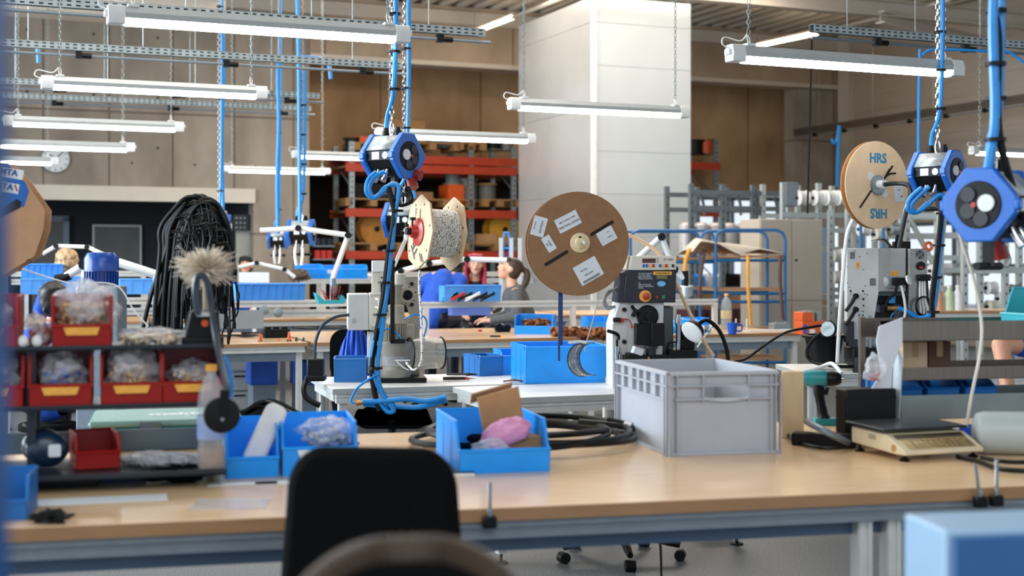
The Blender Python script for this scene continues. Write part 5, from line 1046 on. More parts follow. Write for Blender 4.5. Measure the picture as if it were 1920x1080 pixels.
# narrow pale blue cabinet and the blue post at the frame edges
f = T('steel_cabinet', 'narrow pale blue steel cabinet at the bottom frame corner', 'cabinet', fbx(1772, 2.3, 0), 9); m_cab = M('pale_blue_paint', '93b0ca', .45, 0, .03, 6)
g = MB(); g.b2((0, 0, 0), (.45, .16, .995)); g.build('cabinet_body', m_cab, f, bevel=.006); g = MB(); g.b2((.012, -.012, .03), (.44, -.001, .985)); d_ = g.build('cabinet_door', M('shaded_front_blue', '2c5d92', .45, 0, .03, 6), f, bevel=.003)  # front is a darker blue: its shaded side is put into the colour
g = MB(); g.cyl((.4, -.012, .5), (.4, -.03, .5), .012, n=12); g.build('door_knob', m_chrome, d_)
f = T('blue_post', 'blurred blue post filling the very edge of the picture', 'post', (-.424, 1.02, 0), 0)
g = MB(); g.b2((-.03, 0, 0), (.03, .05, 2.3)); g.build('post_body', M('blue_post_paint', '0f5594', .4, 0, .05, 10), f, bevel=.004); g = MB(); g.b2((-.07, -.04, 0), (.07, .09, .01)); g.build('base_plate', m_black, f)
o = MB().b2((0, 0, 0), (.16, .2, .14)).build('carton_body', m_kraft); f = T('carton', 'brown carton on the floor behind the chair base', 'carton', fbx(1318, 7.15, 0), 10); o.parent = f
hose('black_cable', 'thin black cable hanging to the floor below the crate', 'cable', [fbx(1225, 6.5, .55), fbx(1228, 6.5, .3), fbx(1238, 6.4, .12), fbx(1240, 6.2, .01)], .006, m_rub)
# ---------------- things on and around the middle benches ----------------
f = T('wire_harness', 'huge black wire harness draped over a tall stand like a fountain', 'wire harness', P(340, 645, 9.6), 0, rot=(0, 0, 0)); f.location.z = .8
q = lambda a, b, d=0: P(a, b, 9.6 + d) - f.location
random.seed(21)
for i in range(12):
    j = i - 6; x0 = 288 + i * 3.8; d = random.uniform(-.15, .15); pk = 366 + (i % 4) * 5 + abs(j) * .6
    cr = 40 if i in (3, 8) else 0
    g = MB(); g.tube([q(x0 - cr, 655, d), q(x0 + 4 - cr * .55, 560, d), q(x0 + 12, 470, d), q(x0 + 18 + j, 430, d), q(x0 + 36, 395, d), q(372 + j * 3, pk, d), q(402 + j * 2, 383 + i % 3 * 5, d * .5), q(423 + j, 425, d * .5), q(433 + j, 500, 0)], .016, 8, 5); g.build('main_cable', m_rub, f)
g = MB(); g2 = MB()
for i in range(230):
    t = random.random(); a = 340 + 95 * t + random.uniform(-6, 6); top = 372 + 250 * (t - .45) ** 2 + random.uniform(0, 60); d = random.uniform(-.28, .28); en = random.uniform(520, 640) if random.random() < .7 else random.uniform(470, 560)
    en = min(en, 560 + 90 * random.random() ** 2 + (40 if a < 395 else 0)); w_ = random.uniform(-12, 14)
    g.tube([q(a - 22, top + 6, d), q(a - 4, top + 4, d), q(a + 4, top + 30, d), q(a + w_ * .5, (top + en) / 2, d), q(a + w_, en, d)], random.choice((.0045, .006, .0075)), 5, 3); e_ = q(a + w_, en, d); g2.cyl(e_, e_ - Vector((0, 0, .045)), .011, n=6)
g.build('lead_strand', m_rub, f, kind='stuff'); g2.build('connector', m_black, f, kind='stuff')
for a, b, c in ((428, 560, 437), (440, 585, 423), (405, 570, 402)): g = MB(); g.tube([q(a, 520), q(a + 6, b), q(c, 610), q(c - 8, 632)], .006, 6, 5); g.cyl(q(c - 8, 630), q(c - 9, 645), .016, .008, n=8); g.build('long_lead', m_rub, f)
g = MB(); g.box((q(375, 520) + q(375, 520)) / 2 + Vector((0, .1, -.1)), (.05, .05, 1.15)); g.tube([q(320, 402) + Vector((0, .1, 0)), q(420, 402) + Vector((0, .1, 0))], .03, 8, 1); g.box((q(375, 520).x, .1 + q(375, 520).y, -.4), (.05, .05, .8)); g.box((q(375, 520).x, .1 + q(375, 520).y, -.785), (.6, .5, .03)); g.build('stand', m_alud, f)
f = T('geared_motor', 'royal blue electric motor with cooling fins behind the red bins', 'motor', P(190, 530, 8.6), 0); m_mot = M('motor_blue', '0f3f8e', .25, 0, .06, 10); k = 8.6 / F
g = MB(); g.lathe([(32 * k, 22 * k), (32 * k, 45 * k), (26 * k, 56 * k), (10 * k, 57 * k)], 32); g.build('fan_cowl', m_mot, f)
g = MB(); g.cyl((0, 0, -4 * k), (0, 0, 22 * k), 27 * k, n=28)
for i in range(30): a = 2 * math.pi * i / 30; g.box((29 * k * math.cos(a), 29 * k * math.sin(a), 8 * k), (.016, .005, 26 * k), (0, 0, math.degrees(a)))
g.build('finned_body', m_mot, f)
g = MB(); g.b2((-.13, -.1, -1.3), (.13, .12, -.02)); g.build('machine_frame', m_alud, f, bevel=.01); f.location.z = max(f.location.z, 1.3)
# articulated white lamp arms
def arm(label, pts, D, r=.022, head=None, base=None):
    o = P(pts[0][0], pts[0][1], D); f = T('lamp_arm', label, 'lamp arm', o, 0, 'white articulated lamp arms')
    for a, b in zip(pts, pts[1:]): g = MB(); g.cyl(P(*a, D) - o, P(*b, D) - o, r, n=12); g.build('arm_tube', m_wplast, f)
    for a in pts[1:-1]: c = P(*a, D) - o; g = MB(); g.cyl(c + Vector((0, -r * 1.5, 0)), c + Vector((0, r * 1.5, 0)), r * 1.25, n=14); g.build('arm_joint', m_black, f)
    if base: g = MB(); c = P(*pts[-1], D) - o; g.cyl(c, Vector((c.x, c.y, base - o.z)), r * 1.2, n=12); g.build('base_post', m_alud, f)
    if head: g = MB(); g.tube([P(*h, D) - o for h in head], r * 1.1, 10, 3); g.build('lamp_head', m_black, f)
arm('white lamp arm bent over the small distant hub and cup of red pens', [(488, 432), (560, 428), (653, 441), (624, 522)], 11.6, .022, None, 1.05)
arm('white lamp arm passing the worker in the dark cap', [(447, 501), (482, 493), (534, 505), (553, 520)], 14.6, .02, None, 0)
arm('white lamp arm beside the curly-haired worker', [(80, 476), (106, 461), (164, 463), (200, 480)], 12.2, .018, None, 1.1)
arm('thick white lamp arm reaching behind the blue motor', [(222, 492), (296, 516)], 9.9, .032, None, .95)
arm('pale lamp arm rising from the black grip beside the dark-haired worker', [(118, 522), (160, 496), (160, 520)], 9.6, .03, [(104, 523), (118, 521), (132, 516)], .9)
arm('white lamp arm between the cable spool and the red-haired worker', [(950, 488), (876, 486), (805, 494), (752, 508), (745, 514)], 12.3, .024, None, .95)
arm('white lamp arm with black joint above the press control box', [(1192, 488), (1240, 444), (1264, 505), (1284, 522)], 8.7, .02, [(1284, 508), (1285, 525), (1284, 536)], 0)
rl = [o for o in bpy.data.objects if o.get('label', '').startswith('rail with two round dials')][0]
for px, py in ((495, 581), (521, 586)):
    c = P(px, py, 10.95) - rl.location; c = Matrix.Rotation(R(-20), 3, 'Z') @ c; g = MB(); g.lathe([(.038, 0), (.04, .01), (.034, .012), (.005, .014)], 24, c, (0, -1, 0)); g.build('round_dial', m_galv, rl)
o = MB().b2((-.2, 0, 0), (.2, .01, .15)).build('sheet_metal', M('grey_sheet_panel', '9ea2a2', .4, .4, .06, 5)); o.location = P(447, 617, 10.8); o.rotation_euler = (0, 0, R(BR)); tag(o, 'flat grey metal panel standing below the rail dials', 'panel')
def dbin(label, px0, px1, py0, py1, D, mat, rz=BR, n=6, d=.16, group='light blue divided bins'):
    a, b = P(px0, py1, D), P(px1, py1, D); w_ = (b.x - a.x) / .92; h = (py1 - py0) * D / F; f = T('divided_bin', label, 'bin', a, rz, group)
    g = MB(); g.b2((0, 0, 0), (w_, d, .006)); g.prism([(0, 0), (.006, 0), (-.02, h), (-.026, h)], 0, w_, 'x'); g.b2((0, d - .005, 0), (w_, d, h)); g.b2((0, 0, 0), (.005, d, h)); g.b2((w_ - .005, 0, 0), (w_, d, h)); g.build('bin_shell', mat, f)
    g = MB()
    for i in range(1, n): g.box((w_ * i / n, -.012, h / 2), (.008, .012, h * .96), (14, 0, 0))
    g.build('bin_rib', mat, f); g = MB(); g.tube([(0, -.024, h), (w_, -.024, h)], .009, 6, 1); g.build('bin_rim', mat, f); return f
dbin('light blue divided bin on the rail above the round dials', 442, 562, 533, 564, 10.9, m_bluel, n=9)
dbin('light blue bin full of tools clipped on the long rail', 833, 936, 536, 566, 11.9, m_bluel, n=3)
o = MB().b2((0, 0, 0), (.36, .12, .07)).build('blue_tray', M('violet_blue_plastic', '5f7fd6', .45, 0, .05, 10)); o.location = P(848, 592, 12.0); o.rotation_euler = (0, 0, R(BR)); tag(o, 'violet blue tray slung under the long rail', 'tray')
for i, (a, b, c, d_, D, l) in enumerate(((40, 108, 496, 526, 12.6, 'light blue bin behind the printed cardboard reel'), (38, 160, 524, 552, 12.2, 'long light blue bin rail below the curly-haired worker'), (225, 300, 524, 552, 11.6, 'light blue bin rail showing between motor and harness'), (120, 152, 520, 548, 12.5, 'short light blue bin by the dark-haired worker'), (330, 352, 540, 565, 11.5, 'light blue bin seen through the harness leads'))): dbin(l, a, b, c, d_, D, m_bluel, n=7 if i < 2 else 4)
for i, (a, b, c, d_, l) in enumerate(((562, 605, 503, 530, 'blue bin at the end of the pale double rail'), (606, 640, 505, 530, 'blue bin with a pale front window on the pale rail'), (641, 690, 500, 526, 'blue rolled mat beside the white roll on the pale rail'))):
    k = 15.8 / F; make_bin(l, P((a + b) / 2, min(d_, 523), 15.8), BR, (b - a) * k, .3, (d_ - c) * k, m_blue, m_paper if i == 1 else None, 'blue bins on the pale rail', .7)
o = MB().cyl((0, 0, 0), (.24, .08, 0), .035, n=16).build('white_roll', m_wplast); o.location = P(655, 519, 15.92); tag(o, 'white paper roll lying on the pale double rail', 'roll')
crumple('brown_bag', 'brown patterned bag lying on the pale rail by the bent lamp arm', 'bag', P(560, 517, 15.62), (.12, .1, .07), M('brown_fur', '54453a', .9, 0, .4, 30), 61)
o = MB().b2((-.16, 0, 0), (.16, .02, .11)).b2((-.02, .02, -1.22), (.02, .05, .06)).build('white_screen', m_wplast); o.location = P(476, 530, 14.4); tag(o, 'white panel standing before the worker in the dark cap', 'panel')
# cup of pens
f = T('pen_tray', 'turquoise tray of red and black pens on the rail', 'pen tray', P(622, 570, 10.9), BR); g = MB(); g.prism([(-.1, 0), (.1, 0), (.12, .03), (.09, .07), (.06, .03), (-.06, .03), (-.13, .09)], 0, .1, 'y'); g.build('tray_body', m_teal, f)
random.seed(2)
for i in range(14):
    b_ = Vector((random.uniform(-.045, .045), .03, .02)); e_ = b_ + Vector((random.uniform(-.05, .05), random.uniform(-.02, .03), random.uniform(.08, .13))); o = MB().cyl((0, 0, 0), e_ - b_, .006, .004, n=6).build('pen', m_redd if i % 2 else m_black); o.location = f.location + b_
    tag(o, 'red pen standing in the turquoise tray' if i % 2 else 'black pen standing in the turquoise tray', 'pen', 'pens in the turquoise tray')
# power strip, cables and pliers on the orange-pliers bench
f = T('power_strip', 'black power strip on the beech bench behind the orange pliers', 'power strip', S(522, 634, .8), BR); g = MB(); g.b2((-.12, 0, 0), (.1, .1, .075)); g.build('strip_body', m_black, f, bevel=.005)
g = MB()
for i in range(3): g.box((-.08 + i * .07, .05, .085), (.045, .045, .02))
g.build('socket', m_rub, f, kind=None)
random.seed(4)
for i, (px, py, rx, l) in enumerate(((450, 633, .16, 'tangled black cable on the beech bench below the grey panel'), (600, 618, .22, 'tangled thin cables running to the grey control cabinet'), (480, 628, .12, 'looped black cable next to the power strip'))):
    g = MB(); g.tube([(rx * math.cos(t * 1.1 + i) * (1 + .2 * math.sin(t)), .08 * math.sin(t * 1.3), .012 + .01 * math.sin(t * 2.1) ** 2) for t in range(26)], .006, 6, 4); o = g.build('cable_tangle', m_rub); o.location = S(px, py, .8); tag(o, l, 'cable', 'cable tangles on the beech bench')
for i, (px, y0, c, l) in enumerate(((488, 625, m_orange, 'orange and black pliers next to the harness leads'), (522, 636, m_orange, 'low orange pliers on the bench edge below the power strip'), (542, 622, m_orange, 'orange-tipped pliers in front of the power strip'), (556, 632, m_black, 'black-handled pliers beside the orange-tipped pair'), (569, 632, m_black, 'last black-handled pliers of the row on the bench edge'))):
    k = 11.1 / F; b_ = P(px, 656, 11.05); f = T('pliers', l, 'pliers', b_, BR, 'pliers along the bench edge'); hh = (656 - y0) * k
    for s in (-1, 1): g = MB(); g.tube([(s * .012, 0, 0), (s * .018, 0, hh * .35), (s * .006, 0, hh * .62)], .008, 6, 3); g.build('handle', m_black if i != 1 else m_orange, f)
    g = MB(); g.cyl((0, 0, hh * .55), (0, 0, hh), .017, .007, n=8); g.build('jaw', c if i < 3 else m_chrome, f)
# copper bench
cbn = S(1000, 627, .8); make_bin('open blue bin of copper leads on the beech bench', cbn, -8, .34, .34, .165, m_blue, None, None, .42)
bits(T('copper_lead', 'copper brown leads lying in the open blue bin', 'wire', cbn + Vector((.03, .15, .08))), (0, 0, 0), (.1, .1, .02), 90, m_copper, 6, .05, 'copper_strand')
bits(T('copper_lead', 'heap of copper brown leads on the beech bench beside the blue pole', 'wire', S(1090, 626, .82)), (0, 0, 0), (.24, .1, .022), 260, m_copper, 7, .06, 'copper_strand')
make_bin('light blue bin behind the copper lead heap', S(1124, 622, .8), 12, .22, .25, .13, m_blue, None, None, .7)
f = T('tape_dispenser', 'small black tape dispenser beside the bin of copper leads', 'tape dispenser', S(945, 623, .8), BR); g = MB(); g.b2((-.06, 0, 0), (.06, .08, .015)); g.cyl((-.035, .02, .04), (-.035, .06, .04), .04, n=16); g.cyl((.04, .02, .035), (.04, .06, .035), .035, n=16); g.build('dispenser_body', m_black, f)
f = T('utility_knife', 'black and yellow utility knife on the beech bench', 'knife', S(930, 632, .8), 4); g = MB(); g.b2((-.05, 0, 0), (.04, .02, .014)); g.build('handle', m_black, f); g = MB(); g.b2((.04, 0, 0), (.07, .02, .013)); g.build('tip', m_yel, f)
o = MB().ball((0, 0, .012), (.022, .018, .012), 10, 6).build('red_clip', m_redd); o.location = S(900, 622, .8); tag(o, 'small red clip lying on the beech bench', 'clip')
random.seed(8); f = T('hand_tools', '', '')
bpy.data.objects.remove(f)
for i in range(6):
    c = P(845 + i * 14, 556, 11.9); m_ = (m_black, m_redd, m_black, m_wplast, m_black, m_black)[i]; f = T('hand_tool', ('black pliers at the end of the tool bin', 'red gripped pliers in the tool bin', 'black cutter in the tool bin', 'white marker in the tool bin', 'black crimper in the tool bin', 'black driver last in the tool bin')[i], 'tool', c, 0, 'tools in the blue rail bin')
    for s in (-1, 1): g = MB(); g.tube([(-.07, .02, -.03 + s * .012), (0, .02, .005 * s), (.06, .03, .03 + s * .008)], .008, 6, 3); g.build('handle', m_, f)
# bins on the left white table, acrylic guide
bgb = S(1062, 719, .8); make_bin('large blue bin on the white table under the brown reel', bgb, 13, .44, .36, .2, m_blue, None, 'blue bins on the white tables', .97)
make_bin('dark blue bin standing alone on the white table', S(922, 705, .8), 32, .15, .19, .115, m_blued, None, 'blue bins on the white tables', .95)
make_bin('blue bin tucked against the large blue bin', S(962, 703, .8), 14, .13, .22, .135, m_blue, None, 'blue bins on the white tables', .8)
make_bin('blue bin below the draped blue jacket', S(657, 717, .8), 6, .175, .18, .128, m_blued, None, 'blue bins on the white tables', .97)
make_bin('blue bin half hidden behind the press and large blue bin', S(1140, 706, .8) + Vector((0, .12, 0)), 12, .13, .3, .15, m_blue, None, 'blue bins on the white tables', .7)
f = T('acrylic_guide', 'curved clear plastic guide with black edges in front of the large blue bin', 'guide', P(1100, 674, 6.72), -38); g = MB(); ang = [R(80 + i * 17) for i in range(13)]; rr_ = .08
n = len(ang); g.add([(math.cos(a) * rr_, y, math.sin(a) * rr_) for y in (-.05, .05) for a in ang], [(i, i + 1, n + i + 1, n + i) for i in range(n - 1)]); g.build('clear_sheet', MATS['smoked_clear_drum'], f, solid=.002)
for y in (-.05, .05): g = MB(); g.tube([(math.cos(a) * rr_, y, math.sin(a) * rr_) for a in ang], .003, 6, 2); g.build('black_edge', m_black, f)
g = MB(); g.tube([(0, .01, rr_), (-.06, .03, rr_ + .005), (-.15, .06, rr_ - .005)], .008, 6, 3); g.build('steel_bracket', m_galv, f)
f = T('pliers', 'black pliers with red trim lying on the white table', 'pliers', S(862, 713, .803), 5)
for s in (-1, 1): g = MB(); g.tube([(-.09, s * .012, .01), (-.03, s * .018, .01), (.03, s * .006, .01)], .008, 6, 4); g.build('handle', m_black, f)
g = MB(); g.b2((.02, -.012, .003), (.05, .012, .017)); g.build('pivot', m_redd, f); g = MB(); g.cyl((.04, 0, .01), (.09, 0, .01), .01, .003, n=8); g.build('jaw', m_chrome, f)
f = T('pliers', 'dark pliers behind the red-trimmed pair on the white table', 'pliers', S(868, 705, .803), -5)
for s in (-1, 1): g = MB(); g.tube([(-.09, s * .012, .01), (-.03, s * .018, .01), (.03, s * .006, .01)], .006, 6, 4); g.build('handle', m_ink, f)
g = MB(); g.cyl((.02, 0, .01), (.08, 0, .01), .01, .003, n=8); g.build('jaw', m_black, f)
g = MB(); random.seed(6)
for i in range(7): a = random.uniform(-.5, .5); g.tube([(-.06, .02 * math.sin(i), .006), (0, .01 * i - .03, .012), (.07 + .02 * math.sin(i * 2), a * .06, .005)], .003, 5, 4)
o = g.build('wire_scrap', m_copper); o.location = S(965, 717, .802); tag(o, 'small tangle of copper wire scraps on the white table', 'wire')
# draped jacket on a chair back
f = T('draped_jacket', 'royal blue jacket draped over a chair behind the blue bin', 'jacket', P(660, 672, 7.95), 0); k = 7.95 / F
def jk(i, j):
    a = -1.2 + 2.4 * i; z = .02 + (60 * k) * (1 - j) ** .8 * (1 - .35 * abs(a) ** 2); x = (8 + 36 * (a / 1.2) * (.55 + .5 * j)) * k
    return (x, -.09 * math.cos(a) + .018 * math.sin(9 * a + 4 * j) * j + .012 * math.sin(17 * a + 2), z + .01 * math.sin(8 * a) - .25 * j * j * .5)
g = MB(); g.sheet(jk, 26, 14); g.build('jacket_cloth', m_cloth, f, solid=.008, ang=80)
g = MB(); g.tube([(-.09, .03, .0), (-.1, .03, -.2), (-.06, .05, -.5), (.0, .05, -.9)], .03, 8); g.prism(rr(.3, .3, .08, 5, .02, .02), .0, .04, 'y'); g.build('chair_back', m_dark, f)
f = T('flexible_lamp', 'black clamp with a flexible conduit arching to the grey control cabinet', 'lamp', P(592, 716, 7.15), 0, 'black flexible neck lamps'); q = lambda a, b: P(a, b, 7.15) - f.location
g = MB(); a_, b_ = q(577, 714), q(607, 672); g.b2((a_.x, -.04, a_.z), (b_.x, .04, b_.z)); g.b2((a_.x - .01, -.045, a_.z), (b_.x + .01, .045, a_.z + .03)); g.build('clamp_body', m_black, f, bevel=.008)
g = MB(); g.tube([q(590, 672), q(592, 640), q(605, 610), q(630, 594), q(655, 590)], .0085, 8); g.build('gooseneck', M('blue_black_sheath', '27333f'), f)
g = MB(); g.tube([q(576, 712), q(570, 728), q(574, 745), q(590, 756), q(600, 760)], .016, 8); g.build('lead_loop', m_rub, f)
# right-hand beech bench
bo = S(1362, 617, .8); f = T('water_bottle', 'clear water bottle on the beech bench by the blue cup', 'bottle', bo, 0); bottle(f, .34, .052, .5, M('pale_yellow_label', 'd9c79a', .5, 0, .2, 10), m_yel)
f = T('cup', 'cobalt blue cup beside the clear water bottle', 'cup', S(1373, 626, .8), 0); g = MB(); g.lathe([(.036, 0), (.05, .1), (.046, .1), (.033, .006)], 22); g.build('cup_body', m_bluex, f); g = MB(); g.tube([(.046, 0, .085), (.085, 0, .08), (.08, 0, .03), (.04, 0, .025)], .008, 8); g.build('cup_handle', m_bluex, f)
f = T('metal_box', 'small grey metal box at the end of the beech bench', 'box', S(1466, 618, .8), BR); g = MB(); g.b2((-.09, 0, 0), (.09, .1, .06)); g.build('box_body', m_galv, f, bevel=.004)
for s in (-1, 1): g = MB(); g.cyl((s * .05, .02, .06), (s * .05, .02, .075), .01, n=8); g.build('knob', m_chrome, f)
f = T('orange_unit', 'orange machine box with a blue sticker on the bench by the black bin', 'box', S(1530, 628, .8), 10); g = MB(); g.b2((-.13, 0, 0), (.13, .2, .12)); g.prism([(-.13, .12), (-.02, .12), (-.03, .2), (-.13, .2)], .0, .2, 'y'); g.build('box_body', m_orange, f, bevel=.006)
g = MB(); g.b2((-.12, -.003, .02), (-.085, 0, .09)); g.build('blue_sticker', m_bluex, f); g = MB(); g.b2((-.06, -.003, .01), (-.01, 0, .05)); g.build('white_sticker', m_paper, f); g = MB(); g.b2((-.1, .02, .2), (.0, .16, .21)); g.cyl((.05, .08, .12), (.05, .08, .2), .03, n=10); g.build('mechanism', m_galv, f)
make_bin('blue bin of parts behind the black flexible lamp', S(1312, 625, .8), 10, .2, .3, .13, m_blue, None, None, .4)
crumple('blue_cloth_bag', 'blue crumpled bag behind the blue bin on the beech bench', 'bag', S(1285, 612, .86), (.18, .1, .07), m_blue, 66, amp=.15)
bits(T('small_part', 'small pale parts heaped in the blue bin behind the flexible lamp', 'part', S(1318, 616, .88)), (0, 0, 0), (.06, .05, .02), 40, m_galv, 9, .03, 'part_pieces')
for i, px in enumerate((1380, 1400)): o = MB().cyl((0, 0, 0), (0, 0, .12), .006, n=8).build('white_rod', m_wplast); o.location = S(px, 622, .8); tag(o, ('white rod standing on the beech bench by the cup', 'second white rod past the cup on the beech bench')[i], 'rod', 'white rods')
o = MB().b2((-.25, 0, 0), (.25, .12, .01)).build('paper_sheet', m_paper); o.location = S(1450, 621, .8); o.rotation_euler = (0, 0, .35); tag(o, 'white papers along the beech bench by the metal box', 'paper', 'loose paper sheets')
hose('white_strip', 'white rod leaning on the front rail of the beech bench', 'strip', [S(1308, 650, .8), S(1328, 622, .82)], .006, m_wplast)
f = T('jar', 'glass jar of grey parts on the rail beside the press', 'jar', P(1288, 556, 11.6), 0); g = MB(); g.lathe([(.05, 0), (.052, .06), (.05, .08)], 20); g.build('jar_body', m_galv, f); g = MB(); g.lathe([(.056, .08), (.056, .095), (.02, .097)], 20); g.build('jar_lid', m_wplast, f)
# under-bench crates
for i, (px, l) in enumerate(((496, 'cobalt blue crate stored under the beech bench'), (580, 'second cobalt crate hidden behind the bench legs'))):
    o = MB().b2((-.1, 0, .0), (.1, .3, .34)).build('crate_base', m_alud); c = fbx(px, 12.2, 0); f = T('storage_crate', l, 'crate', c, BR, 'cobalt crates under the bench'); o.parent = f
    g = MB(); g.b2((-.12, 0, .34), (.12, .3, .35)); 
    for a, b in (((-.12, 0), (.12, .006)), ((-.12, .294), (.12, .3)), ((-.12, 0), (-.114, .3)), ((.114, 0), (.12, .3))): g.b2((*a, .34), (*b, .55))
    g.build('crate_wall', m_bluex, f, bevel=.002)
f = T('grey_cabinet', 'low grey drawer unit under the beech bench by the harness', 'cabinet', fbx(455, 12.6, 0), BR); g = MB(); g.b2((-.22, 0, .05), (.16, .4, .62)); g.build('cabinet_body', m_galv, f, bevel=.006)
for i in range(3): g = MB(); g.b2((-.21, -.012, .08 + i * .18), (.15, 0, .24 + i * .18)); d_ = g.build('drawer', m_mach, f); g = MB(); g.b2((-.08, -.02, .2 + i * .18), (.02, -.012, .215 + i * .18)); g.build('drawer_pull', m_black, d_)
# ---------------- tall furniture behind ----------------
f = T('steel_cupboard', 'tall beige steel cupboard behind the blue cart', 'cupboard', fbx(1424, 16.0, 0), 20); m_cup = M('beige_steel', 'b8ae9f', .5, 0, .03, 5)
g = MB(); g.b2((0, 0, 0), (.86, .45, 1.95)); g.build('cupboard_body', m_cup, f, bevel=.006)
for a, b in ((.012, .425), (.435, .848)):
    for z0, z1 in ((.06, .98), (.99, 1.94)): g = MB(); g.b2((a, -.016, z0), (b, -.001, z1)); d_ = g.build('cupboard_door', m_cup, f, bevel=.003); g = MB(); g.cyl((a + .05, -.016, (z0 + z1) / 2), (a + .05, -.03, (z0 + z1) / 2), .014, n=10); g.build('lock', m_black, d_)
def cart(label, o, rz, w, d, h, shelves, group='blue tube carts'):
    f = T('tube_cart', label, 'cart', o, rz, group)
    for y in (0, d):
        g = MB(); r_ = .1; g.tube([(0, y, .1), (0, y, h - r_), (.03, y, h - .03), (r_, y, h), (w - r_, y, h), (w - .03, y, h - .03), (w, y, h - r_), (w, y, .1)], .018, 8, 1); g.build('tube_frame', m_cart, f)
    for z in shelves:
        g = MB(); g.b2((.0, 0, z), (w, d, z + .025)); s_ = g.build('shelf_board', M('cart_board', 'a9805a', .6, 0, .08, 8), f)
        for y in (0, d): g = MB(); g.tube([(0, y, z - .03), (w, y, z - .03)], .016, 8, 1); g.build('shelf_tube', m_cart, s_)
    g = MB(); g.tube([(0, 0, shelves[-2] - .12), (w, 0, shelves[-2] - .12)], .016, 8, 1); g.build('cross_tube', m_cart, f)
    for x in (0, w):
        for y in (0, d): g = MB(); g.cyl((x - .015, y, .06), (x + .015, y, .06), .06, n=16); g.cyl((x, y, .06), (x, y, .12), .014, n=8); g.build('caster', m_black, f)
    return f
cart('blue tube cart with beech shelves in front of the beige cupboard', fbx(1342, 14.7, 0), 8, .78, .6, 1.79, (.38, .69, 1.13, 1.49))
cart('second blue tube cart behind the press and lamp arm', fbx(1182, 15.4, 0), 8, .98, .6, 1.8, (.42, .72, 1.13, 1.47))
g = MB()
def sh_(i, j):
    top = .17 * (1 - i) ** .7 * min(1, i * 9 + .15) * math.sin(math.pi * min(1, .25 + j * .75)) ** .6 + .012 + .012 * math.sin(11 * i + 4 * j) * (1 - i)
    y = .0 + .55 * j; hang = max(0, 1 - abs(i - .52) * 4.5) * (j < .1) * .085 + (j < .1) * .01
    return (-.17 + 1.02 * i, y - (.03 if j < .1 else 0), top - hang)
g.sheet(sh_, 30, 8); o = g.build('paper_drape', M('cream_wrapping_paper', 'd6c8b4', .8, 0, .04, 12), solid=.004, ang=70); o.location = fbx(1325, 14.68, 1.525); o.rotation_euler = (0, 0, R(8)); tag(o, 'cream wrapping paper heaped on the top shelf of the blue cart', 'paper')
for i, (px, c, l, y0, y1) in enumerate(((1283, m_yel, 'yellow strap hanging beside the press lamp', 470, 510), (1311, M('brown_strap', '5f4030', .6, 0, .1, 20), 'brown strap hanging from the cart shelf', 475, 570), (1408, m_yel, 'yellow strap hanging down through the blue cart', 486, 610), (1468, MATS['brown_strap'], 'dark brown strap on the far side of the blue cart', 486, 600))):
    D = 14.68; g = MB(); p0, p1 = P(px + (14 if i < 2 else 0), y0, D), P(px, y1, D); g.tube([Vector((0, .2, .02)), Vector((-.03, 0, 0)), (p1 - p0) * .4 + Vector((-.03, 0, 0)), p1 - p0], .022, 6, 5); o = g.build('strap', c); o.location = p0; tag(o, l, 'strap', 'straps hanging on the carts')
# ---------------- pallet rack in the alcove ----------------
def hl(u, v, z): return O + Vector((u * bc - v * bs, u * bs + v * bc, z))
def rack(label, px0, px1, posts, beams, v=.25, dp=1.0, zt=None, group='red pallet racks'):
    u0 = pl(px0, 300, v)[0]; u1 = pl(px1, 300, v)[0]; f = T('pallet_rack', label, 'pallet rack', hl(u0, v, 0), BA, group); W = u1 - u0
    for px in posts:
        x = pl(px, 300, v)[0] - u0
        for y in (0, dp):
            g = MB(); g.b2((x - .045, y, 0), (x + .045, y + .07, zt)); p_ = g.build('upright', m_galv, f)
            if y == 0: g = MB(); [g.box((x, -.001, .1 + i * .09), (.02, .004, .03)) for i in range(int(zt / .09))]; g.build('hole_pattern', m_black, p_)
        g = MB(); 
        for i in range(4): g.tube([(x, .03, .3 + i * .8), (x, dp, .8 + i * .8)], .015, 5, 1)
        g.build('brace_pattern', m_galv, f)
    for z in beams:
        for y in (0, dp): g = MB(); g.b2((0, y - .02, z - .07), (W, y + .03, z + .07)); g.build('beam', m_rackr, f)
        g = MB(); g.b2((0, .03, z + .0), (W, dp - .02, z + .03)); g.build('deck', m_pallet, f)
    return f
zz = lambda py, D=22.8: EYE - (py - HY) / F * D
rack('red beamed pallet rack of drums and spools beside the white shaft', 648, 968, (660, 884, 964), (zz(293), zz(311), zz(397), zz(478), .3), zt=zz(262))
rack('end of a red pallet rack showing past the white shaft', 1240, 1350, (1344,), (zz(307, 25.2), zz(397, 25.2), .5), zt=zz(256, 25.2))
rackv = .25
def on(px, py, v=.6): u, z = pl(px, py, v); return hl(u, v, z)
def pallet(label, px, py, w=1.1):
    f = T('pallet', label, 'pallet', on(px, py), BA, 'wooden pallets on the rack')
    for y in (-.3, 0, .3): g = MB(); g.b2((-w / 2, y - .05, .11), (w / 2, y + .05, .135)); g.build('deck_board', m_pallet, f)
    for x in (-w / 2 + .06, 0, w / 2 - .06): g = MB(); g.b2((x - .06, -.35, 0), (x + .06, .35, .11)); g.build('block', m_pallet, f)
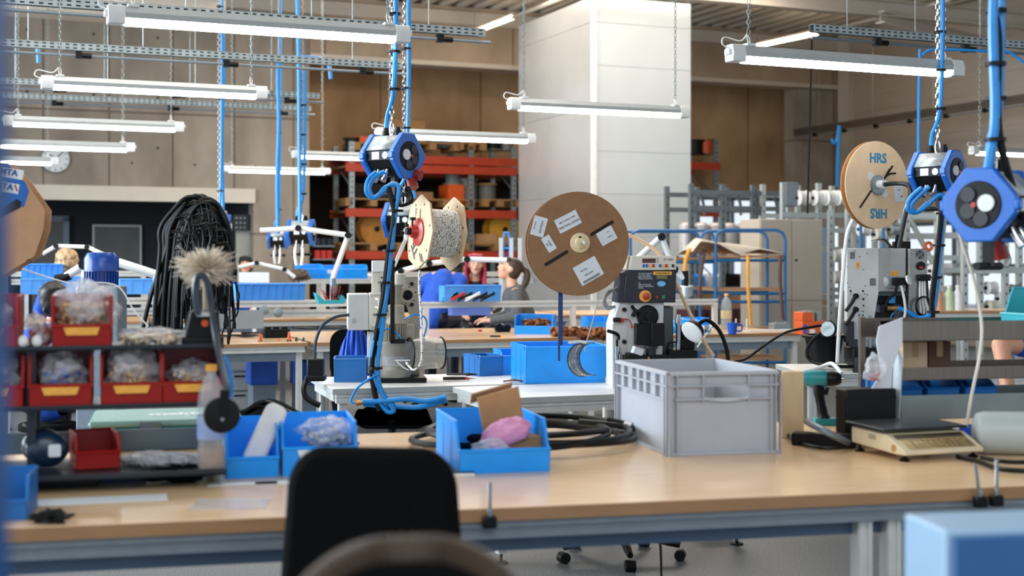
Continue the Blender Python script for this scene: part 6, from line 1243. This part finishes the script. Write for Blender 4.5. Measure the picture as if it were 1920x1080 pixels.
for a, b, l, w_ in ((700, 285, 'pallet on the upper beam behind the hanging hub', .9), (800, 284, 'pallet with a grey bag on the upper rack beam', 1.0), (872, 284, 'pallet on the upper beam next to the barrel', .55), (690, 388, 'pallet on the middle beam behind the blue hoses', 1.0), (825, 389, 'pallet on the middle beam above the cable spool', 1.05), (925, 389, 'pallet under the grey barrels on the middle beam', .68), (690, 470, 'low pallet holding a yellow cable drum', 1.1), (920, 470, 'low pallet behind the ponytailed worker', 1.2)): pallet(l, a, b, w_)
def drum(label, px, py, r, h, m1, m2=None, lay=False):
    f = T('cable_drum', label, 'drum', on(px, py), BA, 'drums on the pallet rack'); ax = (0, -1, 0) if lay else (0, 0, 1); o_ = (0, h / 2, r) if lay else (0, 0, 0)
    g = MB(); g.lathe([(r * .78, .02), (r * .78, h - .02)], 24, o_, ax); g.build('winding', m1, f)
    for t in (0, h - .03): g = MB(); g.lathe([(r, t), (r, t + .03)], 24, o_, ax); g.build('drum_flange', m2 or m1, f)
    if lay: g = MB(); g.lathe([(.05, h), (.05, h + .01)], 12, o_, ax); g.build('axle_hole', m_black, f)
m_dg = M('grey_cable_wound', '6f6c68', .6, .1, .2, 40); m_do = M('ochre_drum', 'a86f26', .6, 0, .12, 12)
drum('tall grey drum on an orange crate in the rack', 851, 347, .19, .34, m_dg)
drum('big grey cable barrel on the middle rack beam', 876, 380, .22, .42, m_dg)
drum('smaller grey barrel near the rack post', 912, 380, .2, .34, m_dg, m_pallet)
drum('dark drum on the top beam beside the shaft', 925, 283, .17, .24, m_black, m_dg)
drum('grey drum at the top corner of the rack', 950, 283, .15, .22, m_dg)
drum('ochre cable drum lying on the low pallet', 702, 462, .3, .3, m_do, m_do, True)
drum('yellow drum low in the rack by the shaft', 940, 462, .3, .35, M('yellow_drum', 'c08a22', .5, 0, .1, 10), None, True)
drum('dark drum on the upper beam end of the rack', 660, 283, .16, .22, m_black)
drum('orange drum on the far rack past the shaft', 1322, 290, .2, .3, m_orange, m_pallet)
drum('dark drum on the far rack past the shaft', 1303, 290, .2, .28, m_black)
def rbox(label, px, py, w_, h, mat, d=.5): o = MB().b2((-w_ / 2, -.2, 0), (w_ / 2, d - .2, h)).build('rack_box', mat, bevel=.004); o.location = on(px, py); o.rotation_euler = (0, 0, R(BA)); tag(o, l if False else label, 'box', 'boxes on the pallet rack')
rbox('orange box under the tall grey drum in the rack', 848, 383, .3, .34, m_orange); rbox('orange box on the upper rack beam behind the hub', 690, 275, .4, .16, m_orange); rbox('dark box on the middle beam behind the hose loops', 690, 378, .55, .3, m_black)
rbox('tan carton on the low pallet beside the white stanchion', 905, 462, .4, .22, m_kraft); rbox('small brown carton behind the cable spool', 790, 380, .3, .18, m_card); rbox('big plywood crate standing on top of the rack', 750, 272, .8, .42, m_pallet)
crumple('grey_sack', 'grey film bag heaped on the upper pallet', 'bag', on(835, 270), (.35, .2, .1), m_galv, 71)
# ---------------- grey storage racks by the windows ----------------
m_rg = M('grey_rack_paint', '6d767c', .45, .4, .08, 10); m_rw = M('white_rack_paint', 'b9c0bf', .42, .3, .06, 10)
def srack(label, px0, px1, D, rz, zt, dp, lv, n, mat, group='steel storage racks'):
    a = fbx(px0, D, 0); t = (px1 - 960) / F; e = Vector((math.cos(R(rz)), math.sin(R(rz)))); W = (t * a.y - a.x) / (e.x - t * e.y); f = T('storage_rack', label, 'storage rack', a, rz, group)
    for i in range(n):
        x = W * i / (n - 1)
        for y in (0, dp): g = MB(); g.b2((x - .03, y - .03, 0), (x + .03, y + .03, zt)); u_ = g.build('upright', mat, f); g = MB(); [g.box((x, y - .031, .2 + j * .1), (.012, .003, .03)) for j in range(int((zt - .2) / .1))]; g.build('hole_pattern', m_black, u_)
    for z in lv:
        for y in (0, dp): g = MB(); g.b2((0, y - .02, z - .04), (W, y + .02, z + .02)); g.build('shelf_beam', mat, f)
    return f, W
f, W = srack('dark grey storage rack of film-wrapped rolls behind the carts', 1296, 1468, 17.5, 20, 2.45, .7, (.5, 1.1, 1.5, 2.15, 2.35), 4, m_rg)
for x in range(5): g = MB(); g.tube([(W * (x + .5) / 5, 0, 2.3), (W * (x + .5) / 5 + .05, .02, 2.2), (W * (x + .5) / 5 + .06, .02, 2.05)], .02, 6); g.build('hook', m_rg, f)
for i in range(6):
    f = T('wrapped_roll', 'roll wrapped in clear film standing in the grey rack', 'roll', e2((fbx(1296, 17.5, 0).x, 17.5, 1.5), 20, .12 + i * .21, .35), 0, 'film wrapped rolls in the grey rack'); g = MB(); g.lathe([(.1, 0), (.1, .42), (.06, .46)], 18); g.build('roll_body', M('grey_film_roll', 'a39a92', .3, .1, .2, 6), f); g = MB(); g.lathe([(.104, .02), (.106, .25), (.104, .44)], 18, cap=False); g.build('film', m_clear, f)
for i in range(5): make_bin('mixed parts box in the lower levels of the grey rack', e2((fbx(1296, 17.5, 0).x, 17.5, 1.12), 20, .15 + i * .26, .1), 20, .2, .3, .16, (m_blue, m_paper, m_black, m_card, m_blued)[i], None, 'parts boxes in the grey rack', .8)
for i in range(5): rb_ = MB().b2((-.11, 0, 0), (.11, .4, .3)).build('maroon_box', M('maroon_carton', '4a2430', .6, 0, .12, 8)); rb_.location = e2((fbx(1296, 17.5, 0).x, 17.5, .52), 20, .15 + i * .26, .1); rb_.rotation_euler = (0, 0, R(20)); tag(rb_, 'dark maroon box low in the grey rack', 'box', 'maroon boxes in the grey rack')
def spool(label, p, ax, mat=m_wplast, r=.085, w=.13, group='white wire spools'):
    f = T('wire_spool', label, 'spool', p, 0, group); ax = Vector(ax); g = MB(); g.lathe([(r * .9, .012), (r * .9, w - .012)], 18, (0, 0, 0), ax); g.build('winding', mat, f)
    for t in (0, w - .012): g = MB(); g.lathe([(r, t), (r, t + .012)], 18, (0, 0, 0), ax); g.build('spool_flange', mat, f)
    g = MB(); g.cyl(-ax * .03, ax * (w + .03), .018, n=8); g.build('spool_core', m_black, f); return f
ex20 = Vector((math.cos(R(20)), math.sin(R(20)), 0))
f, W = srack('white spool rack behind the beige reel', 1468, 1600, 17.4, 20, 2.46, .5, (.6, 1.0, 1.62, 2.33, 2.06), 3, m_rw)
for i in range(4): spool(('white spool next to the grey bracket on the spool rack', 'second white spool from the grey bracket', 'third white spool from the grey bracket', 'white spool tucked behind the beige reel edge')[i], fbx(1496 + i * 22 + (8 if i else 0), 17.2, zz(371, 17.2)), ex20, r=.098)
for i in range(4): spool('white spool low on the rack beside the beige cupboard', fbx(1560 + i % 2 * 14, 17.2, zz((480, 480, 520, 520)[i], 17.2)), ex20, r=.09, group='white spools low on the spool rack')
o = MB().b2((0, 0, 0), (.16, .3, .3)).build('grey_motor_box', m_rg, bevel=.006); o.location = fbx(1474, 17.2, zz(385, 17.0)); tag(o, 'grey box bracket at the end of the white spool rack', 'box')
GS = 'steel storage racks'
f, W = srack('white storage rack standing in front of the bright windows, beside the pale machine', 1700, 1800, 15.4, 12, 2.1, .5, (1.5, 1.75, 1.98), 2, m_rw)
g = MB(); g.tube([(0, 0, 2.0), (W * .6, 0, 1.3)], .03, 6, 1); g.build('diagonal_brace', m_rw, f)
f, W = srack('white storage rack beyond the biggest hub', 1808, 1960, 14.6, 12, 2.0, .5, (1.36, 1.75), 3, m_rw)
f, W = srack('tall slotted rack behind the beige reel', 1590, 1690, 16.7, 12, 2.1, .5, (.7, 1.1, 1.5, 1.85), 3, m_rw)
sp = [(1718, 548), (1740, 545), (1762, 548), (1785, 505), (1765, 505), (1745, 508), (1790, 560), (1775, 580), (1850, 540), (1872, 560), (1852, 575), (1895, 545), (1835, 505), (1612, 430), (1640, 440), (1668, 430)]
for i, (a, b) in enumerate(sp): spool('white spool on the racks before the bright windows', fbx(a, 15.2, zz(b, 15.2)), ex20, (m_wplast, m_wplast, m_cream, m_galv)[i % 4], .075, .11, 'white spools on the window racks')
f = T('cable_coil', 'orange coil hanging on the rack beside the pale machine', 'cable', fbx(1741, 15.38, zz(462, 15.38)), 0); g = MB(); g.ring((0, 0, 0), (.3, -1, 0), .042, .02, 24); g.build('coil', m_orange, f)
f = T('cable_coil', 'grey hose coil hanging on the rack below the biggest hub', 'cable', fbx(1883, 14.56, zz(488, 14.56)), 0); g = MB(); [g.ring((.01 * i, .02 * i, 0), (.3, -1, 0), .07, .014, 24) for i in range(3)]; g.build('coil', m_galv, f)
for i, (a, b, m_) in enumerate(((1780, 582, M('pale_green_bottle', 'b9c9a8', .4, 0, .1, 12)), (1796, 582, m_wplast), (1758, 582, M('peach_bottle', 'd99a72', .4, 0, .1, 12)))):
    f = T('plastic_bottle', ('pale green bottle on the beech shelf before the windows', 'white bottle on the beech shelf before the windows', 'peach bottle on the beech shelf before the windows')[i], 'bottle', fbx(a, 13.2, zz(b, 13.2)), 0, 'bottles before the windows'); g = MB(); g.lathe([(.05, 0), (.05, .16), (.02, .2), (.02, .22)], 18); g.build('bottle_body', m_, f); g = MB(); g.lathe([(.024, .22), (.024, .245)], 12); g.build('bottle_cap', m_white, f)
bench('beech bench at the foot of the bright windows', (fbx(1700, 13.0, 0).x, 13.0), 4, 2.4, .7, h=zz(583, 13.0), group=GB)
f, W = srack('aluminium frame with two slotted legs behind the steel shelf', 1782, 1838, 7.6, 0, .72, .3, (.5, .7), 2, m_alud); 
f = T('blue_ladder', 'blue ladder frame behind the beige reel', 'ladder', fbx(1614, 13.5, 0), 10)
for x in (0, .24): g = MB(); g.tube([(x, 0, 0), (x, 0, 1.95)], .018, 8, 1); g.build('side_rail', m_cart, f)
for i in range(6): g = MB(); g.tube([(0, 0, .2 + i * .33), (.24, 0, .2 + i * .33)], .014, 8, 1); g.build('rung', m_cart, f)
# clock and whiteboard
f = T('wall_clock', 'round white wall clock on the bare concrete', 'clock', hl(pl(104, 298, -.03)[0], -.03, pl(104, 298, -.03)[1]), BA)
g = MB(); g.lathe([(.215, 0), (.22, .03), (.21, .045)], 40, (0, .03, 0), (0, -1, 0)); g.build('clock_rim', m_galv, f); g = MB(); g.cyl((0, -.014, 0), (0, -.018, 0), .2, n=40); d_ = g.build('clock_face', m_paper, f)
for i in range(12): a = R(30 * i); g = MB(); g.box((.17 * math.sin(a), -.02, .17 * math.cos(a)), (.012, .003, .035), (0, 30 * i, 0)); g.build('hour_mark', m_ink, d_)
for a, L in ((45, .17), (-55, .11)): g = MB(); g.box((L / 2 * math.sin(R(a)), -.024, L / 2 * math.cos(R(a))), (.014, .004, L), (0, a, 0)); g.build('clock_hand', m_ink, d_)
uA, zA = pl(178, 424, 3.0); uB, zB = pl(264, 560, 3.0); f = T('whiteboard', 'grey framed board on the dark passage wall', 'board', hl(uA, 3.12, 0), BA)
g = MB(); g.b2((0, 0, .9), (uB - uA, .03, zA)); g.build('board_panel', M('grey_board', '6c736c', .5, 0, .15, 3), f); g = MB(); L = uB - uA
for a, b in (((-.03, -.01, .87), (0, .04, zA + .03)), ((L, -.01, .87), (L + .03, .04, zA + .03)), ((0, -.01, zA), (L, .04, zA + .03)), ((0, -.01, .87), (L, .04, .9))): g.b2(a, b)
g.build('board_frame', m_alu, f)
uA, zA = pl(606, 465, -.05); f = T('first_aid_shelf', 'small wall shelf of dark red boxes behind the bent lamp arm', 'shelf', hl(uA, -.12, zA), BA)
for i in range(2): g = MB(); g.b2((-.18, 0, -.2 + i * .22), (.18, .12, -.18 + i * .22)); g.build('shelf_board', m_alud, f)
for i in range(3): g = MB(); g.b2((-.15 + i * .1, .0, -.18), (-.07 + i * .1, .1, -.04)); g.build('red_box', m_redd, f); g = MB(); g.b2((-.15 + i * .1, .0, .04), (-.07 + i * .1, .1, .16)); g.build('blue_box', m_navy, f)
f = T('white_stanchion', 'white posts with blue bows behind the ponytailed worker', 'trolley', fbx(940, 15.72, 0), 10)
for i, x in enumerate((0, .12, .22)):
    g = MB(); g.b2((x - .02, 0, 0), (x + .02, .04, 1.72)); g.build('post', m_wplast, f)
g = MB(); g.tube([(.03, .02, 1.3), (.03, .02, 1.72), (.06, .02, 1.78), (.1, .02, 1.72), (.1, .02, 1.3)], .012, 8); g.tube([(.03, .02, 1.6), (.1, .02, 1.6)], .012, 8, 1); g.build('blue_bow', m_blue, f)
g = MB(); g.b2((-.02, 0, 0), (.24, .3, .06)); g.build('base', m_alud, f)
# ---------------- people ----------------
def cap(g, p, q, r1, r2=None):
    r2 = r2 or r1; g.ball(p, r1, 12, 8); g.ball(q, r2, 12, 8); g.cyl(p, q, r1, r2, n=12)
def person(label, loc, rz, seat, cloth, hairm, style, lean=(0, 0), look=(0, 0, 0), arms=None, pants=None, skin=None, vox=.011, hoff=(0, 0, 0), short=False):
    """seated figure facing -Y; loc is the hip point, seat its height; lean shifts the shoulders (x, y); look turns the head (pitch, yaw, roll)"""
    f = T('person', label, 'person', (loc[0], loc[1], seat), rz); sk = skin or m_skin
    hip = Vector((0, 0, .08)); sh = Vector((lean[0], lean[1], .50)); nk = sh + Vector((lean[0] * .15, -.015 + lean[1] * .1, .06)); hd = nk + Vector((lean[0] * .1, -.035, .165)) + Vector(hoff)
    Hm = Matrix.Translation(hd) @ Euler((R(look[0]), R(look[2]), R(look[1]))).to_matrix().to_4x4()
    arms = arms or [((-.25, -.1, .27), (-.16, -.36, .2)), ((.25, -.1, .27), (.14, -.36, .2))]
    g = MB(); cap(g, nk - Vector((0, 0, .06)), hd - Vector((0, -.01, .05)), .055, .05)
    cap(g, hip, (hip + sh) / 2, .14, .125); cap(g, (hip + sh) / 2, sh - Vector((0, 0, .07)), .125, .12)
    for s in (-1, 1): cap(g, sh + Vector((s * .09, 0, -.02)), sh + Vector((s * .16, 0, -.035)), .07, .06)
    S_ = [sh + Vector((s * .18, 0, -.04)) for s in (-1, 1)]; A = [[Vector(a) for a in arms[i]] for i in range(2)]
    for i, s in enumerate((-1, 1)):
        cap(g, S_[i], A[i][0], .052, .042); cap(g, A[i][0], A[i][1], .04, .028); d = (A[i][1] - A[i][0]).normalized(); u = Vector((s, 0, 0)); w = A[i][1]
        g.ball(w + d * .05, (.035, .04, .022), 10, 8)
        for j in range(4): b = w + d * .075 + u * (.022 - .0145 * j) * s; c = b + d * (.03 + .006 * (1.5 - abs(j - 1.5))) + Vector((0, 0, -.004)); cap(g, b, c, .0095, .009); cap(g, c, c + d * .018 + Vector((0, 0, -.022)), .009, .008)
        t = w + d * .03 - u * .03 * s * s * (1 if s > 0 else -1); cap(g, w + d * .03, t + d * .03 + Vector((0, 0, -.01)), .011, .0095); cap(g, t + d * .03 + Vector((0, 0, -.01)), t + d * .055 + Vector((0, 0, -.016)), .0095, .008)
    for s in (-1, 1): cap(g, Vector((s * .1, 0, .06)), Vector((s * .12, -.42, .05)), .09, .065); cap(g, Vector((s * .12, -.42, .05)), Vector((s * .12, -.38, .12 - seat)), .062, .042); cap(g, Vector((s * .12, -.38, .1 - seat)), Vector((s * .13, -.52, .05 - seat)), .045, .04)
    g.X = Hm; g.ball((0, .015, .035), (.078, .098, .092), 20, 14); g.ball((0, -.03, -.035), (.06, .066, .078), 18, 12); g.ball((0, -.052, -.095), (.03, .03, .024), 12, 8)
    cap(g, Vector((0, -.092, .012)), Vector((0, -.112, -.022)), .011, .015); cap(g, Vector((-.04, -.078, .028)), Vector((.04, -.078, .028)), .017)
    for s in (-1, 1): g.ball((s * .044, -.068, -.02), (.026, .024, .026), 10, 8); g.ball((s * .08, .005, -.0), (.012, .022, .034), 10, 8)
    cap(g, Vector((-.016, -.094, -.058)), Vector((.016, -.094, -.058)), .0085)
    g.build('body', sk, f, remesh=vox, smooth=4)
    for s in (-1, 1):
        g = MB(); g.X = Hm; g.ball((s * .031, -.086, .006), (.0135, .009, .008), 10, 8); e = g.build('eye', m_paper, f); g = MB(); g.X = Hm; g.ball((s * .031, -.0925, .005), (.0065, .004, .0068), 8, 6); g.build('iris', m_ink, e)
        g = MB(); g.X = Hm; g.tube([(s * .015, -.096, .026), (s * .033, -.095, .032), (s * .052, -.084, .025)], .0042, 6, 3); g.build('eyebrow', hairm, f)
    g = MB(); g.X = Hm; g.tube([(-.024, -.097, -.06), (0, -.104, -.057), (.024, -.097, -.06)], .006, 6, 3); g.build('lips', M('lips', 'a5554c', .5, 0, .05, 20), f)
    # clothes
    g = MB(); cap(g, hip, (hip + sh) / 2, .165, .148); cap(g, (hip + sh) / 2, sh - Vector((0, 0, .06)), .148, .138); cap(g, sh + Vector((-.15, 0, -.03)), sh + Vector((.15, 0, -.03)), .072)
    for i in range(2): cap(g, S_[i], S_[i].lerp(A[i][0], .6) if short else A[i][0], .066, .06); short or cap(g, A[i][0], A[i][0].lerp(A[i][1], .86), .056, .042)
    g.ball(nk - Vector((0, -.01, .05)), (.08, .075, .045), 14, 8)
    if style == 'pony': cap(g, nk + Vector((-.06, .07, -.03)), nk + Vector((.06, .07, -.03)), .05)
    g.build('jacket', cloth, f, remesh=.013, smooth=3)
    g = MB()
    for s in (-1, 1): cap(g, Vector((s * .1, 0, .06)), Vector((s * .12, -.42, .05)), .105, .078); cap(g, Vector((s * .12, -.42, .05)), Vector((s * .12, -.38, .14 - seat)), .075, .06)
    g.build('trousers', pants or m_navy, f, remesh=.016, smooth=3)
    for s in (-1, 1): g = MB(); cap(g, Vector((s * .12, -.37, .05 - seat)), Vector((s * .13, -.55, .045 - seat)), .055, .045); g.build('shoe', m_black, f)
    # hair
    random.seed(len(label)); g = MB(); g.X = Hm
    g.ball((0, .03, .05), (.088, .1, .09), 20, 14); g.ball((0, .05, .0), (.084, .075, .09), 18, 12)
    if style == 'short': [g.ball((.082 * math.sin(a_), .035 + .08 * math.cos(a_), random.uniform(-.06, .1)), .016, 8, 6) for a_ in [random.uniform(-1.9, 1.9) for _ in range(40)]]; g.ball((0, .055, -.06), (.07, .05, .05), 14, 8)
    if style == 'curly':
        for _ in range(260): a, e_ = random.uniform(0, 6.28), random.uniform(-1.1, 1.5); p_ = Vector((.1 * math.cos(a) * math.cos(e_), .03 + .115 * math.sin(a) * math.cos(e_), .015 + .115 * math.sin(e_))); (p_.y > -.03 or p_.z > .07) and g.ball(p_, random.uniform(.011, .024), 8, 6)
    if style == 'long':
        for _ in range(46): s = random.choice((-1, 1)); a = random.uniform(-.2, 1.6); x0 = s * (.078 + random.uniform(0, .015)) * math.cos(a * .6); y0 = .1 * math.sin(a) - .02; g.tube([(x0 * .7, y0 * .5, .12), (x0 * 1.1, y0, .04), (x0 * 1.25, y0 * 1.05, -.08), (x0 * 1.15, y0 * .9 - .01, -.2 + random.uniform(-.04, .02))], random.uniform(.011, .018), 6, 4)
        cap(g, Vector((-.055, -.06, .085)), Vector((.055, -.06, .085)), .03)
    if style == 'pony':
        cap(g, Vector((-.04, -.055, .09)), Vector((.04, -.055, .09)), .03); g.tube([(0, .1, .06), (0, .16, .06), (.01, .2, .0), (.02, .2, -.12), (.02, .17, -.26)], [.03, .034, .036, .03, .015], 10, 4)
    if style == 'cap': cap(g, Vector((-.05, -.06, .085)), Vector((.05, -.06, .085)), .032); g.ball((0, .01, .06), (.095, .11, .085), 18, 10)
    if style in ('back',): g.tube([(-.04, .09, .05), (-.05, .12, -.08), (-.04, .11, -.22)], .045, 10, 4); g.tube([(.04, .09, .05), (.05, .12, -.08), (.04, .11, -.22)], .045, 10, 4)
    g.build('hair' if style != 'cap' else 'knit_cap', hairm, f, remesh=.007 if style in ('curly', 'long') else .012, smooth=1)
    # stool the figure sits on
    st = T('work_stool', 'black work stool under the ' + label, 'stool', (loc[0], loc[1], 0), rz, 'black work stools'); st['label'] = ' '.join(('black work stool carrying the ' + label).split()[:15])
    g = MB(); g.cyl((0, 0, seat - .14), (0, 0, seat - .09), .19, n=24); g.build('seat', m_dark, st, bevel=.012); g = MB(); g.cyl((0, 0, .04), (0, 0, seat - .13), .025, n=10); g.build('gas_column', m_black, st)
    for i in range(5): a = R(72 * i); g = MB(); g.tube([(0, 0, .1), (.28 * math.cos(a), .28 * math.sin(a), .03)], .02, 8, 1); g.build('base_arm', m_black, st)
    return f
h_dark = M('near_black_hair', '17100e', .5, 0, .3, 60, (1, 1, .2)); h_br = M('dark_brown_hair', '3a2719', .5, 0, .3, 60, (1, 1, .2)); h_red = M('raspberry_dyed_hair', 'a32844', .5, 0, .25, 40, (1, 1, .2)); h_bl = M('blond_curly_hair', 'b3946c', .6, 0, .45, 30)
m_hood = M('grey_hoodie_fabric', '55575a', .9, 0, .15, 40, bump=.2)
def hipfor(px, D): return fbx(px, D, 0)
person('person with raspberry red long hair looking down between two others', hipfor(889, 15.0), 8, .68, m_navy, h_red, 'long', (0, -.06), (-12, 0, 0), skin=M('fair_skin', 'dba78c', .5, 0, .05, 20))
person('person in a grey hoodie with a brown ponytail, bending to one side', hipfor(984, 13.75), -82, .64, m_hood, h_br, 'pony', (0, -.10), (-24, 0, 0), arms=[((-.25, -.12, .26), (-.17, -.38, .22)), ((.25, -.12, .26), (.16, -.38, .22))], pants=m_cloth, skin=MATS['fair_skin'])
person('person in a royal blue jacket with dark hair, seen from behind', hipfor(806, 13.7), 165, .80, m_cloth, h_dark, 'back', (-.10, -.16), (-30, 0, -8), hoff=(-.05, -.10, -.15))
person('person with dark short hair and blue shirt behind the red bins', hipfor(90, 9.1), 170, .46, m_cloth, h_dark, 'short', (0, -.05), (-8, 0, 0))
person('person with blond curly hair bending over a distant bench', hipfor(126, 12.9), 200, .72, m_cloth, h_bl, 'curly', (0, -.08), (-18, 0, 0))
person('person in a dark knit cap and blue jacket looking down', hipfor(462, 17.7), 6, .66, m_cloth, M('black_knit', '1b1a1c', .9, 0, .2, 60), 'cap', (0, -.08), (-22, 0, 0))
person('person in a blue T-shirt with a bare forearm behind the steel shelf', hipfor(2015, 6.3), 20, .62, m_cloth, h_dark, 'short', (0, -.05), (-5, 0, 0), short=True, arms=[((-.52, -.12, .46), (-.53, -.2, .2)), ((.25, -.1, .27), (.14, -.36, .2))])
